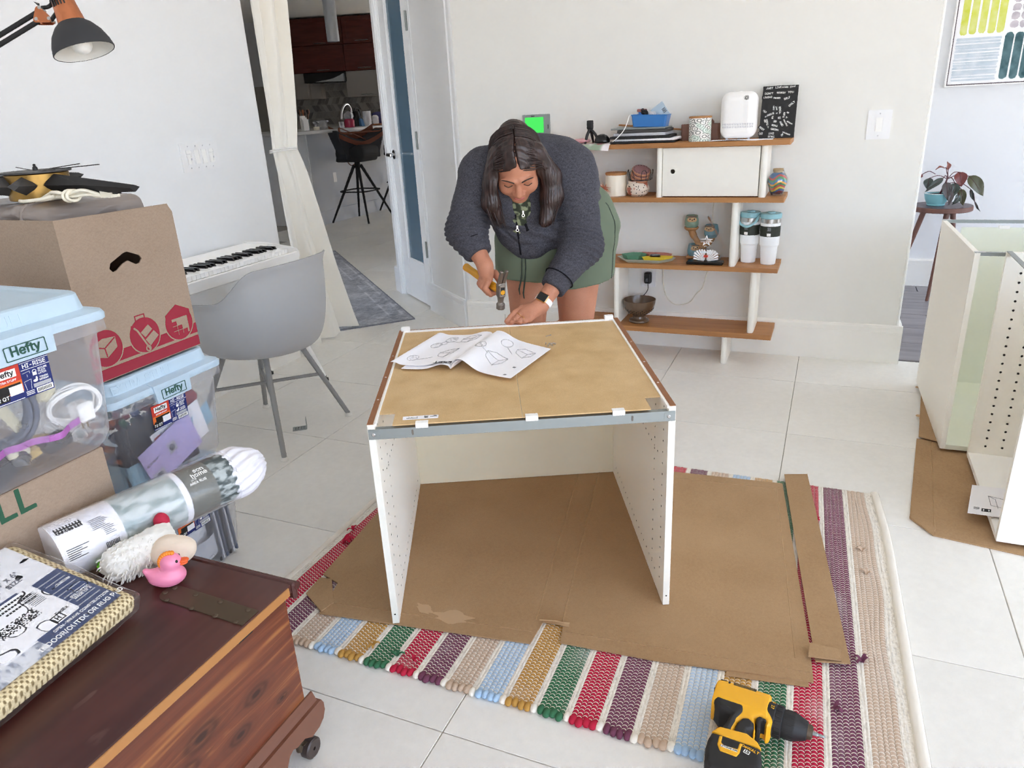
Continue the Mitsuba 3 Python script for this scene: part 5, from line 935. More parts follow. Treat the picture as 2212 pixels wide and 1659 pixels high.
ad = thing('power_adapter', 'black power adapter plugged into the outlet with a thin black cord', 'power adapter'); part(ad, 'body', sdf_mesh(lambda p: d_box(p, (-.884, 3.900, .390), (.020, .018, .031), .010), (-.91, 3.87, .35), (-.86, 3.925, .43), .0025), 'm_black', smooth=True)
part(ad, 'cord', tube(bend([(-.884, 3.895, .361), (-.880, 3.89, .335), (-.890, 3.89, .310), (-.912, 3.88, .280), (-.935, 3.87, .22), (-.955, 3.86, .180)], 30), .0022, 6), 'm_black', smooth=True)
part(ad, 'print', cat([box(-.892, -.880, 3.8805, 3.8818, .372+.005*i, .3745+.005*i) for i in range(4)]), 'm_ink_soft', smooth=False)
obj('grey_cable', tube(bend([(-.807, 3.921, .49), (-.806, 3.921, .432), (-.803, 3.921, .354), (-.781, 3.921, .281), (-.73, 3.921, .241), (-.659, 3.921, .257), (-.624, 3.921, .306), (-.593, 3.921, .341), (-.57, 3.921, .43), (-.565, 3.921, .49)], 60), .0018, 6), 'm_cable_white', 'thin pale cable looping down the wall between the two lower boards', 'cable', smooth=True)
obj('upper_cable', tube([(-.554, 3.9245, .825), (-.555, 3.9245, .7), (-.556, 3.9245, .52)], .0014, 6), 'm_cable_white', 'thin pale cable running straight down the wall behind the award', 'cable', smooth=True)
# single light switch on the back wall
sw = thing('light_switch', 'single white rocker light switch on the wall right of the shelf unit', 'light switch')
def switchplate(t, w, gangs, Mx):
    part(t, 'plate', prism(sg.Polygon(rcorners(w, .128, .004)), .006, 0, Mx), 'm_plate', smooth=False)
    for i in range(gangs):
        x = (i-(gangs-1)/2)*.046; dim = gangs > 1 and i in (0, gangs-1)
        fr = part(t, 'frame', prism(sg.Polygon(rcorners(.034, .068, .003, c=(x, 0))).difference(sg.Polygon(rcorners(.029, .063, .002, c=(x, 0)))), .0022, .006, Mx), 'm_plate', smooth=False)
        part(t, 'rocker', cat(prism(sg.Polygon(rcorners(.027, .061, .002, c=(x, 0))), .001, .006, Mx), xf(tm(*(lambda a: (a, hull(a).faces))(np.zeros((1, 3)))), Mx) if False else xf(hull([(x-.013, -.030, .007), (x+.013, -.030, .007), (x-.013, .030, .007), (x+.013, .030, .007), (x-.013, -.030, .0105), (x+.013, -.030, .0105), (x-.013, .002, .0082), (x+.013, .002, .0082)]), Mx)), 'm_white', smooth=False)
        if dim: part(t, 'slider', cat(*[xf(box(x+.005, x+.0055, -.028, .010, .0105, .0112), Mx), xf(box(x-.013, x+.013, .0145, .0160, .0070, .0095), Mx), xf(box(x+.003, x+.009, -.012, -.004, .0105, .0135, .0008), Mx)]), 'm_plastic_grey', smooth=False)
        for s in (-1, 1): part(t, 'screw', cyl(ap((x, .0485*s, .006), Mx), ap((x, .0485*s, .0068), Mx), .0028, n=10), 'm_plastic_grey')
switchplate(sw, .100, 1, frame((.171, YB-.0005, 1.147), (1, 0, 0), (0, 0, 1)))
sw4 = thing('dimmer_switch_plate', 'white four-gang switch plate with rockers and dimmers on the left wall', 'light switch')
switchplate(sw4, .232, 4, frame((XL+.0005, 2.735, 1.158), (0, 1, 0), (0, 0, 1)))
# ------------------------------------------------------------------ right side: two standing cabinets on cardboard, side table, plant, painting
rc = thing('flattened_carton', 'flattened brown carton under the two standing white cabinets at the right', 'cardboard')
part(rc, 'sheet', prism([(.336, 2.350), (.395, 2.262), (.64, 2.225), (1.6, 2.10), (1.6, 3.70), (.60, 3.70), (.535, 3.05), (.405, 2.99)], .004, .001), 'm_card', smooth=False)
part(rc, 'flap', xf(prism([(.412, 2.995), (.478, 3.672), (.545, 3.66), (.535, 2.94)], .004, 0), frame((0, 0, .006), (1, 0, .012), (0, 1, 0))), 'm_card', smooth=False)
part(rc, 'torn_corner', prism([(.335, 2.350), (.352, 2.395), (.405, 2.300), (.392, 2.258)], .004, .0055), 'm_card', smooth=False)
part(rc, 'crease', tube([(.40, 2.28, .0052), (.455, 2.985, .0052)], .002, 6, flat=.4), 'm_card', smooth=True)
_r = random.Random(9); part(rc, 'torn_liner', cat([prism(sg.Point(.455+_r.uniform(-.03, .03), 3.15+_r.uniform(-.1, .45)).buffer(_r.uniform(.006, .018), 3), .0008, .0135) for i in range(9)]), 'm_card_edge', smooth=False, kind='stuff')
ZR = .0165
# cabinet 1: opens towards the camera, partly hidden by cabinet 2
R1 = frame((.473, 2.896, ZR), (.998, .03, 0), (.045, .999, 0)); L1, D1, H1 = .76, .600, .745
D1 = .735
c1 = thing('standing_cabinet', 'white open cabinet carcass standing upright behind, its left side panel towards the doorway', 'cabinet', None)
part(c1, 'side_panel', box(0, .018, 0, D1, 0, H1, .0006), 'm_melamine', m=R1, smooth=False); part(c1, 'side_panel', box(L1-.018, L1, 0, D1, 0, H1, .0006), 'm_melamine', m=R1, smooth=False)
part(c1, 'bottom_panel', box(.0185, L1-.0185, 0, D1, .0, .018), 'm_melamine_green', m=R1, smooth=False)
part(c1, 'back_panel', box(.075, L1-.075, D1-.014, D1-.010, .018, H1-.028), 'm_melamine_green', m=R1, smooth=False); part(c1, 'back_panel_lower', box(.0185, .075, D1-.014, D1-.010, .018, H1-.12), 'm_melamine_green', m=R1, smooth=False)
for y in (.001, D1-.018):
    r_ = part(c1, 'rail', cat(box(.001, L1-.001, y, y+.016, H1+.0002, H1+.0022), box(.02, L1-.02, y+.012, y+.0135, H1-.012, H1+.0018)), 'm_zinc', m=R1, smooth=False)
    part(r_, 'bracket', cat(box(.001, .034, y-.001, y+.017, H1+.0018, H1+.0034, .0006), *[box(.19, .205, y+.005, y+.010, H1+.0018, H1+.0024)]), 'm_steel', m=R1, smooth=False)
part(c1, 'clip', box(.21, .25, D1-.016, D1-.006, H1-.034, H1-.020, .001), 'm_white', m=R1, smooth=False)
# cabinet 2: stands nearer, opens to the left
R2 = frame((.558, 2.868, ZR), (0, -1, 0), (1, 0, 0)); L2, D2, H2 = .606, .60, .758
c2 = thing('standing_cabinet', 'nearer white cabinet carcass at the right, drilled inside, with a parts bag on its bottom', 'cabinet', None)
R2 = R2 if np.linalg.det(R2[:3, :3]) > 0 else R2
R2 = np.eye(4); R2[:3, 0], R2[:3, 1], R2[:3, 3] = (0, -1, 0), (1, 0, 0), (.558, 2.868, ZR)     # x towards the camera, y into the cabinet (to the right)
part(c2, 'side_panel', box(0, .018, 0, D2, 0, H2, .0006), 'm_melamine', m=R2, smooth=False); part(c2, 'side_panel', box(L2-.018, L2, 0, D2, 0, H2, .0006), 'm_melamine', m=R2, smooth=False)
part(c2, 'bottom_panel', box(.0185, L2-.0185, 0, D2, 0, .018), 'm_white', m=R2, smooth=False); part(c2, 'back_panel', box(.0185, L2-.0185, D2-.02, D2-.016, .018, H2-.03), 'm_melamine', m=R2, smooth=False)
for y in (.001, D2-.018): part(c2, 'rail', cat(box(.001, L2-.001, y, y+.016, H2+.0002, H2+.0022), box(.02, L2-.02, y+.012, y+.0135, H2-.012, H2+.0018)), 'm_zinc', m=R2, smooth=False)
part(c2, 'drill_holes', cat([cyl((.0175, y, .05+.032*i), (.0186, y, .05+.032*i), .0040, n=10) for y in (.050, .102) for i in range(21)]), 'm_hole', m=R2, kind='stuff')
bkl = thing('assembly_leaflet', 'white folded assembly leaflet sticking out of the nearer standing cabinet', 'booklet')
LM = np.eye(4); LM[:3, 0], LM[:3, 1], LM[:3, 3] = (-.19, -.98, 0), (.98, -.10, .06), (.534, 2.574, ZR+.022)
part(bkl, 'cover', box(0, .205, 0, .17, 0, .0018), 'm_paper', m=LM, smooth=False)
def lm(pts): return tube([(x, y, .0021) for x, y in pts], .0007, 4)
part(bkl, 'print', cat(lm([(.07, .05), (.085, .10), (.15, .11), (.135, .06), (.07, .05)]), lm([(.085, .10), (.10, .125), (.165, .135), (.15, .11)]), lm([(.07, .05), (.09, .07), (.15, .08)]), *[lm([(.16+.004*i, .014), (.16+.004*i, .03)]) for i in range(4)]), 'm_ink_soft', m=LM, kind='stuff')
part(bkl, 'mark', prism(sg.box(.163, .036, .183, .062).difference(sg.box(.167, .040, .179, .058)).union(sg.Point(.173, .049).buffer(.006)), .0006, .0018), 'm_ink', m=LM, smooth=False)
bag = thing('parts_bag', 'clear plastic bag with dark fittings standing in the nearer standing cabinet', 'bag')
BGM = frame((.70, 2.40, ZR+.0195), (.9, -.3, 0), (.3, .9, 0))
part(bag, 'film', grid(lambda u, v: np.stack([(.055*(1-.45*v)*np.cos(u*6.2832))+.004*np.sin(u*31+v*9), .035*(1-.8*v)*np.sin(u*6.2832)+.004*np.cos(u*23), .002+.135*v+.005*np.sin(u*25)*v], -1), 40, 12), 'm_film', m=BGM, smooth=True)
part(bag, 'fittings', cat([xf(box(-.012, .012, -.008, .008, 0, .014, .003), rz(_r.uniform(0, 180), (_r.uniform(-.02, .02), _r.uniform(-.012, .012), .004+.013*(i//3)))) for i in range(7)]), 'm_black_matte', m=BGM, smooth=False, kind='stuff')
# round side table with plant
M('m_walnut', proc(lambda p, n, uv: mix(C3('#5a3a32'), C3('#7d5648'), fbm(p[0]*30, p[1]*30, p[2]*4, 3))), .45); M('m_walnut_top', '#4d4046', .4)
TC = np.array([.640, 5.300]); TT = .600
tb2 = thing('side_table', 'small round dark wooden side table on three splayed legs in the next room', 'side table')
part(tb2, 'top', lathe([(0, TT-.030), (.168, TT-.030), (.175, TT-.026), (.175, TT-.004), (.172, TT-.0005), (0, TT)], 56, frame((*TC, 0), (1, 0, 0), (0, 1, 0))), 'm_walnut')
part(tb2, 'top_veneer', lathe([(0, TT+.0002), (.171, TT+.0002), (.171, TT+.0008), (0, TT+.0008)], 56, frame((*TC, 0), (1, 0, 0), (0, 1, 0))), 'm_walnut_top')
for x1, y1, x0, y0 in ((.632, 5.205, .672, 5.245), (.80, 5.43, .715, 5.36), (.43, 5.38, .555, 5.33)):
    part(tb2, 'leg', tube([(x0, y0, TT-.03), (x1, y1, .009)], [.017, .009], 12), 'm_walnut', smooth=40)
PC = np.array([.606, 5.285, TT+.0012])
pot = thing('plant_pot', 'aqua blue low round pot on the side table', 'plant pot'); M('m_aqua', '#7fb9c1', .35); M('m_soil', '#2d211d', .95)
PTM = frame(PC, (1, 0, 0), (0, 1, 0))
part(pot, 'bowl', lathe([(0, 0), (.047, 0), (.052, .006), (.050, .010), (.064, .04), (.073, .075), (.070, .077), (.067, .072), (.060, .04), (.045, .012), (0, .012)], 48), 'm_aqua', m=PTM)
part(pot, 'rim', lathe([(.0675, .0735), (.0735, .0735), (.0735, .0765), (.0675, .0765)], 48, close=True), 'm_white', m=PTM)
part(pot, 'soil', lathe([(.0665, .066), (.04, .070), (0, .072)][::-1][::-1], 30) if False else xf(lathe([(0, .055), (.062, .055), (.064, .066), (.03, .070), (0, .0705)], 30), np.eye(4)), 'm_soil', m=PTM)
plt = thing('philodendron_plant', 'dark leaved philodendron with drooping green and burgundy leaves in the aqua pot', 'plant')
for k, c in (('leaf_dark', '#35403a'), ('leaf_olive', '#4c4e34'), ('leaf_grey', '#4f4a4b'), ('leaf_red', '#6d3634'), ('leaf_new', '#8a5346')): M('m_'+k, c, .35)
M('m_petiole', '#5c3338', .5)
def leaf(base, tip, w, nrm, mt, droop=.012, stem=None):
    base, tip, nrm = np.array(base, float), np.array(tip, float), np.array(nrm, float); ax = tip-base; L = np.linalg.norm(ax); ax /= L; sd = np.cross(nrm, ax); sd /= np.linalg.norm(sd); nn = np.cross(ax, sd)
    def fn(u, v):
        ww = w*np.power(np.clip(np.sin(np.pi*np.power(u, .72)), 0, 1), .8)*(1-.15*u); s = 2*v-1
        return base+ax*(L*u[..., None])+sd*(ww*s)[..., None]+nn*(-droop*np.sin(u*3.1)*0+.28*ww*np.abs(s)+droop*4*u*(1-u)+.003*np.sin(u*9+s*3))[..., None]
    k = part(plt, 'leaf', grid(fn, 16, 7, .0009), mt, smooth=50)
    part(k, 'midrib', tube([fn(np.array(t), np.array(.5))+nn*.0006 for t in np.linspace(.02, .95, 10)], [.0013, .0005], 5), 'm_petiole', smooth=True)
    o = np.array(stem if stem is not None else [.648, 5.285, .760])
    part(plt, 'stem', tube(bend([o, (o+base)/2+[0, 0, .018], base], 12), .0022, 6), 'm_petiole', smooth=True)
part(plt, 'stalk', tube(bend([(.622, 5.285, .672), (.635, 5.28, .715), (.648, 5.285, .765), (.645, 5.29, .80)], 16), [.006, .005, .003], 8), 'm_petiole', smooth=True)
y = 5.285
leaf((.548, y-.02, .768), (.546, y-.05, .700), .028, (-.3, -1, .2), 'm_leaf_dark'); leaf((.622, y-.03, .768), (.530, y-.07, .690), .020, (.2, -.8, .6), 'm_leaf_dark'); leaf((.640, y-.04, .745), (.660, y-.08, .640), .030, (0, -1, .2), 'm_leaf_grey')
leaf((.690, y-.03, .738), (.680, y-.07, .655), .030, (.1, -1, .2), 'm_leaf_dark'); leaf((.706, y+.0, .800), (.726, y-.02, .715), .038, (.1, -1, .15), 'm_leaf_red'); leaf((.762, y+.01, .775), (.853, y+.0, .658), .040, (.25, -1, .3), 'm_leaf_olive')
leaf((.728, y-.02, .702), (.750, y-.04, .605), .026, (-.1, -1, 0), 'm_leaf_olive', stem=(.66, y, .735)); leaf((.782, y, .698), (.812, y-.01, .625), .011, (-.4, -1, .1), 'm_leaf_dark', stem=(.68, y, .73)); leaf((.812, y-.01, .628), (.852, y-.0, .565), .006, (-.4, -1, .1), 'm_leaf_dark', stem=(.79, y, .68))
leaf((.642, y, .815), (.634, y+.01, .862), .014, (.5, -1, 0), 'm_leaf_new', stem=(.646, y, .80)); leaf((.622, y, .825), (.575, y-.02, .818), .010, (0, -.4, 1), 'm_leaf_new', stem=(.642, y, .79)); leaf((.715, y-.05, .675), (.690, y-.06, .612), .020, (.5, -1, .1), 'm_leaf_dark', stem=(.66, y-.02, .72)); leaf((.675, y-.06, .69), (.668, y-.09, .612), .016, (0, -1, .3), 'm_leaf_grey', stem=(.65, y-.02, .70)); leaf((.505, y-.02, .790), (.488, y-.03, .765), .013, (0, -1, .3), 'm_leaf_red', stem=(.58, y, .79))
# framed abstract painting
YP = 5.636
pa = thing('framed_painting', 'abstract watercolour with yellow, grey and dark teal brush strokes in a thin dark frame', 'painting')
X0, Z0, PW, PHt = .600, 1.298, 1.05, .98
part(pa, 'frame', cat(box(X0-.012, X0+PW, YP-.045, YP-.001, Z0-.012, Z0-.004, .001), box(X0-.012, X0-.004, YP-.045, YP-.001, Z0-.012, Z0+PHt, .001), box(X0-.012, X0+PW, YP-.045, YP-.001, Z0+PHt-.008, Z0+PHt, .001), box(X0+PW-.008, X0+PW, YP-.045, YP-.001, Z0-.012, Z0+PHt, .001)), 'm_white', smooth=False)
part(pa, 'inner_frame', cat(box(X0-.002, X0+PW, YP-.038, YP-.001, Z0-.004, Z0+.002), box(X0-.004, X0+.002, YP-.038, YP-.001, Z0-.004, Z0+PHt)), 'm_walnut_top', smooth=False)
part(pa, 'canvas', box(X0+.002, X0+PW-.009, YP-.030, YP-.020, Z0+.002, Z0+PHt-.008), 'm_print_white', smooth=False)
def paint(key, a, b):
    M(key, proc(lambda p, n, uv: mix(C3(a), C3(b), dr.clip(fbm(p[0]*26, p[2]*26, 1.0, 3)*1.6-.3, 0, 1))), .7)
paint('m_paint_lime', '#dfe29a', '#ccd23f'); paint('m_paint_mauve', '#cfc8cc', '#b3abb2'); paint('m_paint_sky', '#d5dbe1', '#bac7d0'); paint('m_paint_teal', '#5f7f84', '#1f4a50')
_r = random.Random(12)
def stroke(x0, x1, z0, z1, mt):
    w, h = x1-x0, z1-z0; rr = min(w, h)*.42; P = []
    for i, (x, z) in enumerate(rcorners(w, h, rr, 5, ((x0+x1)/2, (z0+z1)/2))): P.append((x+_r.uniform(-.0025, .0025), z+_r.uniform(-.0025, .0025)))
    part(pa, 'stroke', prism(P, .0006, 0, frame((0, YP-.0306, 0), (1, 0, 0), (0, 0, 1))), mt, smooth=False)
for i in range(5): stroke(.628+.048*i, .666+.048*i, 1.578+.002*(i % 3), 1.90, 'm_paint_lime')
for i in range(8):
    for j in range(4): stroke(.886+.048*i, .928+.048*i, 1.600+.046*j, 1.640+.046*j, 'm_paint_mauve')
for i in range(15): stroke(.616, .856-.004*(i % 2), 1.318+.0163*i, 1.329+.0163*i+.002*(i % 3), 'm_paint_sky')
for i in range(6): stroke(.872+.052*i, .914+.052*i, 1.318, 1.578-.004*(i % 3), 'm_paint_teal')
# ------------------------------------------------------------------ left side: piano, chair, curtain, boxes, chest and what lies on it
# --- slim white digital piano on a splayed stand along the left wall
pn = thing('digital_piano', 'slim white digital piano on splayed white legs against the left wall', 'piano')
YR, YLft = 2.862, 1.46
part(pn, 'body', cat(box(-2.740, -2.405, YLft, YR+.022, .640, .668, .004), box(-2.740, -2.575, YLft, YR+.010, .668, .722, .004), box(-2.425, -2.405, YLft, YR+.020, .660, .690, .003)), 'm_white', smooth=False)
part(pn, 'end_block', xf(prism([(-2.74, .66), (-2.405, .66), (-2.405, .690), (-2.415, .704), (-2.45, .712), (-2.60, .728), (-2.74, .730)], .010, 0), frame((0, YR+.024, 0), (1, 0, 0), (0, 0, 1))), 'm_white', smooth=False)
_wk = mikit.ply(box(-2.572, -2.422, -.0114, .0114, .691, .7125, .0012), 'm_white_gloss', smooth=False); _bk = mikit.ply(hull([(-2.572, -.0052, .709), (-2.572, .0052, .709), (-2.470, -.0052, .709), (-2.470, .0052, .709), (-2.572, -.0044, .7255), (-2.572, .0044, .7255), (-2.479, -.0044, .7255), (-2.479, .0044, .7255)]), 'm_black_gloss', smooth=False)
for i in range(45):
    y = YR-.048-.0236*i; 
    if y < YLft+.03: break
    scene[free(pn+'__white_key')] = {**_wk, 'to_world': T().translate([0, y, 0])}
    if i % 7 in (1, 2, 4, 5, 6) and True: scene[free(pn+'__black_key')] = {**_bk, 'to_world': T().translate([0, y+.0118, 0])}
for yb in (2.72, 1.60):
    st_ = part(pn, 'stand_bar', box(-2.70, -2.43, yb-.02, yb+.02, .612, .640, .004), 'm_white', smooth=False)
    for xt, xb, yo in ((-2.50, -2.366, .178 if yb > 2 else -.1), (-2.64, -2.735, .178 if yb > 2 else -.1)):
        lg = part(pn, 'leg', tube([(xt, yb, .63), (xb, yb+yo*.93, .03)], [.019, .0135], 14), 'm_white', smooth=True); part(lg, 'foot', cat(cyl((xb, yb+yo, 0), (xb, yb+yo, .014), .014, n=14), cyl((xb, yb+yo*.97, .012), (xb, yb+yo*.95, .034), .009, n=10)), 'm_black')
part(pn, 'knob', cyl((-2.60, 1.98, .722), (-2.60, 1.98, .742), .010), 'm_black')
# --- grey shell armchair
ch = thing('shell_armchair', 'grey moulded plastic armchair on slim grey metal legs in front of the piano', 'chair')
CC = np.array([-2.175, 2.285, 0.0])
def shell(u, v):
    th = (u*2-1)*math.pi; a = np.abs(th)           # 0 = back (towards +x)
    top = .792-.012*(a/.75)**2
    H = np.where(a < .75, top, np.where(a < 1.32, .780-(.780-.665)*(.5-.5*np.cos((a-.75)/.57*math.pi)), np.where(a < 2.2, .665-.012*(a-1.32), .654-(.654-.452)*(.5-.5*np.cos(np.clip((a-2.2)/.72, 0, 1)*math.pi)))))
    R = .272+.030*np.sin(np.clip(a, 0, 1.6))**2-.03*np.clip((a-2.0)/1.1, 0, 1)
    R = R+.022*np.clip((H-.6)/.2, 0, 1)*np.cos(np.clip(a, 0, 1.5))
    m = 2.35; rr = R*(1-(1-np.clip(v*1.12, 0, 1))**m)**(1/m)*(.93+.07*v); z0 = .425+.012*np.cos(th)*-1
    z = z0+(H-z0)*np.clip((v-.30)/.70, 0, 1)**1.35
    lip = np.clip((v-.93)/.07, 0, 1)**2*.013; rr = rr+lip
    return np.stack([CC[0]+rr*np.cos(th), CC[1]+rr*np.sin(th), z], -1)
part(ch, 'seat', grid(shell, 97, 44, .0055), 'm_grey_chair', smooth=True)
feet = [(-1.953, 2.060), (-1.972, 2.536), (-2.432, 2.505), (-2.420, 2.045)]
mids = []
for x, y in feet:
    d = np.array([x, y])-CC[:2]; t = CC[:2]+d*.42; p0, p1 = np.array([*t, .452-.03]), np.array([x, y, .012])
    lg = part(ch, 'leg', tube([p0, p1], [.0125, .0105], 14), 'm_grey_leg', smooth=True); part(lg, 'glide', lathe([(0, 0), (.017, 0), (.018, .004), (.0135, .011), (.012, .016), (0, .016)], 20, frame((x, y, 0), (1, 0, 0), (0, 1, 0))), 'm_glide')
    part(lg, 'mount', lathe([(0, -.012), (.020, -.012), (.022, 0), (.018, .014), (0, .014)], 18, frame(p0, (1, 0, 0), (0, 1, 0))), 'm_black')
    mids.append(p0+(p1-p0)*.47)
for i, j in ((0, 2), (1, 3)): part(ch, 'stretcher', tube([mids[i], mids[j]+np.array([0, 0, .012 if i else 0])], .0075, 10), 'm_grey_leg', smooth=True)
part(ch, 'under_frame', cat(*[tube([(*(CC[:2]+(np.array(f)-CC[:2])*.42), .420), (*CC[:2], .416)], .009, 8) for f in feet]), 'm_grey_leg', smooth=True)
# --- small L bracket on the floor
lb_ = thing('corner_bracket', 'small galvanised steel L bracket lying on the floor tiles by the grey chair', 'bracket'); LBM = rz(38, (-2.085, 2.352, 0))
part(lb_, 'plate', box(-.030, .030, -.022, .022, .0006, .0030, .0006), 'm_zinc', m=LBM@frame((-.018, 0, 0), (1, 0, 0), (0, 1, 0)), smooth=False)
part(lb_, 'upright', prism(sg.box(-.022, 0, .022, .045).difference(sg.Polygon(rcorners(.006, .016, .0028, c=(0, .027)))), .0024, 0, LBM@frame((.0125, 0, .0006), (0, 1, 0), (0, 0, 1))), 'm_zinc', smooth=False)
part(lb_, 'holes', cat([cyl((-.035+.012*i, .008*s, .0028), (-.035+.012*i, .008*s, .0036), .0026, n=8) for i in range(4) for s in (-1, 1)]), 'm_hole', m=LBM, kind='stuff')
# --- curtain in the doorway
cu_ = thing('curtain', 'cream floor length curtain gathered by a tieback at the kitchen opening', 'curtain')
_zk = [.012, .12, .45, .80, 1.0, 1.10, 1.138, 1.18, 1.30, 1.60, 1.90, 2.50]
_yl = [3.345, 3.335, 3.310, 3.290, 3.280, 3.277, 3.276, 3.277, 3.283, 3.295, 3.302, 3.315]; _yr = [3.770, 3.735, 3.640, 3.565, 3.520, 3.492, 3.475, 3.482, 3.500, 3.525, 3.545, 3.58]
_am = [.060, .055, .048, .036, .026, .016, .011, .015, .024, .034, .040, .050]
def drape(u, v):
    z = .012+2.49*v; yl, yr, am = np.interp(z, _zk, _yl), np.interp(z, _zk, _yr), np.interp(z, _zk, _am)
    ph = 2*math.pi*(2.3*u+.16*np.sin(u*6)+.03*np.sin(z*2.1)); s = np.sin(ph)
    x = -2.815+am*(s+.30*np.sin(2*ph+1))+.02*(1-v)*np.sin(u*9); y = yl+(yr-yl)*(u+.045*np.sin(ph*1.0+.9))
    z = z+.012*np.clip(.1-v, 0, .1)*10*np.sin(u*8+1)*.5+.006
    return np.stack([x, y, z], -1)
part(cu_, 'cloth', grid(drape, 150, 110, .0025), 'm_curtain', smooth=True)
part(cu_, 'hem', grid(lambda u, v: drape(u, .0+v*.004+.036)+np.array([.0022, 0, 0]), 150, 2, .0), 'm_curtain', smooth=True)
tp = [(-2.812+.034*math.cos(t)*1.0, 3.3755+.104*math.sin(t), 1.138+.006*math.cos(t)) for t in np.linspace(0, 2*math.pi, 40)[:-1]]
part(cu_, 'tieback', cat(tube(tp, .0042, 6, closed=True), tube([(a+.001, b, c+.009) for a, b, c in tp], .0042, 6, closed=True)), 'm_white_gloss', smooth=True)
# --- storage bins
def bin_frame(xf_, yc, z0): m = np.eye(4); m[:3, 0], m[:3, 1], m[:3, 3] = (0, 1, 0), (-1, 0, 0), (xf_, yc, z0); return m     # x to the right, y inwards, z up
def sheet_tub(w0, d0, w1, d1, h, r0=.03, r1=.035, n=7):
    rows = []
    for t in (0, .04, .12, .5, 1.0):
        s = min(1, t*8); w, d = w0+(w1-w0)*t-.03*(1-s)**2, d0+(d1-d0)*t-.03*(1-s)**2; z = h*t if t else 0
        rows.append(np.c_[np.array(rcorners(w, d, r0+(r1-r0)*t, n)), np.full(4*n, z)])
    V = np.vstack(rows+[[[0, 0, 0]]]); N = 4*n; F = []
    for s in range(len(rows)-1):
        for k in range(N): l = (k+1) % N; F += [[s*N+k, s*N+l, (s+1)*N+l], [s*N+k, (s+1)*N+l, (s+1)*N+k]]
    for k in range(N): F.append([len(rows)*N, (k+1) % N, k])
    return tm(V, F)
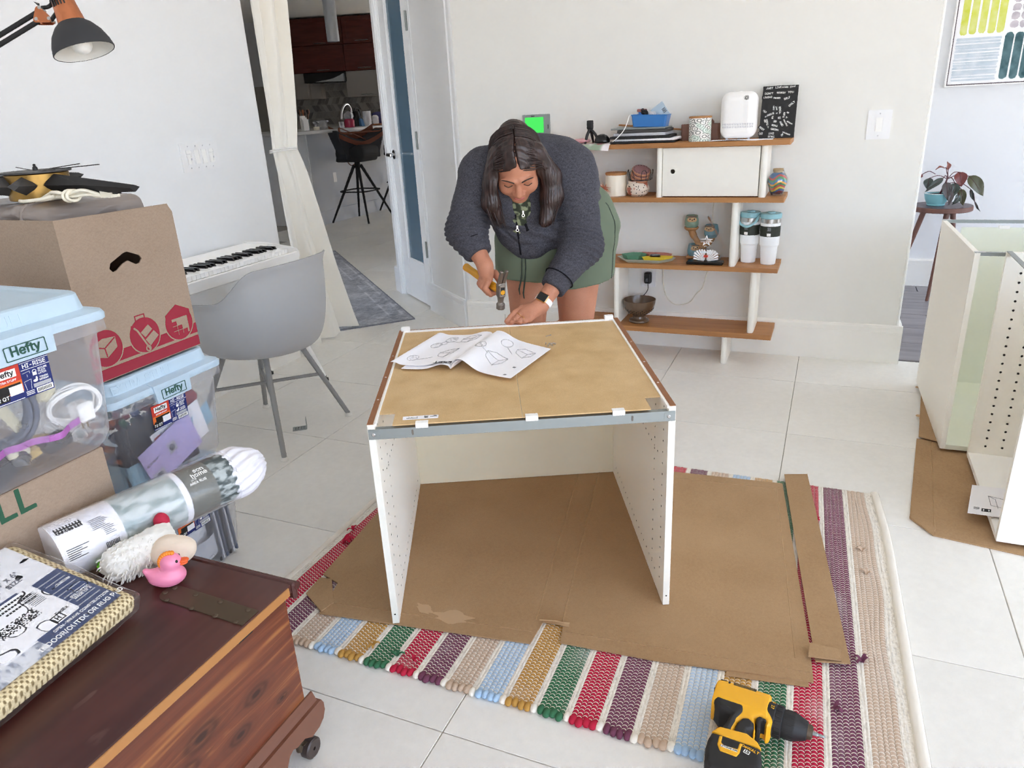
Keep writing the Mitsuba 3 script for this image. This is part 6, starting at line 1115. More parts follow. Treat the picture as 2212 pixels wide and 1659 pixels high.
def add_bin(label, xfr, yc, z0, lid=True, sticker=True, text_stuff=True):
    b = thing('storage_bin', label, 'storage bin', None); m = bin_frame(xfr, yc, z0); H = .285
    part(b, 'tub', sheet_tub(.325, .52, .372, .57, H), 'm_bin', m=m@frame((0, .29, .0006), (1, 0, 0), (0, 1, 0)), smooth=35)
    part(b, 'rim', sheet_tub(.376, .574, .396, .594, .030)if False else cat(tub_walls(.384, .580, .392, .590, .026, .002, .03), ) , 'm_bin', m=m@frame((0, .29, H-.022), (1, 0, 0), (0, 1, 0)), smooth=30) if False else None
    rr = [np.array(rcorners(w, d, .032, 7)) for w, d in ((.373, .571), (.392, .590), (.394, .592))]; N = len(rr[0])
    V = np.vstack([np.c_[rr[0], np.full(N, H)], np.c_[rr[1], np.full(N, H)], np.c_[rr[2], np.full(N, H-.024)]]); F = []
    for s in range(2):
        for k in range(N): l = (k+1) % N; F += [[s*N+k, s*N+l, (s+1)*N+l], [s*N+k, (s+1)*N+l, (s+1)*N+k]]
    part(b, 'rim', tm(V, F[::-1]), 'm_bin', m=m@frame((0, .29, 0), (1, 0, 0), (0, 1, 0)), smooth=30)
    L_ = m@frame((0, .29, H+.0005), (1, 0, 0), (0, 1, 0))
    lid_rows = [(.398, .596, 0, .033), (.400, .598, .010, .034), (.392, .590, .018, .032), (.345, .545, .026, .03), (.335, .535, .058, .03), (.325, .525, .062, .028), (.300, .50, .0605, .025), (.29, .49, .056, .025)]
    rws = [np.c_[np.array(rcorners(w, d, r, 6)), np.full(24, z)] for w, d, z, r in lid_rows]; V = np.vstack(rws+[[[0, 0, .056]]]); F = []
    for s in range(len(rws)-1):
        for k in range(24): l = (k+1) % 24; F += [[s*24+k, s*24+l, (s+1)*24+l], [s*24+k, (s+1)*24+l, (s+1)*24+k]]
    for k in range(24): F.append([(len(rws)-1)*24+k, (len(rws)-1)*24+(k+1) % 24, len(rws)*24])
    ld = part(b, 'lid', tm(V, F), 'm_lid', m=L_, smooth=40)
    part(ld, 'raised_lettering', text('EXTRA STUFF', .022, .0012, m=m@frame((-.06, -.004+.024, H+.040), (1, 0, 0), (0, .12, 1))), 'm_lid', smooth=30)
    lt = part(b, 'latch', cat(hull([(-.062, -.012, H+.020), (.062, -.012, H+.020), (-.062, .012, H+.026), (.062, .012, H+.026), (-.058, -.014, H-.030), (.058, -.014, H-.030), (-.058, -.004, H-.030), (.058, -.004, H-.030)])), 'm_lid', m=m, smooth=False)
    part(lt, 'badge', xf(prism(sg.Polygon(rcorners(.082, .028, .002)).difference(sg.Polygon(rcorners(.079, .025, .002))), .0008, 0), m@frame((0, -.0142, H-.010), (1, 0, 0), (0, .03, 1))), 'm_hefty_green', smooth=False)
    part(lt, 'badge_text', text('Hefty', .017, .0010, m=m@frame((0, -.0142, H-.0095), (1, 0, 0), (0, .03, 1))), 'm_hefty_green')
    if sticker:
        Q = m@frame((-.012, .0075, H-.072), (1, 0, 0), (0, -.080, 1)); sk = part(b, 'product_label', box(-.060, .060, -.036, .036, 0, .0008), 'm_navy', m=Q, smooth=False)
        part(sk, 'red_panel', box(-.060, .0, .004, .036, .0008, .0013), 'm_label_red', m=Q, smooth=False); part(sk, 'orange_panel', box(-.060, .0, -.020, .004, .0008, .0013), 'm_orange', m=Q, smooth=False); part(sk, 'name_box', box(-.052, -.008, .014, .030, .0013, .0017), 'm_white', m=Q, smooth=False)
        part(sk, 'name_text', text('Hefty', .010, .0005, m=Q@frame((-.030, .022, .0017), (1, 0, 0), (0, 1, 0))), 'm_black'); part(sk, 'tagline', text('EXTRA STUFF', .0042, .0005, m=Q@frame((-.029, .008, .0013), (1, 0, 0), (0, 1, 0))), 'm_white')
        part(sk, 'picture', cat(box(-.050, -.004, -.014, .000, .0013, .0017), box(-.056, -.010, -.018, -.012, .0013, .0018)), 'm_black', m=Q, smooth=False); part(sk, 'picture_bin', box(-.028, -.002, -.022, -.004, .0017, .0021), 'm_paper', m=Q, smooth=False)
        part(sk, 'size_box', box(-.060, -.030, -.030, -.016, .0013, .0019), 'm_black', m=Q, smooth=False); part(sk, 'size_text', text('72 QT', .007, .0005, m=Q@frame((-.045, -.023, .0019), (1, 0, 0), (0, 1, 0))), 'm_white')
        part(sk, 'range_text', text('HI-RISE', .0085, .0005, m=Q@frame((.030, .027, .0008), (1, 0, 0), (0, 1, 0))), 'm_white')
        part(sk, 'rule', cat(box(.002, .060, .0190, .0200, .0008, .0013), box(.002, .060, .0335, .0345, .0008, .0013)), 'm_white', m=Q, smooth=False)
        for t_, x_, z_ in (('SECURE', .044, .014), ('CLICK', .042, .009), ('LATCH', .042, .004), ('TOUGH', .043, -.004), ('DESIGN', .043, -.009)): part(sk, 'claim_text', text(t_, .0036, .0005, m=Q@frame((x_, z_, .0008), (1, 0, 0), (0, 1, 0))), 'm_white')
        part(sk, 'lock_icon', cat(box(.023, .031, .003, .010, .0008, .0013), xf(lathe([(.0032, 0), (.0044, 0), (.0044, .0006), (.0032, .0006)], 12, close=True), frame((.027, .011, .0008), (1, 0, 0), (0, 1, 0)))), 'm_white', m=Q, smooth=False); part(sk, 'arm_icon', cat(ell((.026, -.008, .001), (.005, .003, .0006), 6), ell((.029, -.004, .001), (.002, .004, .0006), 6)), 'm_white', m=Q)
        part(sk, 'drawing', cat(*[tube([(x0, z0_, .001), (x1, z1_, .001)], .0004, 4) for x0, z0_, x1, z1_ in ((.003, .013, .018, .015), (.018, .015, .018, .010), (.003, -.004, .018, -.002), (.018, -.002, .015, -.022), (.004, -.006, .006, -.022), (.012, .004, .012, .009))]), 'm_white', m=Q)
        part(sk, 'origin_box', box(.020, .056, -.0215, -.0135, .0008, .0013), 'm_ink_pale', m=Q, smooth=False)
        part(sk, 'barcode_box', box(.024, .058, -.034, -.023, .0008, .0012), 'm_white', m=Q, smooth=False); part(sk, 'barcode', cat([box(.0265+.0029*i, .0279+.0029*i, -.032, -.025, .0012, .0015) for i in range(10)]), 'm_black', m=Q, smooth=False)
        part(sk, 'small_print', cat([box(.003, .019, -.032+.0032*i, -.0306+.0032*i, .0008, .0012) for i in range(3)]+[box(-.058, -.002, -.0345, -.0332, .0008, .0012)]), 'm_white', m=Q, smooth=False)
    return b, m
b3, m3 = add_bin('lowest clear bin, standing on the floor behind the wrapped rug roll', -1.630, 1.330, .0008)
b2_, m2 = add_bin('clear bin with a pale blue lid holding lavender papers, right under the printed moving box', -1.630, 1.337, .3495)
b1, m1 = add_bin('clear bin full of cables on the cardboard box with green letters, nearest the camera', -1.395, .838, .6475)
_r = random.Random(44)
# in the cable bin
M('m_cable_grey', '#596070', .5)
def coil(c, R, n, r, mt, name, label, cat_, m, ax=(0, 1, 0), sq=.8, turns=None, jitter=.012):
    ax = np.array(ax, float); ax /= np.linalg.norm(ax); e1 = np.cross(ax, (0, 0, 1.)); e1 /= np.linalg.norm(e1); e2 = np.cross(ax, e1); ms = []
    P = []; off = 0
    for k in range(n):
        a0 = _r.uniform(0, 6); rr, dz = R*_r.uniform(.86, 1.06), _r.uniform(-jitter, jitter); q = np.array([np.array(c)+e1*rr*math.cos(t+a0)+e2*rr*sq*math.sin(t+a0)+ax*(dz+.004*math.sin(3*t+a0)) for t in np.linspace(0, 6.283, 34)[:-1]])
        ms.append(tube(q, r, 6, closed=True))
    return obj(name, cat(ms), mt, label, cat_, smooth=True, m=m)
coil((-.045, .088, .150), .074, 9, .0052, 'm_cable_grey', 'dark_cable_coil', 'thick coil of dark cable behind the label of the cable bin', 'cable', m1, (.5, 1, .1), 1.15, jitter=.02)
coil((.105, .055, .110), .055, 6, .0032, 'm_white', 'white_cable_coil', 'tangled white charging cable in the right corner of the cable bin', 'cable', m1, (.2, 1, .3), .8)
coil((.06, .13, .115), .065, 5, .0030, 'm_white', 'white_cable_coil', 'second white cable coil lying behind the white plug in the cable bin', 'cable', m1, (.1, .6, .8), .8)
coil((-.01, .125, .034), .105, 8, .0050, 'm_straw', 'yellow_cord_coil', 'flat coil of yellow extension cord along the bottom of the cable bin', 'cable', m1, (0, .15, 1), .6, jitter=.008)
chg = thing('usb_charger', 'white square plug charger pressed against the right front of the cable bin', 'charger'); part(chg, 'body', box(.100, .136, .035, .075, .070, .112, .004), 'm_white', m=m1, smooth=30); part(chg, 'prongs', cat(box(.110, .112, .05, .056, .052, .070), box(.122, .124, .05, .056, .052, .070)), 'm_steel', m=m1, smooth=False)
zb = thing('zip_bag', 'clear zip bag with a magenta seal strip inside the cable bin', 'bag'); M('m_magenta', '#a562a8', .4)
part(zb, 'film', grid(lambda u, v: np.stack([-.15+.24*u, .030+.012*np.sin(u*11+v*5)+.006*np.sin(u*23), .045+.085*v+.006*np.sin(u*7)], -1), 40, 12), 'm_film', m=m1, smooth=True); part(zb, 'seal', grid(lambda u, v: np.stack([-.15+.24*u, .0265+.012*np.sin(u*11+5*.4)+.006*np.sin(u*23), .074+.014*v+.006*np.sin(u*7)], -1), 40, 3, .001), 'm_magenta', m=m1, smooth=True)
for i, (x, z, w, lab) in enumerate(((-.13, .05, .05, 'black power brick at the left of the cable bin'), (-.07, .035, .055, 'black power brick in the middle of the cable bin'), (.045, .05, .03, 'small black connector under the magenta strip of the zip bag'))): obj('power_brick', xf(box(-w, w, -.02, .02, -.014, .014, .005), frame((x, .058, z), (.93, .05, .36 if i < 2 else .1), (0, 1, 0))), 'm_charcoal', lab, 'power brick', m=m1)
M('m_cable_box', '#cfc9ae', .5); obj('wall_adapter', xf(box(-.022, .022, -.016, .016, -.02, .02, .005), frame((.060, .075, .155), (.9, .1, -.3), (0, 1, 0))), 'm_cable_box', 'cream wall adapter among the white cables of the cable bin', 'power adapter', m=m1)
for i, (x, lab) in enumerate(((-.045, 'pale round ear bud case inside the zip bag'), (-.022, 'second pale ear bud case inside the zip bag, right of the other'))): obj('earbud_case', ell((x, .052, .062), (.011, .010, .014), 8), 'm_cable_box', lab, 'case', m=m1, smooth=True)
obj('cable_ribbon', grid(lambda u, v: np.stack([-.10+.10*u+.02*v, .05+.03*u, .16-.08*u*u+.02*np.sin(u*4)+.03*v*(1-u)], -1), 20, 4, .0015), 'm_cable_box', 'pale flat ribbon cable across the middle of the cable bin', 'cable', m=m1, smooth=True)
# in the paper bin
M('m_lavender', '#b9addb', .7); M('m_lego_red', '#b0262e', .5)
pp = thing('instruction_sheet', 'large lavender instruction leaflet leaning on the front of the paper bin', 'leaflet'); QP = m2@frame((-.015, .0330, .093), (.93, 0, .30), (-.30, -.05, .93)); part(pp, 'sheet', box(-.098, .098, -.062, .060, -.001, 0), 'm_lavender', m=QP, smooth=False)
part(pp, 'drawing', cat(box(-.090, -.048, -.050, -.022, 0, .0005), box(-.010, .020, -.012, .022, 0, .0005)), 'm_ink_pale', m=QP, smooth=False); part(pp, 'drawing', cat(ell((-.07, -.036, .0006), (.014, .009, .0006), 6), ell((.004, .004, .0006), (.010, .011, .0006), 6), *[box(-.090+.012*i, -.083+.012*i, .010, .016, 0, .0006) for i in range(4)]), 'm_ink_soft', m=QP)
p3 = thing('white_booklet', 'white toy booklet with a red corner mark behind the lavender leaflet', 'booklet'); QW = m2@frame((.04, .0420, .130), (.96, 0, .22), (-.22, -.05, .96)); part(p3, 'cover', box(-.10, .085, -.07, .048, -.002, 0), 'm_paper', m=QW, smooth=False); part(p3, 'red_mark', box(-.092, -.070, .010, .034, 0, .0006), 'm_lego_red', m=QW, smooth=False); part(p3, 'mark_text', text('LEGO', .007, .0005, m=QW@frame((-.081, .022, .0006), (1, 0, 0), (0, 1, 0))), 'm_white'); part(p3, 'title', text('Friends', .013, .0005, m=QW@frame((-.038, .030, 0), (1, 0, 0), (0, 1, 0))), 'm_ink')
M('m_blue_tub', '#8fb6cc', .4); obj('blue_basket', tub_walls(.10, .07, .13, .10, .085, .002), 'm_blue_tub', 'pale blue basket at the lower left inside the paper bin', 'basket', m=m2@frame((-.09, .095, .012), (1, 0, 0), (0, 1, 0)), smooth=30)
_cols = [('m_brk_red', '#8e2f3f'), ('m_brk_blue', '#34497f'), ('m_brk_green', '#3f6b4d'), ('m_brk_grey', '#8d8f98'), ('m_brk_orange', '#c0704d')]
for k, c in _cols: M(k, c, .4)
_cells = [(-.135+.034*i, .088+.034*j, .032+.034*k) for i in range(8) for j in range(5) for k in range(6)]; _r.shuffle(_cells)
for k, (mt, c) in enumerate(_cols):
    ms = []
    for i in range(26): ms.append(xf(box(-.012, .012, -.008, .008, -.006, .006, .001), frame(_cells.pop(), (_r.uniform(-1, 1), _r.uniform(-1, 1), _r.uniform(-1, 1)), (_r.uniform(-1, 1), _r.uniform(-1, 1), _r.uniform(-1, 1)))))
    obj('toy_bricks', cat(ms), mt, ('dark red', 'blue', 'green', 'grey', 'orange')[k]+' toy bricks heaped inside the paper bin', 'toy bricks', kind='stuff', m=m2, smooth=False)
obj('folded_card', xf(box(-.06, .05, -.03, .04, 0, .001), m2@frame((.12, .050, .12), (.7, .1, .2), (-.2, -.1, .9))), 'm_blue_tub', 'pale blue folded card at the right front of the paper bin', 'card', smooth=False)
obj('red_pouch', ell((.105, .075, .195), (.04, .02, .03), 10), 'm_brk_red', 'red pouch near the top right of the paper bin', 'pouch', m=m2, smooth=True)
obj('toy_tray', box(-.15, .10, .060, .066, .02, .20, .002), 'm_charcoal', 'dark flat tray standing behind the papers in the paper bin', 'tray', m=m2)
# in the lowest bin
for i in range(6): obj('folder', xf(box(-.0035, .0035, .03, .30, .012, .205-.012*(i % 3), .001), m3@frame((.075+.014*i, 0, 0), (1, 0, .04), (0, 1, 0))), ('m_charcoal', 'm_plastic_grey', 'm_cable_grey')[i % 3], ('first', 'second', 'third', 'fourth', 'fifth', 'sixth')[i]+' upright folder counted from the left in the lowest bin', 'folder', smooth=False)
for i in range(4): obj('plastic_sleeve', grid(lambda u, v: np.stack([-.08+.15*u, .035+.03*i+.01*np.sin(u*6), .03+.03*i+.07*v+.02*u], -1), 12, 6, .001), 'm_paper' if i % 2 else 'm_plastic_grey', ('lowest', 'second lowest', 'second highest', 'highest')[i]+' loose pale sheet lying in the lowest bin', 'sheet', m=m3, smooth=True)
# --- cardboard box with green letters under the cable bin
gb = thing('cardboard_box', 'plain brown cardboard box with green capital letters, partly hidden by the wrapped rug roll', 'cardboard box')
part(gb, 'body', box(-1.96, -1.437, .46, .972, .0008, .6465, .002), 'm_kraft', smooth=False)
part(gb, 'lettering', text('SMALL', .052, .0006, center=False, m=frame((-1.4368, .563, .592), (0, 1, 0), (0, 0, 1))), 'm_box_green')
# --- printed moving box on top of the paper bin
mb = thing('moving_box', 'open brown moving box with red printed icons and a hand hole, above the paper bin', 'cardboard box')
BX, BY0, BY1, BZ0, BZ1 = -1.657, 1.150, 1.494, .7035, 1.098
hole_ = sg.Polygon([(1.264, .975), (1.272, .965), (1.284, .967), (1.305, .980), (1.322, .985), (1.344, .971), (1.356, .972), (1.365, .982), (1.360, .992), (1.325, 1.008), (1.312, 1.006), (1.270, .988)])
face = sg.Polygon([(BY0, BZ0), (BY1, BZ0), (BY1, 1.085), (1.482, 1.108), (BY0, 1.112)]).difference(hole_)
XM = frame((BX-.004, 0, 0), (0, 1, 0), (0, 0, 1))
part(mb, 'front_panel', prism(face, .004, 0, XM), 'm_kraft', smooth=False)
part(mb, 'side_panel', cat(box(-2.16, BX-.0042, BY0, BY0+.004, BZ0, 1.112), box(-2.16, BX-.0042, BY1-.004, BY1, BZ0, 1.085), box(-2.164, -2.16, BY0, BY1, BZ0, 1.10)), 'm_kraft', smooth=False); part(mb, 'bottom', box(-2.16, BX-.0042, BY0+.004, BY1-.004, BZ0, BZ0+.004), 'm_kraft', smooth=False)
XP = frame((BX+.0002, 0, 0), (0, 1, 0), (0, 0, 1))
def red(poly): part(mb, 'red_print', prism(poly, .0005, 0, XP), 'm_red', smooth=False)
zl, zr = .728, .768
band = sg.Polygon([(BY0, .748), (BY1, .768), (BY1, .742), (BY0, .738)]); band = sg.Polygon([(BY0, .790), (BY1, .770), (BY1, .728), (BY0, .748)])
band = sg.box(BY0, .742, BY1, .770); band2 = sg.box(BY0, .7055, BY1, .734)
C_ = [sg.Point(y, .785).buffer(.047, 24) for y in (1.200, 1.320, 1.437)]
hs_ = sg.Polygon([(1.395, .815), (1.437, .838), (1.480, .815), (1.480, .803), (1.437, .824), (1.395, .803)])
def ln(pts, w=.0022): return sg.LineString(pts).buffer(w, cap_style=2)
cut1 = sg.Polygon([(1.160, .800), (1.195, .812), (1.232, .808), (1.232, .780), (1.198, .760), (1.160, .772)])
cut2 = [sg.Polygon([(1.318, .772), (1.350, .790), (1.362, .772), (1.330, .752)]), sg.Polygon([(1.308, .794), (1.336, .810), (1.346, .794), (1.320, .778)]), ]
cut3 = sg.box(1.413, .752, 1.468, .800)
a1 = C_[0].difference(cut1); a2 = C_[1].difference(cut2[0]).difference(cut2[1]).difference(ln([(1.290, .812), (1.300, .802), (1.328, .740)], .0028)).difference(sg.Point(1.322, .747).buffer(.009).difference(sg.Point(1.322, .747).buffer(.005))); a3 = C_[2].difference(cut3)
rings = [c.buffer(.0035).difference(c.buffer(.0012)) for c in C_]
for g in [band.difference(C_[0].buffer(.0036)).difference(C_[1].buffer(.0036)).difference(C_[2].buffer(.0036)), band2]: red(g)
for g, c in ((a1, C_[0]), (a2, C_[1]), (a3, C_[2])): red(g)
red(sg.MultiPolygon([q for q in [ln([(1.160, .800), (1.196, .786), (1.232, .808)], .0016), ln([(1.196, .786), (1.198, .760)], .0016)]]) if False else ln([(1.160, .798), (1.196, .786), (1.230, .806)], .0016).union(ln([(1.196, .787), (1.198, .762)], .0016)))
red(ln([(1.283, .815), (1.296, .816), (1.304, .806)], .0035).union(sg.box(1.300, .820, 1.332, .842).difference(sg.box(1.303, .823, 1.329, .839)))); red(hs_.union(sg.MultiPolygon([sg.box(1.413+.017*i, .752+.014*j, 1.428+.017*i, .764+.014*j) for i, j in ((0, 0), (1, 0), (2, 0), (0, 1), (1, 1), (0, 2))])))
part(mb, 'red_letter', text('N', .05, .0005, m=frame((-1.905, BY0-.0004, 1.05), (1, 0, 0), (0, 0, 1))), 'm_red')
# --- wrapped package in the open box
pk_ = thing('wrapped_package', 'flat package in crinkled grey plastic lying in the open moving box', 'package')
part(pk_, 'wrap', sdf_mesh(lambda p: d_box(p, (-1.930, 1.322, 1.088), (.205, .148, .050), .022)+.006*(meshkit.noise(p*np.array([14, 22, 60]), 3)-.5)+.004*np.sin(p[:, 0]*22+p[:, 2]*60+4*meshkit.noise(p*8)), (-2.17, 1.15, 1.02), (-1.70, 1.50, 1.16), .006), 'm_greywrap', smooth=True)
part(pk_, 'fold', tube(bend([(-1.80, 1.172, 1.06), (-1.795, 1.170, 1.10), (-1.80, 1.185, 1.135), (-1.82, 1.25, 1.1415)], 14), .006, 6), 'm_greywrap', smooth=True)
# --- black and brass starburst lamp lying on it
sbl = thing('starburst_ceiling_lamp', 'black bladed ceiling light with a brass hub lying on the wrapped package', 'ceiling light')
HC = np.array([-1.885, 1.300, 1.1455]); HMx = frame(HC, (1, 0, 0), (0, 1, 0))
part(sbl, 'hub', lathe([(0, 0), (.072, 0), (.073, .002), (.073, .062), (.071, .064), (0, .064)], 44), 'm_brass', m=HMx)
part(sbl, 'cap', lathe([(0, .0645), (.080, .0645), (.081, .066), (.081, .069), (0, .070)], 44), 'm_charcoal', m=HMx); part(sbl, 'finial', lathe([(0, .07), (.006, .07), (.006, .076), (.003, .080), (.0035, .084), (0, .086)], 12), 'm_black', m=HMx)
for a, L in ((-4, .37), (-62, .12), (-112, .14), (-150, .34), (120, .24), (178, .34)):
    A = HMx@rz(a); z = .036; dz = -.012 if a == -4 else 0
    part(sbl, 'blade', hull([(.060, 0, z+.026), (.060, 0, z-.026), (.075, -.034, z), (.075, .034, z), (L, -.014, z+.004+dz), (L, .014, z+.004+dz), (L, 0, z+.010+dz), (L, 0, z-.006+dz), (L*.6, -.028, z), (L*.6, .028, z)]), 'm_black_matte' if a in (-4, -150, 178, 60, 120) else 'm_charcoal', m=A, smooth=False)
for a, L in ((40, .15), (-20, .16), (160, .17), (100, .15)): part(sbl, 'pin', tube([ap((.0, 0, .068), HMx@rz(a)), ap((L, 0, .074), HMx@rz(a))], .0012, 5), 'm_black', smooth=True)
cdw = thing('white_power_cord', 'bundled off-white power cord with a plug under the black blade of the ceiling light', 'power cord')
cz = 1.1475
for i in range(7):
    o = .006*(i % 3); w = .014*math.sin(i*2.1)
    part(cdw, 'strand', tube(bend([(-1.80, 1.222+.006*i, cz+.002), (-1.765, 1.225+.006*i, cz+.004+o), (-1.735+.004*i, 1.232+w, cz+.010+o), (-1.700, 1.240+.4*w, cz+.009+o*.6), (-1.665, 1.262+w, cz+.011+o), (-1.635-.005*i, 1.285+.5*w, cz+.004+o*.5)], 40), .0042, 6), 'm_cable_white', smooth=True)
part(cdw, 'strand', tube(bend([(-1.835, 1.205, cz+.003), (-1.81, 1.200, cz+.003), (-1.77, 1.212, cz+.006), (-1.735, 1.226, cz+.012)], 20), .0045, 6), 'm_cable_white', smooth=True)
part(cdw, 'tie', cat(*[tube([(-1.700+.0, 1.240+.018*math.cos(t), cz+.011+.012*math.sin(t)) for t in np.linspace(0, 6.2, 16)], .0045, 6, closed=True) if q == 0 else tube([(-1.690, 1.243+.018*math.cos(t), cz+.011+.012*math.sin(t)) for t in np.linspace(0, 6.2, 16)], .0042, 6, closed=True) for q in (0, 1)]), 'm_cable_white', smooth=True)
part(cdw, 'plug', hull([(-1.640, 1.276, cz+.002), (-1.640, 1.300, cz+.002), (-1.640, 1.276, cz+.022), (-1.640, 1.300, cz+.022), (-1.612, 1.282, cz+.001), (-1.612, 1.308, cz+.001), (-1.612, 1.282, cz+.024), (-1.612, 1.308, cz+.024)]), 'm_cable_white', smooth=False); part(cdw, 'prong', cat(box(-1.612, -1.596, 1.288, 1.2895, cz+.009, cz+.016), box(-1.612, -1.596, 1.299, 1.3005, cz+.009, cz+.016)), 'm_black', smooth=False)
# --- cedar chest
ct = thing('cedar_chest', 'dark red cedar chest with knotty front, bronze strap and castor in the foreground', 'chest')
CX0, CX1, CY0, CY1 = -1.335, -.936, -.30, .920
part(ct, 'front_board', box(CX1-.02, CX1, CY0, CY1, .085, .4085, .001), 'm_cedar', smooth=False); part(ct, 'carcass', cat(box(CX0, CX1-.0202, CY0, CY1, .085, .4085)), 'm_chest_top', smooth=False)
ld = part(ct, 'lid', box(CX0-.012, -.926, CY0, CY1+.012, .4105, .4315, .002), 'm_chest_top', smooth=False)
part(ld, 'lid_edge', box(-.9262, -.9225, CY0, CY1+.002, .4110, .4300, .0008), 'm_chest_edge', smooth=False)
part(ld, 'end_moulding', cat(box(CX0-.012, -.921, CY1+.0122, CY1+.026, .392, .4310, .005), tube([(CX0-.012, CY1+.024, .421), (-.921, CY1+.024, .421)], .0085, 10)), 'm_chest_top', smooth=35)
part(ld, 'sliver', box(-.9226, -.9222, .775, .812, .4095, .4118), 'm_hole', smooth=False)
hp2 = sg.Polygon([(-.930, .797), (-1.120, .803)]+[(-1.135+.024*math.cos(t), .826+.024*math.sin(t)) for t in np.linspace(4.6, 1.7, 9)]+[(-.930, .842)])
hg = part(ct, 'strap', prism(hp2, .0022, .4316), 'm_bronze', smooth=False)
for x, y in ((-1.150, .822), (-1.143, .840), (-1.128, .806), (-1.085, .838), (-1.060, .803), (-1.02, .837), (-.998, .801), (-.95, .836), (-.948, .801)): part(hg, 'rivet', ell((x, y, .4340), (.0058, .0058, .0026), 8), 'm_bronze', smooth=True)
part(ct, 'base_moulding', cat(prism([(CX1, .085), (CX1+.018, .085), (CX1+.018, .118), (CX1+.010, .132), (CX1+.004, .145), (CX1, .145)], CY1-CY0+.02, 0, frame((0, CY1+.02, 0), (1, 0, 0), (0, 0, 1)))), 'm_chest_base', smooth=False)
sc = [(CY1+.024, .125), (CY1+.030, .112), (CY1+.030, .092), (CY1+.022, .076), (CY1+.006, .066), (CY1-.020, .062)]+[(CY1-.03-.012*i, .062+.022*math.sin(i*.5)+.006*math.sin(i*1.7)) for i in range(1, 20)]+[(CY0, .075), (CY0, .125)]
part(ct, 'bracket_foot', xf(prism([(-a, b) for a, b in sc], .020, 0), frame((CX1+.022, 0, 0), (0, -1, 0), (0, 0, 1)) if False else np.array([[0, 0, 1, CX1+.002], [-1, 0, 0, 0], [0, 1, 0, 0], [0, 0, 0, 1.]])), 'm_chest_base', smooth=False)
for y in (.885, CY0+.08):
    for x in ((CX1-.005), CX0+.05):
        cs = part(ct, 'castor', cat(lathe([(.004, -.011), (.020, -.011), (.0235, -.008), (.0235, .008), (.020, .011), (.004, .011)], 22, frame((x+.012, y+.018, .0240), (0, 1, 0), (0, 0, 1)), close=True)), 'm_caster'); part(cs, 'fork', cat(cyl((x, y, .03), (x, y, .088), .009, n=12), hull([(x-.012, y-.004, .05), (x+.014, y-.004, .05), (x-.012, y+.018, .045), (x+.014, y+.018, .045), (x+.0, y+.022, .024), (x+.004, y+.022, .022)])), 'm_bronze')
# --- rolled rug in clear wrap
rr_ = thing('wrapped_rug_roll', 'rolled area rug in clear plastic wrap with paper labels, lying between chest and bins', 'rug roll')
A0, A1 = np.array([-1.3985, .778, .4965]), np.array([-1.273, 1.262, .4965]); rd = (A1-A0)/np.linalg.norm(A1-A0); RLN = np.linalg.norm(A1-A0); RMx = frame(A0, np.cross((0, 0, 1), rd), (0, 0, 1)); RMx[:3, 2] = rd
RMx = np.eye(4); RMx[:3, 0], RMx[:3, 1], RMx[:3, 2], RMx[:3, 3] = np.cross((0, 0, 1.), rd), (0, 0, 1), rd, A0
RMx = RMx if np.linalg.det(RMx[:3, :3]) > 0 else RMx@np.diag([-1, 1, 1, 1.])
def marble(p, n, uv): return mix(C3('#8d9a9a'), C3('#c3cacb'), smoothstep(.35, .65, fbm(p[0]*60, p[1]*26, p[2]*60, 4)))
def darkfur(p, n, uv): return mix(C3('#3f4a4b'), C3('#aeb6b6'), smoothstep(.35, .7, fbm(p[0]*110, p[1]*60, p[2]*110, 3)))
M('m_marble', proc(marble), .35); M('m_darkfur', proc(darkfur), .8); M('m_roll_grey', '#6e6f6a', .3); M('m_roll_white', '#e4e3ea', .3)
def seg(t0, t1, r, mt, name): return part(rr_, name, lathe([(0, t0), (r, t0), (r, t1), (0, t1)], 48), mt, m=RMx, smooth=35)
seg(0, .125, .0620, 'm_roll_white', 'label_wrap'); seg(.125, .262, .0618, 'm_marble', 'printed_wrap'); seg(.262, .276, .0622, 'm_roll_white', 'white_band'); seg(.276, .345, .0620, 'm_roll_grey', 'title_wrap'); seg(.345, .395, .0605, 'm_darkfur', 'rug_pile')
part(rr_, 'end_wrap', sdf_mesh(lambda p: smax(smax(d_ell(p, (0, 0, .415), (.064, .062, .085)), .385-p[:, 2], .01), -.02-p[:, 2], .01)+.007*(meshkit.noise(p*np.array([60, 60, 26]), 2)-.5)+.003*np.sin(np.arctan2(p[:, 1], p[:, 0])*15+p[:, 2]*70), (-.08, -.08, .37), (.08, .08, .52), .004), 'm_roll_white', m=RMx, smooth=True)
part(rr_, 'clear_film', lathe([(.0645, 0), (.0648, .15), (.0643, .3), (.0650, .40)], 48), 'm_film', m=RMx, smooth=True)
def onroll(ang, t, r=.0626): a = math.radians(ang); return ap((r*math.cos(a), r*math.sin(a), t), RMx)
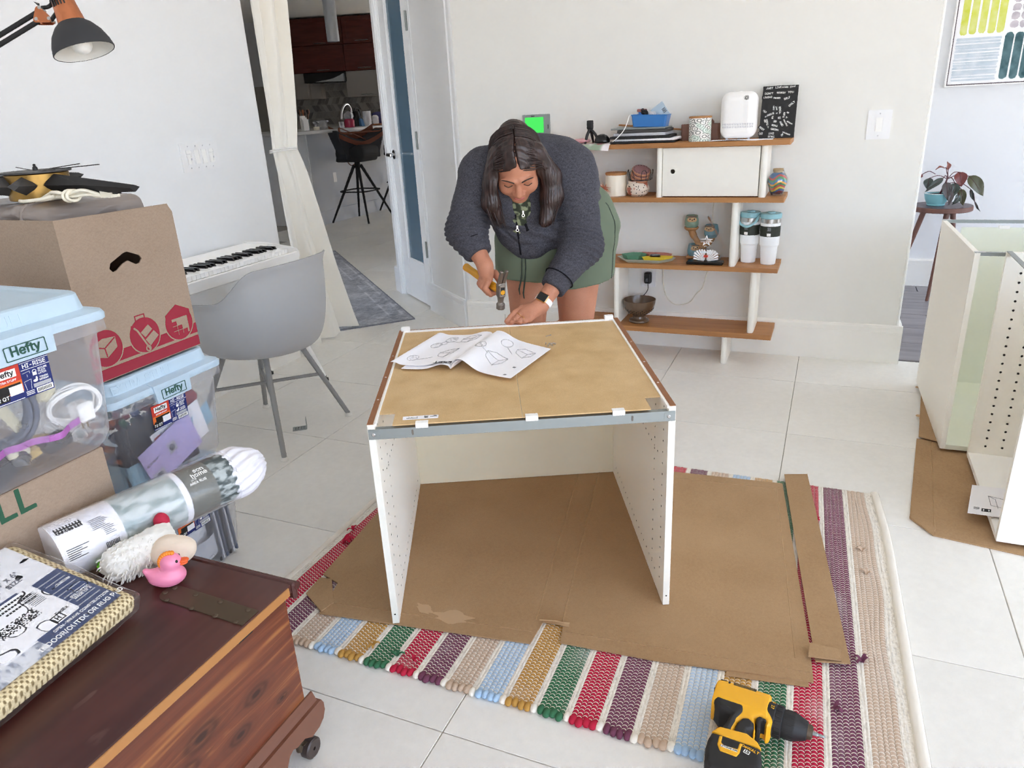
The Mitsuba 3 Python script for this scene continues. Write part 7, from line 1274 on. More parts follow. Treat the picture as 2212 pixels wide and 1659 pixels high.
# angle whose normal looks at the camera
_n = EYE-A0; _n -= rd*(_n@rd); _n /= np.linalg.norm(_n); CA0 = math.degrees(math.atan2(_n@RMx[:3, 1], _n@RMx[:3, 0])); CU = 1 if (onroll(CA0+20, .1)-onroll(CA0-20, .1))[2] > 0 else -1
def patch(a0, a1, t0, t1, mt, name, par, lift=0): 
    return part(par, name, grid(lambda u, v: np.stack([(.0626+lift)*np.cos(np.radians(CA0+CU*(a0+(a1-a0)*v))), (.0626+lift)*np.sin(np.radians(CA0+CU*(a0+(a1-a0)*v))), t0+(t1-t0)*u], -1), 3, 12, .0004), mt, m=RMx, smooth=True)
sl = patch(-30, 42, .006, .062, 'm_paper', 'shipping_label', rr_)
patch(36, 39, .008, .060, 'm_black', 'rule', sl, .0004)
for i in range(6): patch(-26+4*i, -24.5+4*i, .010, .010+_r.uniform(.02, .045), 'm_ink', 'print', sl, .0004)
for i in range(9): patch(30-.1*i+.0, 44, .008+.006*i, .0105+.006*i, 'm_ink', 'barcode', sl, .0003)
def rtext(s, ang, t, h, mt, name, par, along=True, flip=1):
    c = onroll(CA0+CU*ang, t, .0631); nn = c-(A0+rd*t); nn /= np.linalg.norm(nn); e = rd*flip; part(par, name, text(s, h, .0006, m=frame(c, e, np.cross(nn, e))), mt)
rtext('UPS GROUND', 31, .034, .0055, 'm_black', 'service_text', sl, flip=-1)
for j in range(7): patch(30-3.4*j, 31.2-3.4*j, .070, .070+_r.uniform(.025, .036), 'm_ink_soft', 'print', rr_, .0002)
for j in range(5): patch(6-3.4*j, 7.2-3.4*j, .088, .088+_r.uniform(.014, .024), 'm_ink_soft', 'print', rr_, .0002)
for i in range(9): patch(-36, -22, .082+.0032*i, .0837+.0032*i, 'm_ink', 'barcode', rr_, .0002)
rtext('son', 40, .322, .011, 'm_white', 'brand_text', rr_, flip=1); rtext('home', 30, .318, .011, 'm_white', 'brand_text', rr_, flip=1); rtext('AREA RUG', 14, .306, .0060, 'm_white', 'product_text', rr_, flip=1)
rtext('LITE', 22, .300, .0045, 'm_white', 'product_text', rr_, flip=1)
# --- rug pad package on the chest
M('m_pad', proc(lambda p, n, uv: mix(C3('#7d6a45'), C3('#d9c79e'), smoothstep(-.55, .1, dr.sin((p[0]*.16+p[1]*-.99)*598)*dr.sin((p[0]*-.99-p[1]*.16+p[2]*.6)*449)))), .9); M('m_insert', '#e9e9ed', .35); M('m_insert_blue', '#3f4a6c', .35); M('m_insert_photo', proc(lambda p, n, uv: mix(C3('#8d93a2'), C3('#d5d7dd'), smoothstep(.4, .6, fbm(p[0]*45, p[1]*90, 0.0, 3)))), .4)
rp_ = thing('rug_pad_package', 'folded beige rug pad in clear plastic with a white and navy label on the chest', 'rug pad')
PA, PB, PCc = np.array([-1.138, .757, .4805]), np.array([-1.422, .792, .552]), np.array([-1.110, .475, .4805]); ex_, ey_ = PB-PA, PCc-PA; W_, L_ = np.linalg.norm(ex_), .62
PM_ = frame(PA, ey_, ex_)          # x along the long edge towards the camera, y along the short edge away from the right corner
PM_ = PM_ if PM_[2, 2] > 0 else PM_
_sg = 1 if PM_[2, 2] > 0 else -1
PQ = np.eye(4); PQ[:3, 0], PQ[:3, 1] = PM_[:3, 0], PM_[:3, 1]; PQ[:3, 2] = PM_[:3, 2]*_sg; PQ[:3, 3] = PA
def pad_sdf(p):
    d = d_box(p, (L_/2, W_/2, -.021), (L_/2, W_/2, .0205), .014); w = np.abs(p[:, 1]-W_/2) > W_/2-.028; 
    return d-.0011*np.sin(p[:, 0]*2*np.pi/.0105+np.pi*np.floor(p[:, 1]/.007+p[:, 2]/.007))*np.sin(p[:, 1]*2*np.pi/.014+p[:, 2]*2*np.pi/.014)
part(rp_, 'pad', sdf_mesh(pad_sdf, (-.01, -.01, -.048), (.34, W_+.01, .006), .0026), 'm_pad', m=PQ, smooth=True); part(rp_, 'pad', box(.335, L_, .002, W_-.002, -.041, -.001, .012), 'm_pad', m=PQ)
ins = part(rp_, 'insert', box(.020, L_-.02, .022, W_-.004, .0012, .0020), 'm_insert', m=PQ, smooth=False)
part(ins, 'navy_band', box(.020, .098, .022, W_-.085, .0020, .0024), 'm_insert_blue', m=PQ, smooth=False) if False else None
part(ins, 'navy_panel', prism([(.018, .020), (.165, .020), (.165, .060), (.112, .060), (.112, .120), (.165, .125), (.165, .165), (.040, .168), (.018, .168)], .0004, .0020), 'm_insert_blue', m=PQ, smooth=False)
part(ins, 'photo_strip', box(.165, L_-.02, .020, .052, .0020, .0023), 'm_insert_photo', m=PQ, smooth=False); part(ins, 'navy_rule', box(.10, L_-.02, .166, .174, .0020, .0024), 'm_insert_blue', m=PQ, smooth=False)
PT = lambda x, y, e1=(1, 0), z=.0024: PQ@np.array([[e1[0], -e1[1]*1, 0, x], [e1[1], e1[0], 0, y], [0, 0, 1, z], [0, 0, 0, 1.]])
def ptx(s, x, y, h, mt, name, par, ang=0, z=.0025):
    a = math.radians(ang); Q = PQ@np.array([[math.cos(a), -math.sin(a), 0, x], [math.sin(a), math.cos(a), 0, y], [0, 0, 1, z], [0, 0, 0, 1.]])
    if np.linalg.det(PQ[:3, :3]) < 0: Q = Q@np.diag([1, -1, 1, 1.])
    part(par, name, text(s, h, .0005, m=Q), mt)
FL = 180 if np.linalg.det(PQ[:3, :3]) < 0 else 180
ptx('INDOOR/OUTDOOR RUG PAD', .092, .0325, .0092, 'm_white', 'title', ins, FL); ptx('OPEN-WEAVE CONSTRUCTION', .080, .0475, .0056, 'm_white', 'subtitle', ins, FL)
ptx('MADE OF A', .045, .080, .0050, 'm_white', 'text', ins, FL); ptx('SYNTHETIC', .045, .088, .0050, 'm_white', 'text', ins, FL); ptx('CUSTOM', .040, .132, .005, 'm_white', 'text', ins, FL)
for i in range(9): part(ins, 'print', box(.025+.0*i, .060+_r.uniform(0, .02), .060+.0115*i, .0622+.0115*i, .0024, .0027), 'm_ink_pale', m=PQ, smooth=False)
ptx('SIZE', .085, .196, .0095, 'm_ink_soft', 'size_text', ins, FL-4); ptx("4' x 6'", .085, .214, .0115, 'm_ink_soft', 'size_text', ins, FL-4)
lb2 = part(rp_, 'shipping_label', prism(sg.Polygon(rcorners(.150, .112, .004, c=(.150, .112))), .0005, .0026), 'm_paper', m=PQ, smooth=False)
for i, (x0, x1, y) in enumerate(((.16, .20, .160), (.15, .205, .150), (.15, .195, .140))): part(lb2, 'address_print', cat([box(x0+.006*k-.06, x0+.006*k-.0555, y-.002, y+.002, .0031, .0034) for k in range(int((x1-x0)/.006)+3)]), 'm_ink', m=PQ, smooth=False)
cells = [(i, j) for i in range(34) for j in range(11) if _r.random() < .5]; part(lb2, 'data_code', cat([tm(np.array([[.115+.0022*i, .098+.0022*j, .0031], [.1172+.0022*i, .098+.0022*j, .0031], [.1172+.0022*i, .1002+.0022*j, .0031], [.115+.0022*i, .1002+.0022*j, .0031], [.115+.0022*i, .098+.0022*j, .0034], [.1172+.0022*i, .098+.0022*j, .0034], [.1172+.0022*i, .1002+.0022*j, .0034], [.115+.0022*i, .1002+.0022*j, .0034]]), [[4, 5, 6], [4, 6, 7], [0, 1, 5], [0, 5, 4], [1, 2, 6], [1, 6, 5], [2, 3, 7], [2, 7, 6], [3, 0, 4], [3, 4, 7]]) for i, j in cells]), 'm_black', m=PQ, smooth=False, kind='stuff')
part(lb2, 'fine_print', cat([box(.085, .110, .120+.004*i, .1215+.004*i, .0031, .0034) for i in range(9)]), 'm_ink_soft', m=PQ, smooth=False)
ptx('FedEx', .096, .076, .0062, 'm_black', 'carrier', lb2, FL, .0031)
part(lb2, 'carrier_box', prism(sg.box(-.011, -.0085, .011, .0085).difference(sg.box(-.009, -.0065, .009, .0065)), .0004, 0, PQ@np.array([[1, 0, 0, .112], [0, 1, 0, .067], [0, 0, 1, .0031], [0, 0, 0, 1.]])), 'm_black', smooth=False); ptx('H', .112, .067, .009, 'm_black', 'carrier_letter', lb2, FL, .0031)
lb3 = part(rp_, 'barcode_label', box(.235, .40, .058, .165, .0021, .0027), 'm_paper', m=PQ, smooth=False); x = .245
for i in range(26): w = _r.choice((.0012, .0022, .0032)); part(lb3, 'bar', box(x, x+w, .066, .105, .0027, .0031), 'm_black', m=PQ, smooth=False) ; x += w+_r.choice((.0014, .0024))
ptx('3939 1181 9057', .262, .130, .0062, 'm_black', 'number', lb3, FL, .0028); ptx('3278', .222, .074, .0075, 'm_black', 'number', ins, FL, .0024)
part(rp_, 'clear_film', sdf_mesh(lambda p: d_box(p, (L_/2, W_/2, -.020), (L_/2+.008, W_/2+.008, .0235), .012)+.0045*(meshkit.noise(p*np.array([30, 30, 60]), 6)-.5), (-.02, -.02, -.05), (L_+.02, W_+.02, .012), .0075), 'm_film', m=PQ, smooth=True)
None if True else part(rp_, 'film_flap', grid(lambda u, v: np.stack([.12+.22*u, -.005-.035*v*np.sin(u*3.1), -.040+.004*np.sin(u*20)+.002*v], -1), 20, 6), 'm_film', m=PQ, smooth=True)
# --- toys on the chest
M('m_plush', '#e6e4de', .95, specular=.05, sheen=.3); M('m_plush_face', '#dccbb8', .9); M('m_plush_red', '#b3243f', .85)
PLM = frame((.016, -.004, 0), (1, 0, 0), (0, 1, 0))
pl_ = thing('plush_toy', 'fluffy white plush toy with red paws lying on the chest next to the pink duck', 'plush toy')
part(pl_, 'body', sdf_mesh(lambda p: smin(d_cap(p, (-1.292, .835, .470), (-1.262, .905, .474), .036, .041), d_cap(p, (-1.262, .905, .474), (-1.285, .945, .485), .028, .018), .02)+.006*(meshkit.noise(p*120, 2)-.5), (-1.36, .77, .42), (-1.20, .99, .54), .0028), 'm_plush', m=PLM, smooth=True)
tf = []
_q = random.Random(3)
for i in range(620):
    t = _q.random(); c = np.array([-1.292, .835, .470])*(1-t)+np.array([-1.262, .905, .474])*t; a = np.array([_q.gauss(0, 1), _q.gauss(0, 1), _q.gauss(.3, 1)]); a /= np.linalg.norm(a); b = c+a*.037; tf.append(tube([b, b+a*.004+[0, -.003, -.002], b+a*.005+[.002*_q.gauss(0, 1), -.006, -.005]], [.0024, .0018, .0004], 4))
part(pl_, 'fleece', cat(tf), 'm_plush', m=PLM, smooth=True, kind='stuff')
part(pl_, 'head', sdf_mesh(lambda p: smin(d_ell(p, (-1.222, .898, .472), (.034, .036, .036)), d_ell(p, (-1.200, .920, .470), (.022, .024, .024)), .02)+.002*(meshkit.noise(p*90)-.5), (-1.28, .84, .42), (-1.16, .97, .52), .003), 'm_plush_face', m=PLM, smooth=True)
for c, r in (((-1.293, .952, .500), (.017, .016, .020)), ((-1.205, .845, .447), (.013, .016, .015))): part(pl_, 'paw', ell(c, r, 10), 'm_plush_red', m=PLM, smooth=True)
part(pl_, 'patch', ell((-1.208, .915, .495), (.006, .010, .004), 8), 'm_plush_red', m=PLM, smooth=True)
dk = thing('rubber_duck', 'small pink rubber duck with orange crest and beak on the chest', 'toy duck'); M('m_duck', '#e487a6', .35, clearcoat=.3); M('m_duck_orange', '#e8892a', .4); M('m_duck_beak', '#e2602c', .4)
DK = frame((-1.166, .846, .4322), (.80, .60, 0), (-.60, .80, 0))
part(dk, 'body', sdf_mesh(lambda p: smin(smin(d_ell(p, (.004, 0, .022), (.034, .026, .022)), d_cap(p, (-.022, 0, .026), (-.036, 0, .040), .014, .006), .012), smin(d_ell(p, (.014, 0, .052), (.0205, .0195, .0195)), d_ell(p, (-.002, .022, .027), (.017, .006, .011)), .004), .010), (-.06, -.04, -.005), (.05, .04, .085), .0022), 'm_duck', m=DK, smooth=True)
part(dk, 'beak', sdf_mesh(lambda p: smin(d_ell(p, (.037, 0, .052), (.012, .010, .0032)), d_ell(p, (.036, 0, .046), (.010, .009, .003)), .003), (.015, -.02, .035), (.06, .02, .065), .0015), 'm_duck_beak', m=DK, smooth=True)
part(dk, 'crest', cat([ell((.014-.021*math.sin(t), 0, .052+.021*math.cos(t)), (.0045, .006, .0045), 6) for t in np.linspace(-.3, 2.0, 11)]), 'm_duck_orange', m=DK, smooth=True)
for s in (-1, 1): part(dk, 'eye', ell((.028, .012*s, .058), (.0028, .0028, .0032), 6), 'm_black_gloss', m=DK, smooth=True)
M('m_clip_green', '#6ecb2a', .25)
gc = thing('green_clip', 'bright green plastic bag clip lying beside the plush toy', 'clip'); GM = frame((-1.318, .858, .4640), (.25, .97, .2), (-.9, .2, .3))
part(gc, 'jaw', cat(xf(prism(sg.Polygon([(-.045, -.008), (.01, -.010), (.02, -.004), (.045, -.004), (.045, .012), (.040, .012), (.040, .001), (.012, .001), (.006, .012), (-.006, .012), (-.012, -.003), (-.045, -.002)]), .016, -.008), np.eye(4))), 'm_clip_green', m=GM, smooth=False)
part(gc, 'spring', tube(bend([(-.04, .0, 0), (-.03, .014, 0), (-.015, .016, 0), (-.01, .004, 0)], 14), .0032, 6), 'm_clip_green', m=GM, smooth=True)
# --- desk lamp with articulated arm
lp = thing('desk_lamp', 'black and copper articulated lamp reaching in at the top left', 'lamp')
r_, u_, f_ = np.array([.92, .389, -.049]), np.array([-.098, .348, .932]), np.array([-.38, .853, -.358])
la = r_*.30-u_*.92+f_*.25; la /= np.linalg.norm(la); LO = np.array([-1.602, 1.296, 1.472]); LZ = -la; LXv = r_-LZ*(r_@LZ); LXv /= np.linalg.norm(LXv); LMx = np.eye(4); LMx[:3, 0], LMx[:3, 1], LMx[:3, 2], LMx[:3, 3] = LXv, np.cross(LZ, LXv), LZ, LO
part(lp, 'shade', lathe([(.0655, 0), (.066, .002), (.0625, .018), (.054, .038), (.041, .055), (.030, .064), (.028, .064), (.039, .053), (.052, .036), (.0605, .017), (.0640, 0)], 56, close=True), 'm_lamp_black', m=LMx); part(lp, 'liner', lathe([(.0638, .0005), (.0602, .017), (.0515, .036), (.0385, .0525), (.0, .060)], 48), 'm_lamp_in', m=LMx, smooth=True)
cp_ = part(lp, 'copper_neck', lathe([(.0275, .062), (.0285, .066), (.0245, .10), (.0215, .135), (.0205, .16), (0, .162)], 44), 'm_copper', m=LMx)
for a in (-60, -75, -90, -105, -120): part(cp_, 'vent', box(-.0016, .0016, -.0265, -.0205, .098, .128), 'm_black', m=LMx@rz(a+90), smooth=False)
part(lp, 'bulb', sdf_mesh(lambda p: smin(d_ell(p, (0, 0, .018), (.0225, .0225, .0225)), d_cap(p, (0, 0, .03), (0, 0, .06), .014, .012), .012), (-.03, -.03, -.01), (.03, .03, .07), .003), 'm_bulb', m=LMx, smooth=True)
P1, P2, P3 = np.array([-1.698, 1.289, 1.567]), np.array([-1.702, 1.277, 1.543]), np.array([-1.676, 1.289, 1.543])
for s in (-1, 1): part(lp, 'joint_plate', prism(sg.Polygon([(0, 0), (1, 0), (1, 1)]).buffer(0) if False else sg.MultiPoint([(0, .024), (-.004, 0), (.024, 0)]).convex_hull.buffer(.0065, 8), .0015, -.006*s-.0007, np.vstack([np.c_[r_, u_, -f_, P2+r_*.002], [0, 0, 0, 1]])), 'm_copper', smooth=False)
for q in (P1, P2, P3): part(lp, 'bolt', cyl(q-f_*.010, q+f_*.010, .0042, n=12), 'm_steel')
part(lp, 'link', cat(tube(bend([P1+u_*.004, P1+r_*.014+u_*.006, P1+r_*.022+u_*.014, LO+LZ*.128-LXv*.022], 16), .0042, 8), tube([P3, LO+LZ*.092-LXv*.026], .0042, 8)), 'm_black', smooth=True); part(lp, 'wing_nut', hull([P1-r_*.012+u_*.012, P1-r_*.006+u_*.014, P1-r_*.004+u_*.004, P1-f_*.012-r_*.004+u_*.008, P1-f_*.012-r_*.012+u_*.012]), 'm_black', smooth=False)
dirA = np.array([-1.78, 1.231, 1.517])-P1; dirA /= np.linalg.norm(dirA)
E1, E2 = P1+dirA*.42, P2+dirA*.42
part(lp, 'arm', tube([P1, E1], .0052, 10), 'm_black_matte', smooth=True); part(lp, 'arm', tube([P2, E2], .0052, 10), 'm_black_matte', smooth=True)
BP = np.array([E2[0]-.16, E2[1]-.28, 0.0]); part(lp, 'elbow', hull([E1+[.01, 0, .01], E1+[-.02, -.01, 0], E2+[.01, 0, -.01], E2+[-.02, -.02, -.01]]), 'm_copper', smooth=False)
part(lp, 'lower_arm', tube([E2, BP+[0, 0, 1.02]], .0055, 10), 'm_black_matte', smooth=True); part(lp, 'pole', tube([BP+[0, 0, .02], BP+[0, 0, 1.04]], .010, 12), 'm_black_matte', smooth=True); part(lp, 'base', lathe([(0, 0), (.13, 0), (.13, .015), (.12, .022), (0, .024)], 40, frame(BP, (1, 0, 0), (0, 1, 0))), 'm_black_matte')
# ------------------------------------------------------------------ kitchen seen through the opening (dim), hallway runner
def runner_col(p, n, uv):
    x, y = uv[0], uv[1]                                # metres across (0..0.78) and along
    d = dr.minimum(dr.minimum(x, 0.78-x), dr.minimum(y, 3.0-y))
    t = fbm(x*9, y*9, 1.0, 4); f = noise(x*150, y*150); g = fbm(x*46, y*46, 4.0, 2)
    u, v = dr.abs(x*10-dr.floor(x*10)-.5), dr.abs(y*10-dr.floor(y*10)-.5); dia = dr.abs(u+v-.42)
    pat = smoothstep(.09, .03, dia)*smoothstep(.35, .6, t)
    bd = dr.maximum(smoothstep(.012, .006, dr.abs(d-.045)), smoothstep(.010, .004, dr.abs(d-.135)))
    k = dr.clip(.50+.55*(t-.5)+.40*(g-.5)+.20*(f-.5)+.20*pat, 0, 1)
    k = dr.select(d < .16, dr.clip(k+.14*(smoothstep(.4, .6, g)-.5), 0, 1), k)
    c = mix(C3('#6c7078'), C3('#bdbfc5'), k); c = mix(c, C3('#cfd0d4'), bd*.55*smoothstep(.3, .6, t)); return mix(C3('#7d8087'), c, smoothstep(.008, .014, d))
M('m_runner', proc(runner_col), .95, specular=.05)
RN = frame((-2.496, 4.059, .0005), (-.61, -.79, 0), (-.79, .61, 0)); RN = np.array([[-.695, -.719, 0, -2.496], [-.719, .695, 0, 4.059], [0, 0, 1, .0005], [0, 0, 0, 1.]])
_v = np.array([[0, 0, .007], [.78, 0, .007], [.78, 3.0, .007], [0, 3.0, .007], [0, 0, 0], [.78, 0, 0], [.78, 3.0, 0], [0, 3.0, 0]]); _rm = tm(_v, [[0, 2, 1], [0, 3, 2], [0, 1, 5], [0, 5, 4], [1, 2, 6], [1, 6, 5], [2, 3, 7], [2, 7, 6], [3, 0, 4], [3, 4, 7]]); _rm = tm(_v, np.array(_rm.faces)[:, ::-1])
obj('runner_rug', xf(_rm, RN), 'm_runner', 'faded grey blue patterned runner rug in the hallway towards the kitchen', 'rug', smooth=False, uv=_v[:, :2])
# island with bar counter
M('m_island', '#c9ccd2', .5); M('m_counter', '#b9b9b8', .3); M('m_cherry', proc(lambda p, n, uv: mix(C3('#4a1d16'), C3('#6b2c20'), fbm(p[0]*5, p[1]*5, p[2]*26, 3))), .3); M('m_grey_door', '#a29d98', .35)
il = thing('kitchen_island', 'grey kitchen island with a pale bar counter behind the two bar stools', 'kitchen island')
part(il, 'body', box(-6.9, -5.95, 7.60, 11.0, .0005, 1.112), 'm_island', smooth=False); part(il, 'counter', box(-6.95, -5.70, 7.02, 11.0, 1.113, 1.150, .004), 'm_counter', smooth=False)
part(il, 'end_panel', box(-6.9, -5.952, 7.57, 7.599, .0005, 1.112), 'm_trim_sky_tint', smooth=False); part(il, 'plinth', box(-5.949, -5.935, 7.60, 11.0, .0005, .17, .003), 'm_island', smooth=False); part(il, 'outlet', box(-5.949, -5.944, 8.02, 8.09, .50, .62, .002), 'm_plate', smooth=False)
CT = 1.1505
def stool(x, y, rot, label, grp='black bar stools'):
    s = thing('bar_stool', label, 'bar stool', grp); m = rz(rot, (x, y, 0))
    part(s, 'seat', sdf_mesh(lambda p: smin(d_box(p, (0, 0, .770), (.20, .19, .022), .02), smax(d_box(p, (0, -.02, .86), (.235, .215, .10), .09), -d_box(p, (0, .05, .95), (.205, .215, .16), .10), .02), .03), (-.27, -.27, .72), (.27, .25, 1.0), .014), 'm_black_matte', m=m, smooth=True)
    part(s, 'hub', cyl((0, 0, .66), (0, 0, .755), .035, n=16), 'm_black_matte', m=m)
    for sx in (-1, 1):
        for sy in (-1, 1): part(s, 'leg', tube([(sx*.03, sy*.03, .70), (sx*.30, sy*.275, .008)], [.020, .012], 10), 'm_black_matte', m=m, smooth=True)
    part(s, 'foot_ring', tube([(x_, y_, .385) for x_, y_ in rcorners(.44, .42, .12, 8)], .0085, 8, closed=True), 'm_black_matte', m=m, smooth=True)
    return s
stool(-5.63, 8.13, 90, 'black bar stool at the kitchen island, with a handbag on its seat'); stool(-5.63, 9.25, 90, 'farther black bar stool, half hidden by the glass door frame')
bg = thing('leather_handbag', 'dark handbag with brown leather straps and rim on the nearer bar stool', 'handbag'); M('m_leather', '#6e3b25', .45); M('m_bag_dark', '#26272c', .6)
BH = frame((-5.585, 8.13, .795), (.35, .94, 0), (-.94, .35, 0))
def bag_sdf(p):
    w = .25+.10*np.clip((p[:, 2]-.05)/.25, 0, 1); top = .20+.10*np.abs(p[:, 0]/.3)**1.5; d = np.maximum(np.abs(p[:, 0])-w, np.abs(p[:, 1])-(.085-.0*p[:, 2])); d = np.maximum(d, np.maximum(p[:, 2]-top, -p[:, 2])); return d
part(bg, 'body', sdf_mesh(lambda p: smax(bag_sdf(p)-.012, -smax(bag_sdf(p)+.012, .06-p[:, 2], .02)+.0, .004), (-.40, -.14, -.03), (.40, .14, .36), .011), 'm_bag_dark', m=BH, smooth=True)
part(bg, 'lining', cat(*[grid(lambda u, v: np.stack([(-.335+.67*u)*(1-.08*(1-v)), s*(.0985-.012*v*0)+0*u, .125+.09*v+.10*np.abs((2*u-1)*1.08)**1.5], -1), 20, 4, .004) for s in (1,)]), 'm_leather', m=BH, smooth=True)
part(bg, 'collar', cat(*[grid(lambda u, v: np.stack([-.335+.67*u, np.full_like(u, -.1065-.004*v), .135+.055*v+.10*np.abs((2*u-1)*1.08)**1.5], -1), 20, 4, .003), grid(lambda u, v: np.stack([-.335+.67*u, np.full_like(u, .100), .130+.15*v+.10*np.abs((2*u-1)*1.08)**1.5], -1), 20, 4, .003)]), 'm_leather', m=BH, smooth=True)
part(bg, 'rim', tube([(x_, y_, .205+.10*abs(x_/.3)**1.5) for x_, y_ in rcorners(.68, .185, .05, 10)], .010, 8, closed=True), 'm_leather', m=BH, smooth=True)
for s in (-1, 1): part(bg, 'strap', tube(bend([(-.13, .10*s, .20), (-.15, .12*s, .05), (-.05, .13*s, -.10), (.06, .125*s, -.02), (.10, .10*s, .20)] if s > 0 else [(-.30, -.10, .27), (-.28, -.05, .36), (-.10, -.02, .30), (.06, -.10, .21)], 30), .014, 6, flat=.35), 'm_leather', m=BH, smooth=True)
# back wall: upper cabinets, hood, backsplash
def K(*b, **k): return xf(box(*b, **k), KM)
def kcab(label, x0, x1, z0, z1, mt, handle=None, shaker=True):
    c = thing('wall_cupboard', label, 'cupboard'); part(c, 'body', K(x0+.002, x1-.002, .021, .34, z0, z1), mt, smooth=False)
    d = part(c, 'door', K(x0+.004, x1-.004, .0, .020, z0+.003, z1-.003, b=.002), mt, smooth=False)
    if shaker:
        w = .07
        for a in ((x0+.004, x1-.004, z0+.003, z0+w), (x0+.004, x1-.004, z1-w, z1-.003), (x0+.004, x0+w, z0+w, z1-w), (x1-w, x1-.004, z0+w, z1-w)): part(d, 'frame_rail', K(a[0], a[1], -.008, 0, a[2], a[3], b=.002), mt, smooth=False)
    if handle: part(d, 'handle', xf(cat(tube([(handle[0], -.04, handle[2]), (handle[1], -.04, handle[2])], .006, 8), cyl((handle[0]+.02, -.04, handle[2]), (handle[0]+.02, 0, handle[2]), .004, n=8), cyl((handle[1]-.02, -.04, handle[2]), (handle[1]-.02, 0, handle[2]), .004, n=8)), KM), 'm_zinc')
kcab('upper left dark cherry cupboard against the kitchen ceiling', -.30, .935, 2.376, 2.775, 'm_cherry', (.46, .665, 2.40)); kcab('upper right dark cherry cupboard against the kitchen ceiling', .940, 1.75, 2.376, 2.775, 'm_cherry', (1.145, 1.365, 2.414))
kcab('lower left dark cherry cupboard right above the range hood', -.30, .925, 1.974, 2.372, 'm_cherry', (.463, .67, 2.004)); kcab('lower right dark cherry cupboard above the pale grey cupboard', .930, 1.75, 1.974, 2.372, 'm_cherry', (1.146, 1.364, 2.010))
kcab('pale grey flat cupboard right of the range hood', .905, 1.75, 1.575, 1.970, 'm_grey_door', (1.147, 1.389, 1.604), shaker=False); kcab('narrow pale grey flat cupboard at the left of the range hood', -.30, .252, 1.575, 1.970, 'm_grey_door', shaker=False)
obj('pale_cupboard', K(.258, .44, .10, .336, 1.575, 1.815), 'm_grey_door', 'small recessed pale grey cupboard under the range hood', 'cupboard', smooth=False)
hd = thing('range_hood', 'black range hood with a curved stainless steel front under the cherry cupboards', 'range hood'); part(hd, 'body', K(.215, .925, -.02, .34, 1.818, 1.968, b=.004), 'm_black_gloss', smooth=False)
part(hd, 'steel_front', xf(prism([(.40, 1.828), (.895, 1.822), (.895, 1.940), (.82, 1.905), (.72, 1.872), (.60, 1.850)], .05, 0, frame((0, -.022, 0), (1, 0, 0), (0, 0, 1))), KM), 'm_steel', smooth=False)
bs = struct('wall_backsplash', K(-1.5, 2.2, .345, .358, .9, 1.82), 'm_grout'); _r = random.Random(77)
for i, c in enumerate(('#8f8a85', '#a5a19b', '#77726e')): M(f'm_splash_{i}', c, .25)
_sp = [mikit.ply(xf(prism(sg.Polygon([(0, 0), (.055, .105), (.115, .105), (.060, 0)]).buffer(-.002), .006, 0, frame((0, 0, 0), (1, 0, 0), (0, 0, 1))), np.eye(4)), f'm_splash_{i}', smooth=False) for i in range(3)]; _sm = [mikit.ply(xf(prism(sg.Polygon([(.115, 0), (.060, .105), (0, .105), (.055, 0)]).buffer(-.002), .006, 0, frame((0, 0, 0), (1, 0, 0), (0, 0, 1))), np.eye(4)), f'm_splash_{i}', smooth=False) for i in range(3)]
KT = T(KM.tolist())
for j in range(6):
    for i in range(28):
        z = 1.16+.108*j; x = -.15+.0625*i+.03*(j % 2)
        if z > 1.50 and not .25 < x < .84: continue
        scene[free(bs+'__tile')] = {**(_sp if j % 2 else _sm)[_r.randrange(3)], 'to_world': KT @ T().translate([x, .3445, z])}
struct('wall_kitchen_base', K(-1.5, 2.2, -.28, .34, .0, .90), 'm_cherry'); struct('wall_kitchen_counter', K(-1.5, 2.2, -.30, .343, .901, .94), 'm_counter')
# pendant
pd = thing('pendant_lamp', 'tall frosted glass cylinder pendant lamp hanging over the kitchen island', 'pendant lamp'); PX, PY = -5.76, 8.13
M('m_frosted', '#c3c7cc', .2); part(pd, 'shade', lathe([(.071, 2.145), (.075, 2.147), (.075, 2.60), (0, 2.60), (0, 2.59), (.071, 2.59)], 36, frame((PX, PY, 0), (1, 0, 0), (0, 1, 0))), 'm_frosted'); part(pd, 'cap', lathe([(0, 2.601), (.079, 2.601), (.079, 2.645), (0, 2.648)], 36, frame((PX, PY, 0), (1, 0, 0), (0, 1, 0))), 'm_steel'); part(pd, 'cord', tube([(PX, PY, 2.645), (PX, PY, CEIL)], .003, 6), 'm_black')
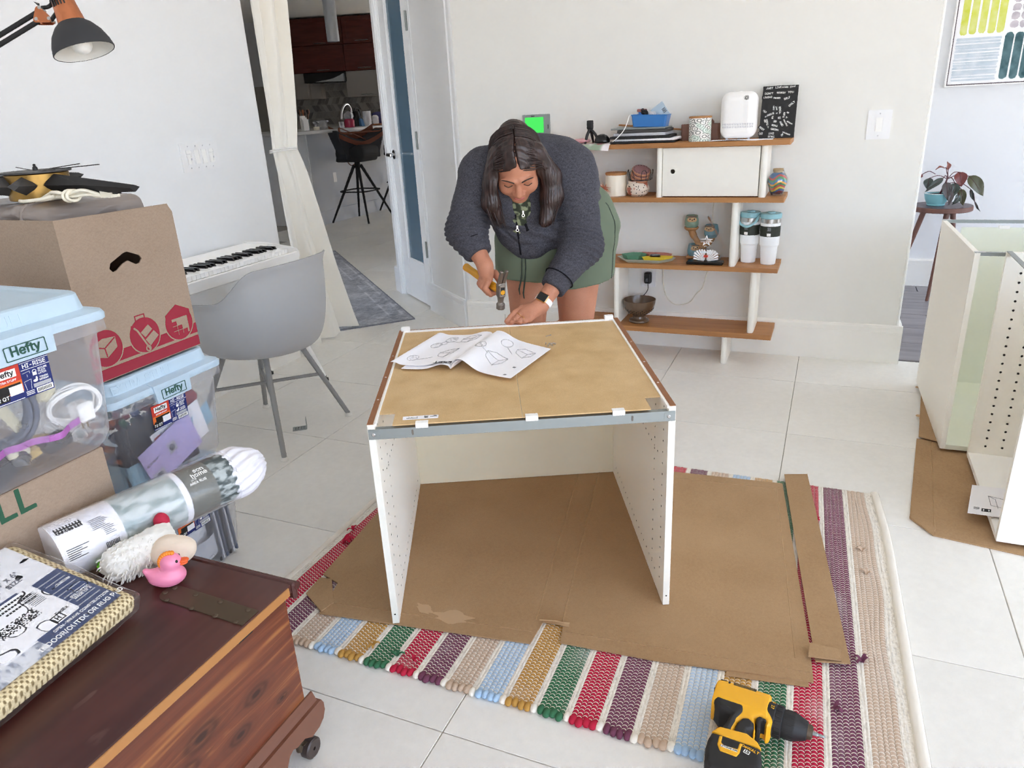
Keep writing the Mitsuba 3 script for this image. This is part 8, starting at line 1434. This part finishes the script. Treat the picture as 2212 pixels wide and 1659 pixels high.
# things on the counter (x = -6.0, from left to right)
fc = thing('kitchen_faucet', 'chrome gooseneck faucet standing on the island counter', 'faucet'); part(fc, 'spout', tube(bend([(-6.0, 8.66, CT), (-6.0, 8.67, 1.30), (-6.0, 8.66, 1.39), (-6.0, 8.60, 1.435), (-6.0, 8.52, 1.415), (-6.0, 8.455, 1.345), (-6.0, 8.43, 1.255)], 40), .014, 10), 'm_chrome', smooth=True); part(fc, 'base', lathe([(0, 0), (.030, 0), (.028, .03), (.020, .06), (0, .06)], 20, frame((-6.0, 8.66, CT), (1, 0, 0), (0, 1, 0))), 'm_chrome'); part(fc, 'lever', tube([(-6.0, 8.66, CT+.05), (-5.98, 8.60, CT+.075)], .007, 8), 'm_chrome', smooth=True)
M('m_pink_soap', '#b33a58', .15); sp_ = thing('soap_bottle', 'clear bottle of pink soap under the faucet', 'bottle'); part(sp_, 'body', lathe([(0, 0), (.062, 0), (.066, .01), (.066, .085), (.05, .105), (0, .105)], 24, frame((-5.93, 8.50, CT+.0004), (1, 0, 0), (0, 1, 0))), 'm_pink_soap'); part(sp_, 'glass_top', lathe([(.05, .106), (.066, .13), (.060, .17), (.03, .185), (.012, .20), (0, .20)], 24, frame((-5.93, 8.50, CT+.0004), (1, 0, 0), (0, 1, 0))), 'm_bin', smooth=True)
obj('paper_towel_roll', lathe([(0, 0), (.055, 0), (.056, .004), (.056, .19), (.02, .19), (.02, .18), (0, .18)], 30, frame((-6.0, 9.03, CT+.0004), (1, 0, 0), (0, 1, 0))), 'm_paper', 'upright white paper towel roll on the island counter', 'paper towel')
M('m_blue_sponge', '#3d6d9c', .7); obj('blue_cloth', hull([(-6.02, 8.855, CT+.0004), (-5.98, 8.855, CT+.0004), (-6.02, 8.935, CT+.0004), (-5.98, 8.935, CT+.0004), (-6.01, 8.84, CT+.10), (-5.99, 8.84, CT+.10), (-6.01, 8.90, CT+.095), (-5.99, 8.90, CT+.095)]), 'm_blue_sponge', 'folded blue cloth left of the paper towel roll', 'cloth', smooth=False)
kt = thing('black_kettle', 'black kettle behind the paper towel roll', 'kettle'); part(kt, 'body', lathe([(0, 0), (.075, 0), (.08, .04), (.055, .15), (.045, .19), (0, .20)], 24, frame((-6.20, 9.07, CT+.0004), (1, 0, 0), (0, 1, 0))), 'm_black'); part(kt, 'spout', tube(bend([(-6.20, 9.02, CT+.09), (-6.2, 8.95, CT+.14), (-6.2, 8.92, CT+.18)], 12), [.02, .008], 8), 'm_black', smooth=True); part(kt, 'handle', tube(bend([(-6.2, 9.03, CT+.19), (-6.2, 9.07, CT+.235), (-6.2, 9.14, CT+.22), (-6.2, 9.17, CT+.14)], 16), .010, 8), 'm_black', smooth=True)
M('m_orange_wood', '#a9673c', .5); M('m_purple', '#4d4f86', .5); ty = thing('wooden_tray', 'orange wooden tray at the right end of the visible counter', 'tray'); part(ty, 'base', box(-6.12, -5.86, 9.13, 9.62, CT+.0004, CT+.020, .003), 'm_orange_wood', smooth=False)
obj('white_jar', lathe([(0, 0), (.045, 0), (.046, .09), (.03, .11), (0, .115)], 22, frame((-5.98, 9.20, CT+.021), (1, 0, 0), (0, 1, 0))), 'm_paper', 'white jar on the left end of the wooden tray', 'jar'); obj('purple_bowl', lathe([(0, .0), (.06, .0), (.095, .055), (.085, .09), (0, .10)], 26, frame((-6.05, 9.40, CT+.075), (1, 0, 0), (0, 1, 0))) if False else lathe([(0, 0), (.05, 0), (.09, .08), (.09, .13), (.06, .15), (0, .155)], 26, frame((-6.05, 9.39, CT+.021), (1, 0, 0), (0, 1, 0))), 'm_purple', 'purple rounded container on the wooden tray', 'container')
for i in range(4): obj('white_mug', lathe([(0, 0), (.026, 0), (.028, .06), (.025, .06), (.023, .01), (0, .01)], 18, frame((-5.90, 9.28+.075*i, CT+.021), (1, 0, 0), (0, 1, 0))), 'm_white', ('first', 'second', 'third', 'fourth')[i]+' small white cup counted from the left on the wooden tray', 'cup')
M('m_teal_dark', '#2f4d4b', .4); uh = thing('utensil_holder', 'dark teal utensil holder with wooden spoons behind the curtain edge', 'utensil holder'); part(uh, 'pot', lathe([(0, 0), (.05, 0), (.055, .13), (.05, .13), (.046, .01), (0, .01)], 24, frame((-6.05, 7.735, CT+.0004), (1, 0, 0), (0, 1, 0))), 'm_teal_dark')
for i in range(6): a = i*1.05; part(uh, 'utensil', cat(tube([(-6.05+.02*math.cos(a), 7.735+.02*math.sin(a), CT+.02), (-6.05+.06*math.cos(a), 7.735+.06*math.sin(a), CT+.20)], .005, 6), ell((-6.05+.064*math.cos(a), 7.735+.064*math.sin(a), CT+.215), (.012, .020, .028), 6)), 'm_orange_wood' if i % 2 else 'm_brow', smooth=True)
obj('napkin_holder', cat(*[box(-5.99+.02*i, -5.985+.02*i, 7.57, 7.67, CT+.0004, CT+.17-.02*i) for i in range(3)]), 'm_white', 'white slatted holder at the left end of the counter', 'holder', smooth=False)
obj('freezer_bag', sdf_mesh(lambda p: smin(d_ell(p, (-5.94, 7.90, CT+.045), (.06, .11, .044)), d_box(p, (-5.94, 7.91, CT+.092), (.03, .13, .014), .01), .03)+.012*(meshkit.noise(p*30)-.5), (-6.05, 7.74, CT+.001), (-5.84, 8.07, CT+.13), .008), 'm_bin', 'clear freezer bag lying on the island counter', 'bag', smooth=True)
obj('counter_candle', lathe([(0, 0), (.035, 0), (.037, .03), (.033, .038), (0, .038)], 20, frame((-5.80, 7.62, CT+.0004), (1, 0, 0), (0, 1, 0))), 'm_cream', 'small cream candle at the near edge of the counter', 'candle')
obj('drinking_glass', lathe([(0, 0), (.028, 0), (.032, .075), (.030, .075), (.026, .006), (0, .006)], 20, frame((-5.86, 8.22, CT+.0004), (1, 0, 0), (0, 1, 0))), 'm_bin', 'small empty glass on the counter left of the faucet', 'glass')
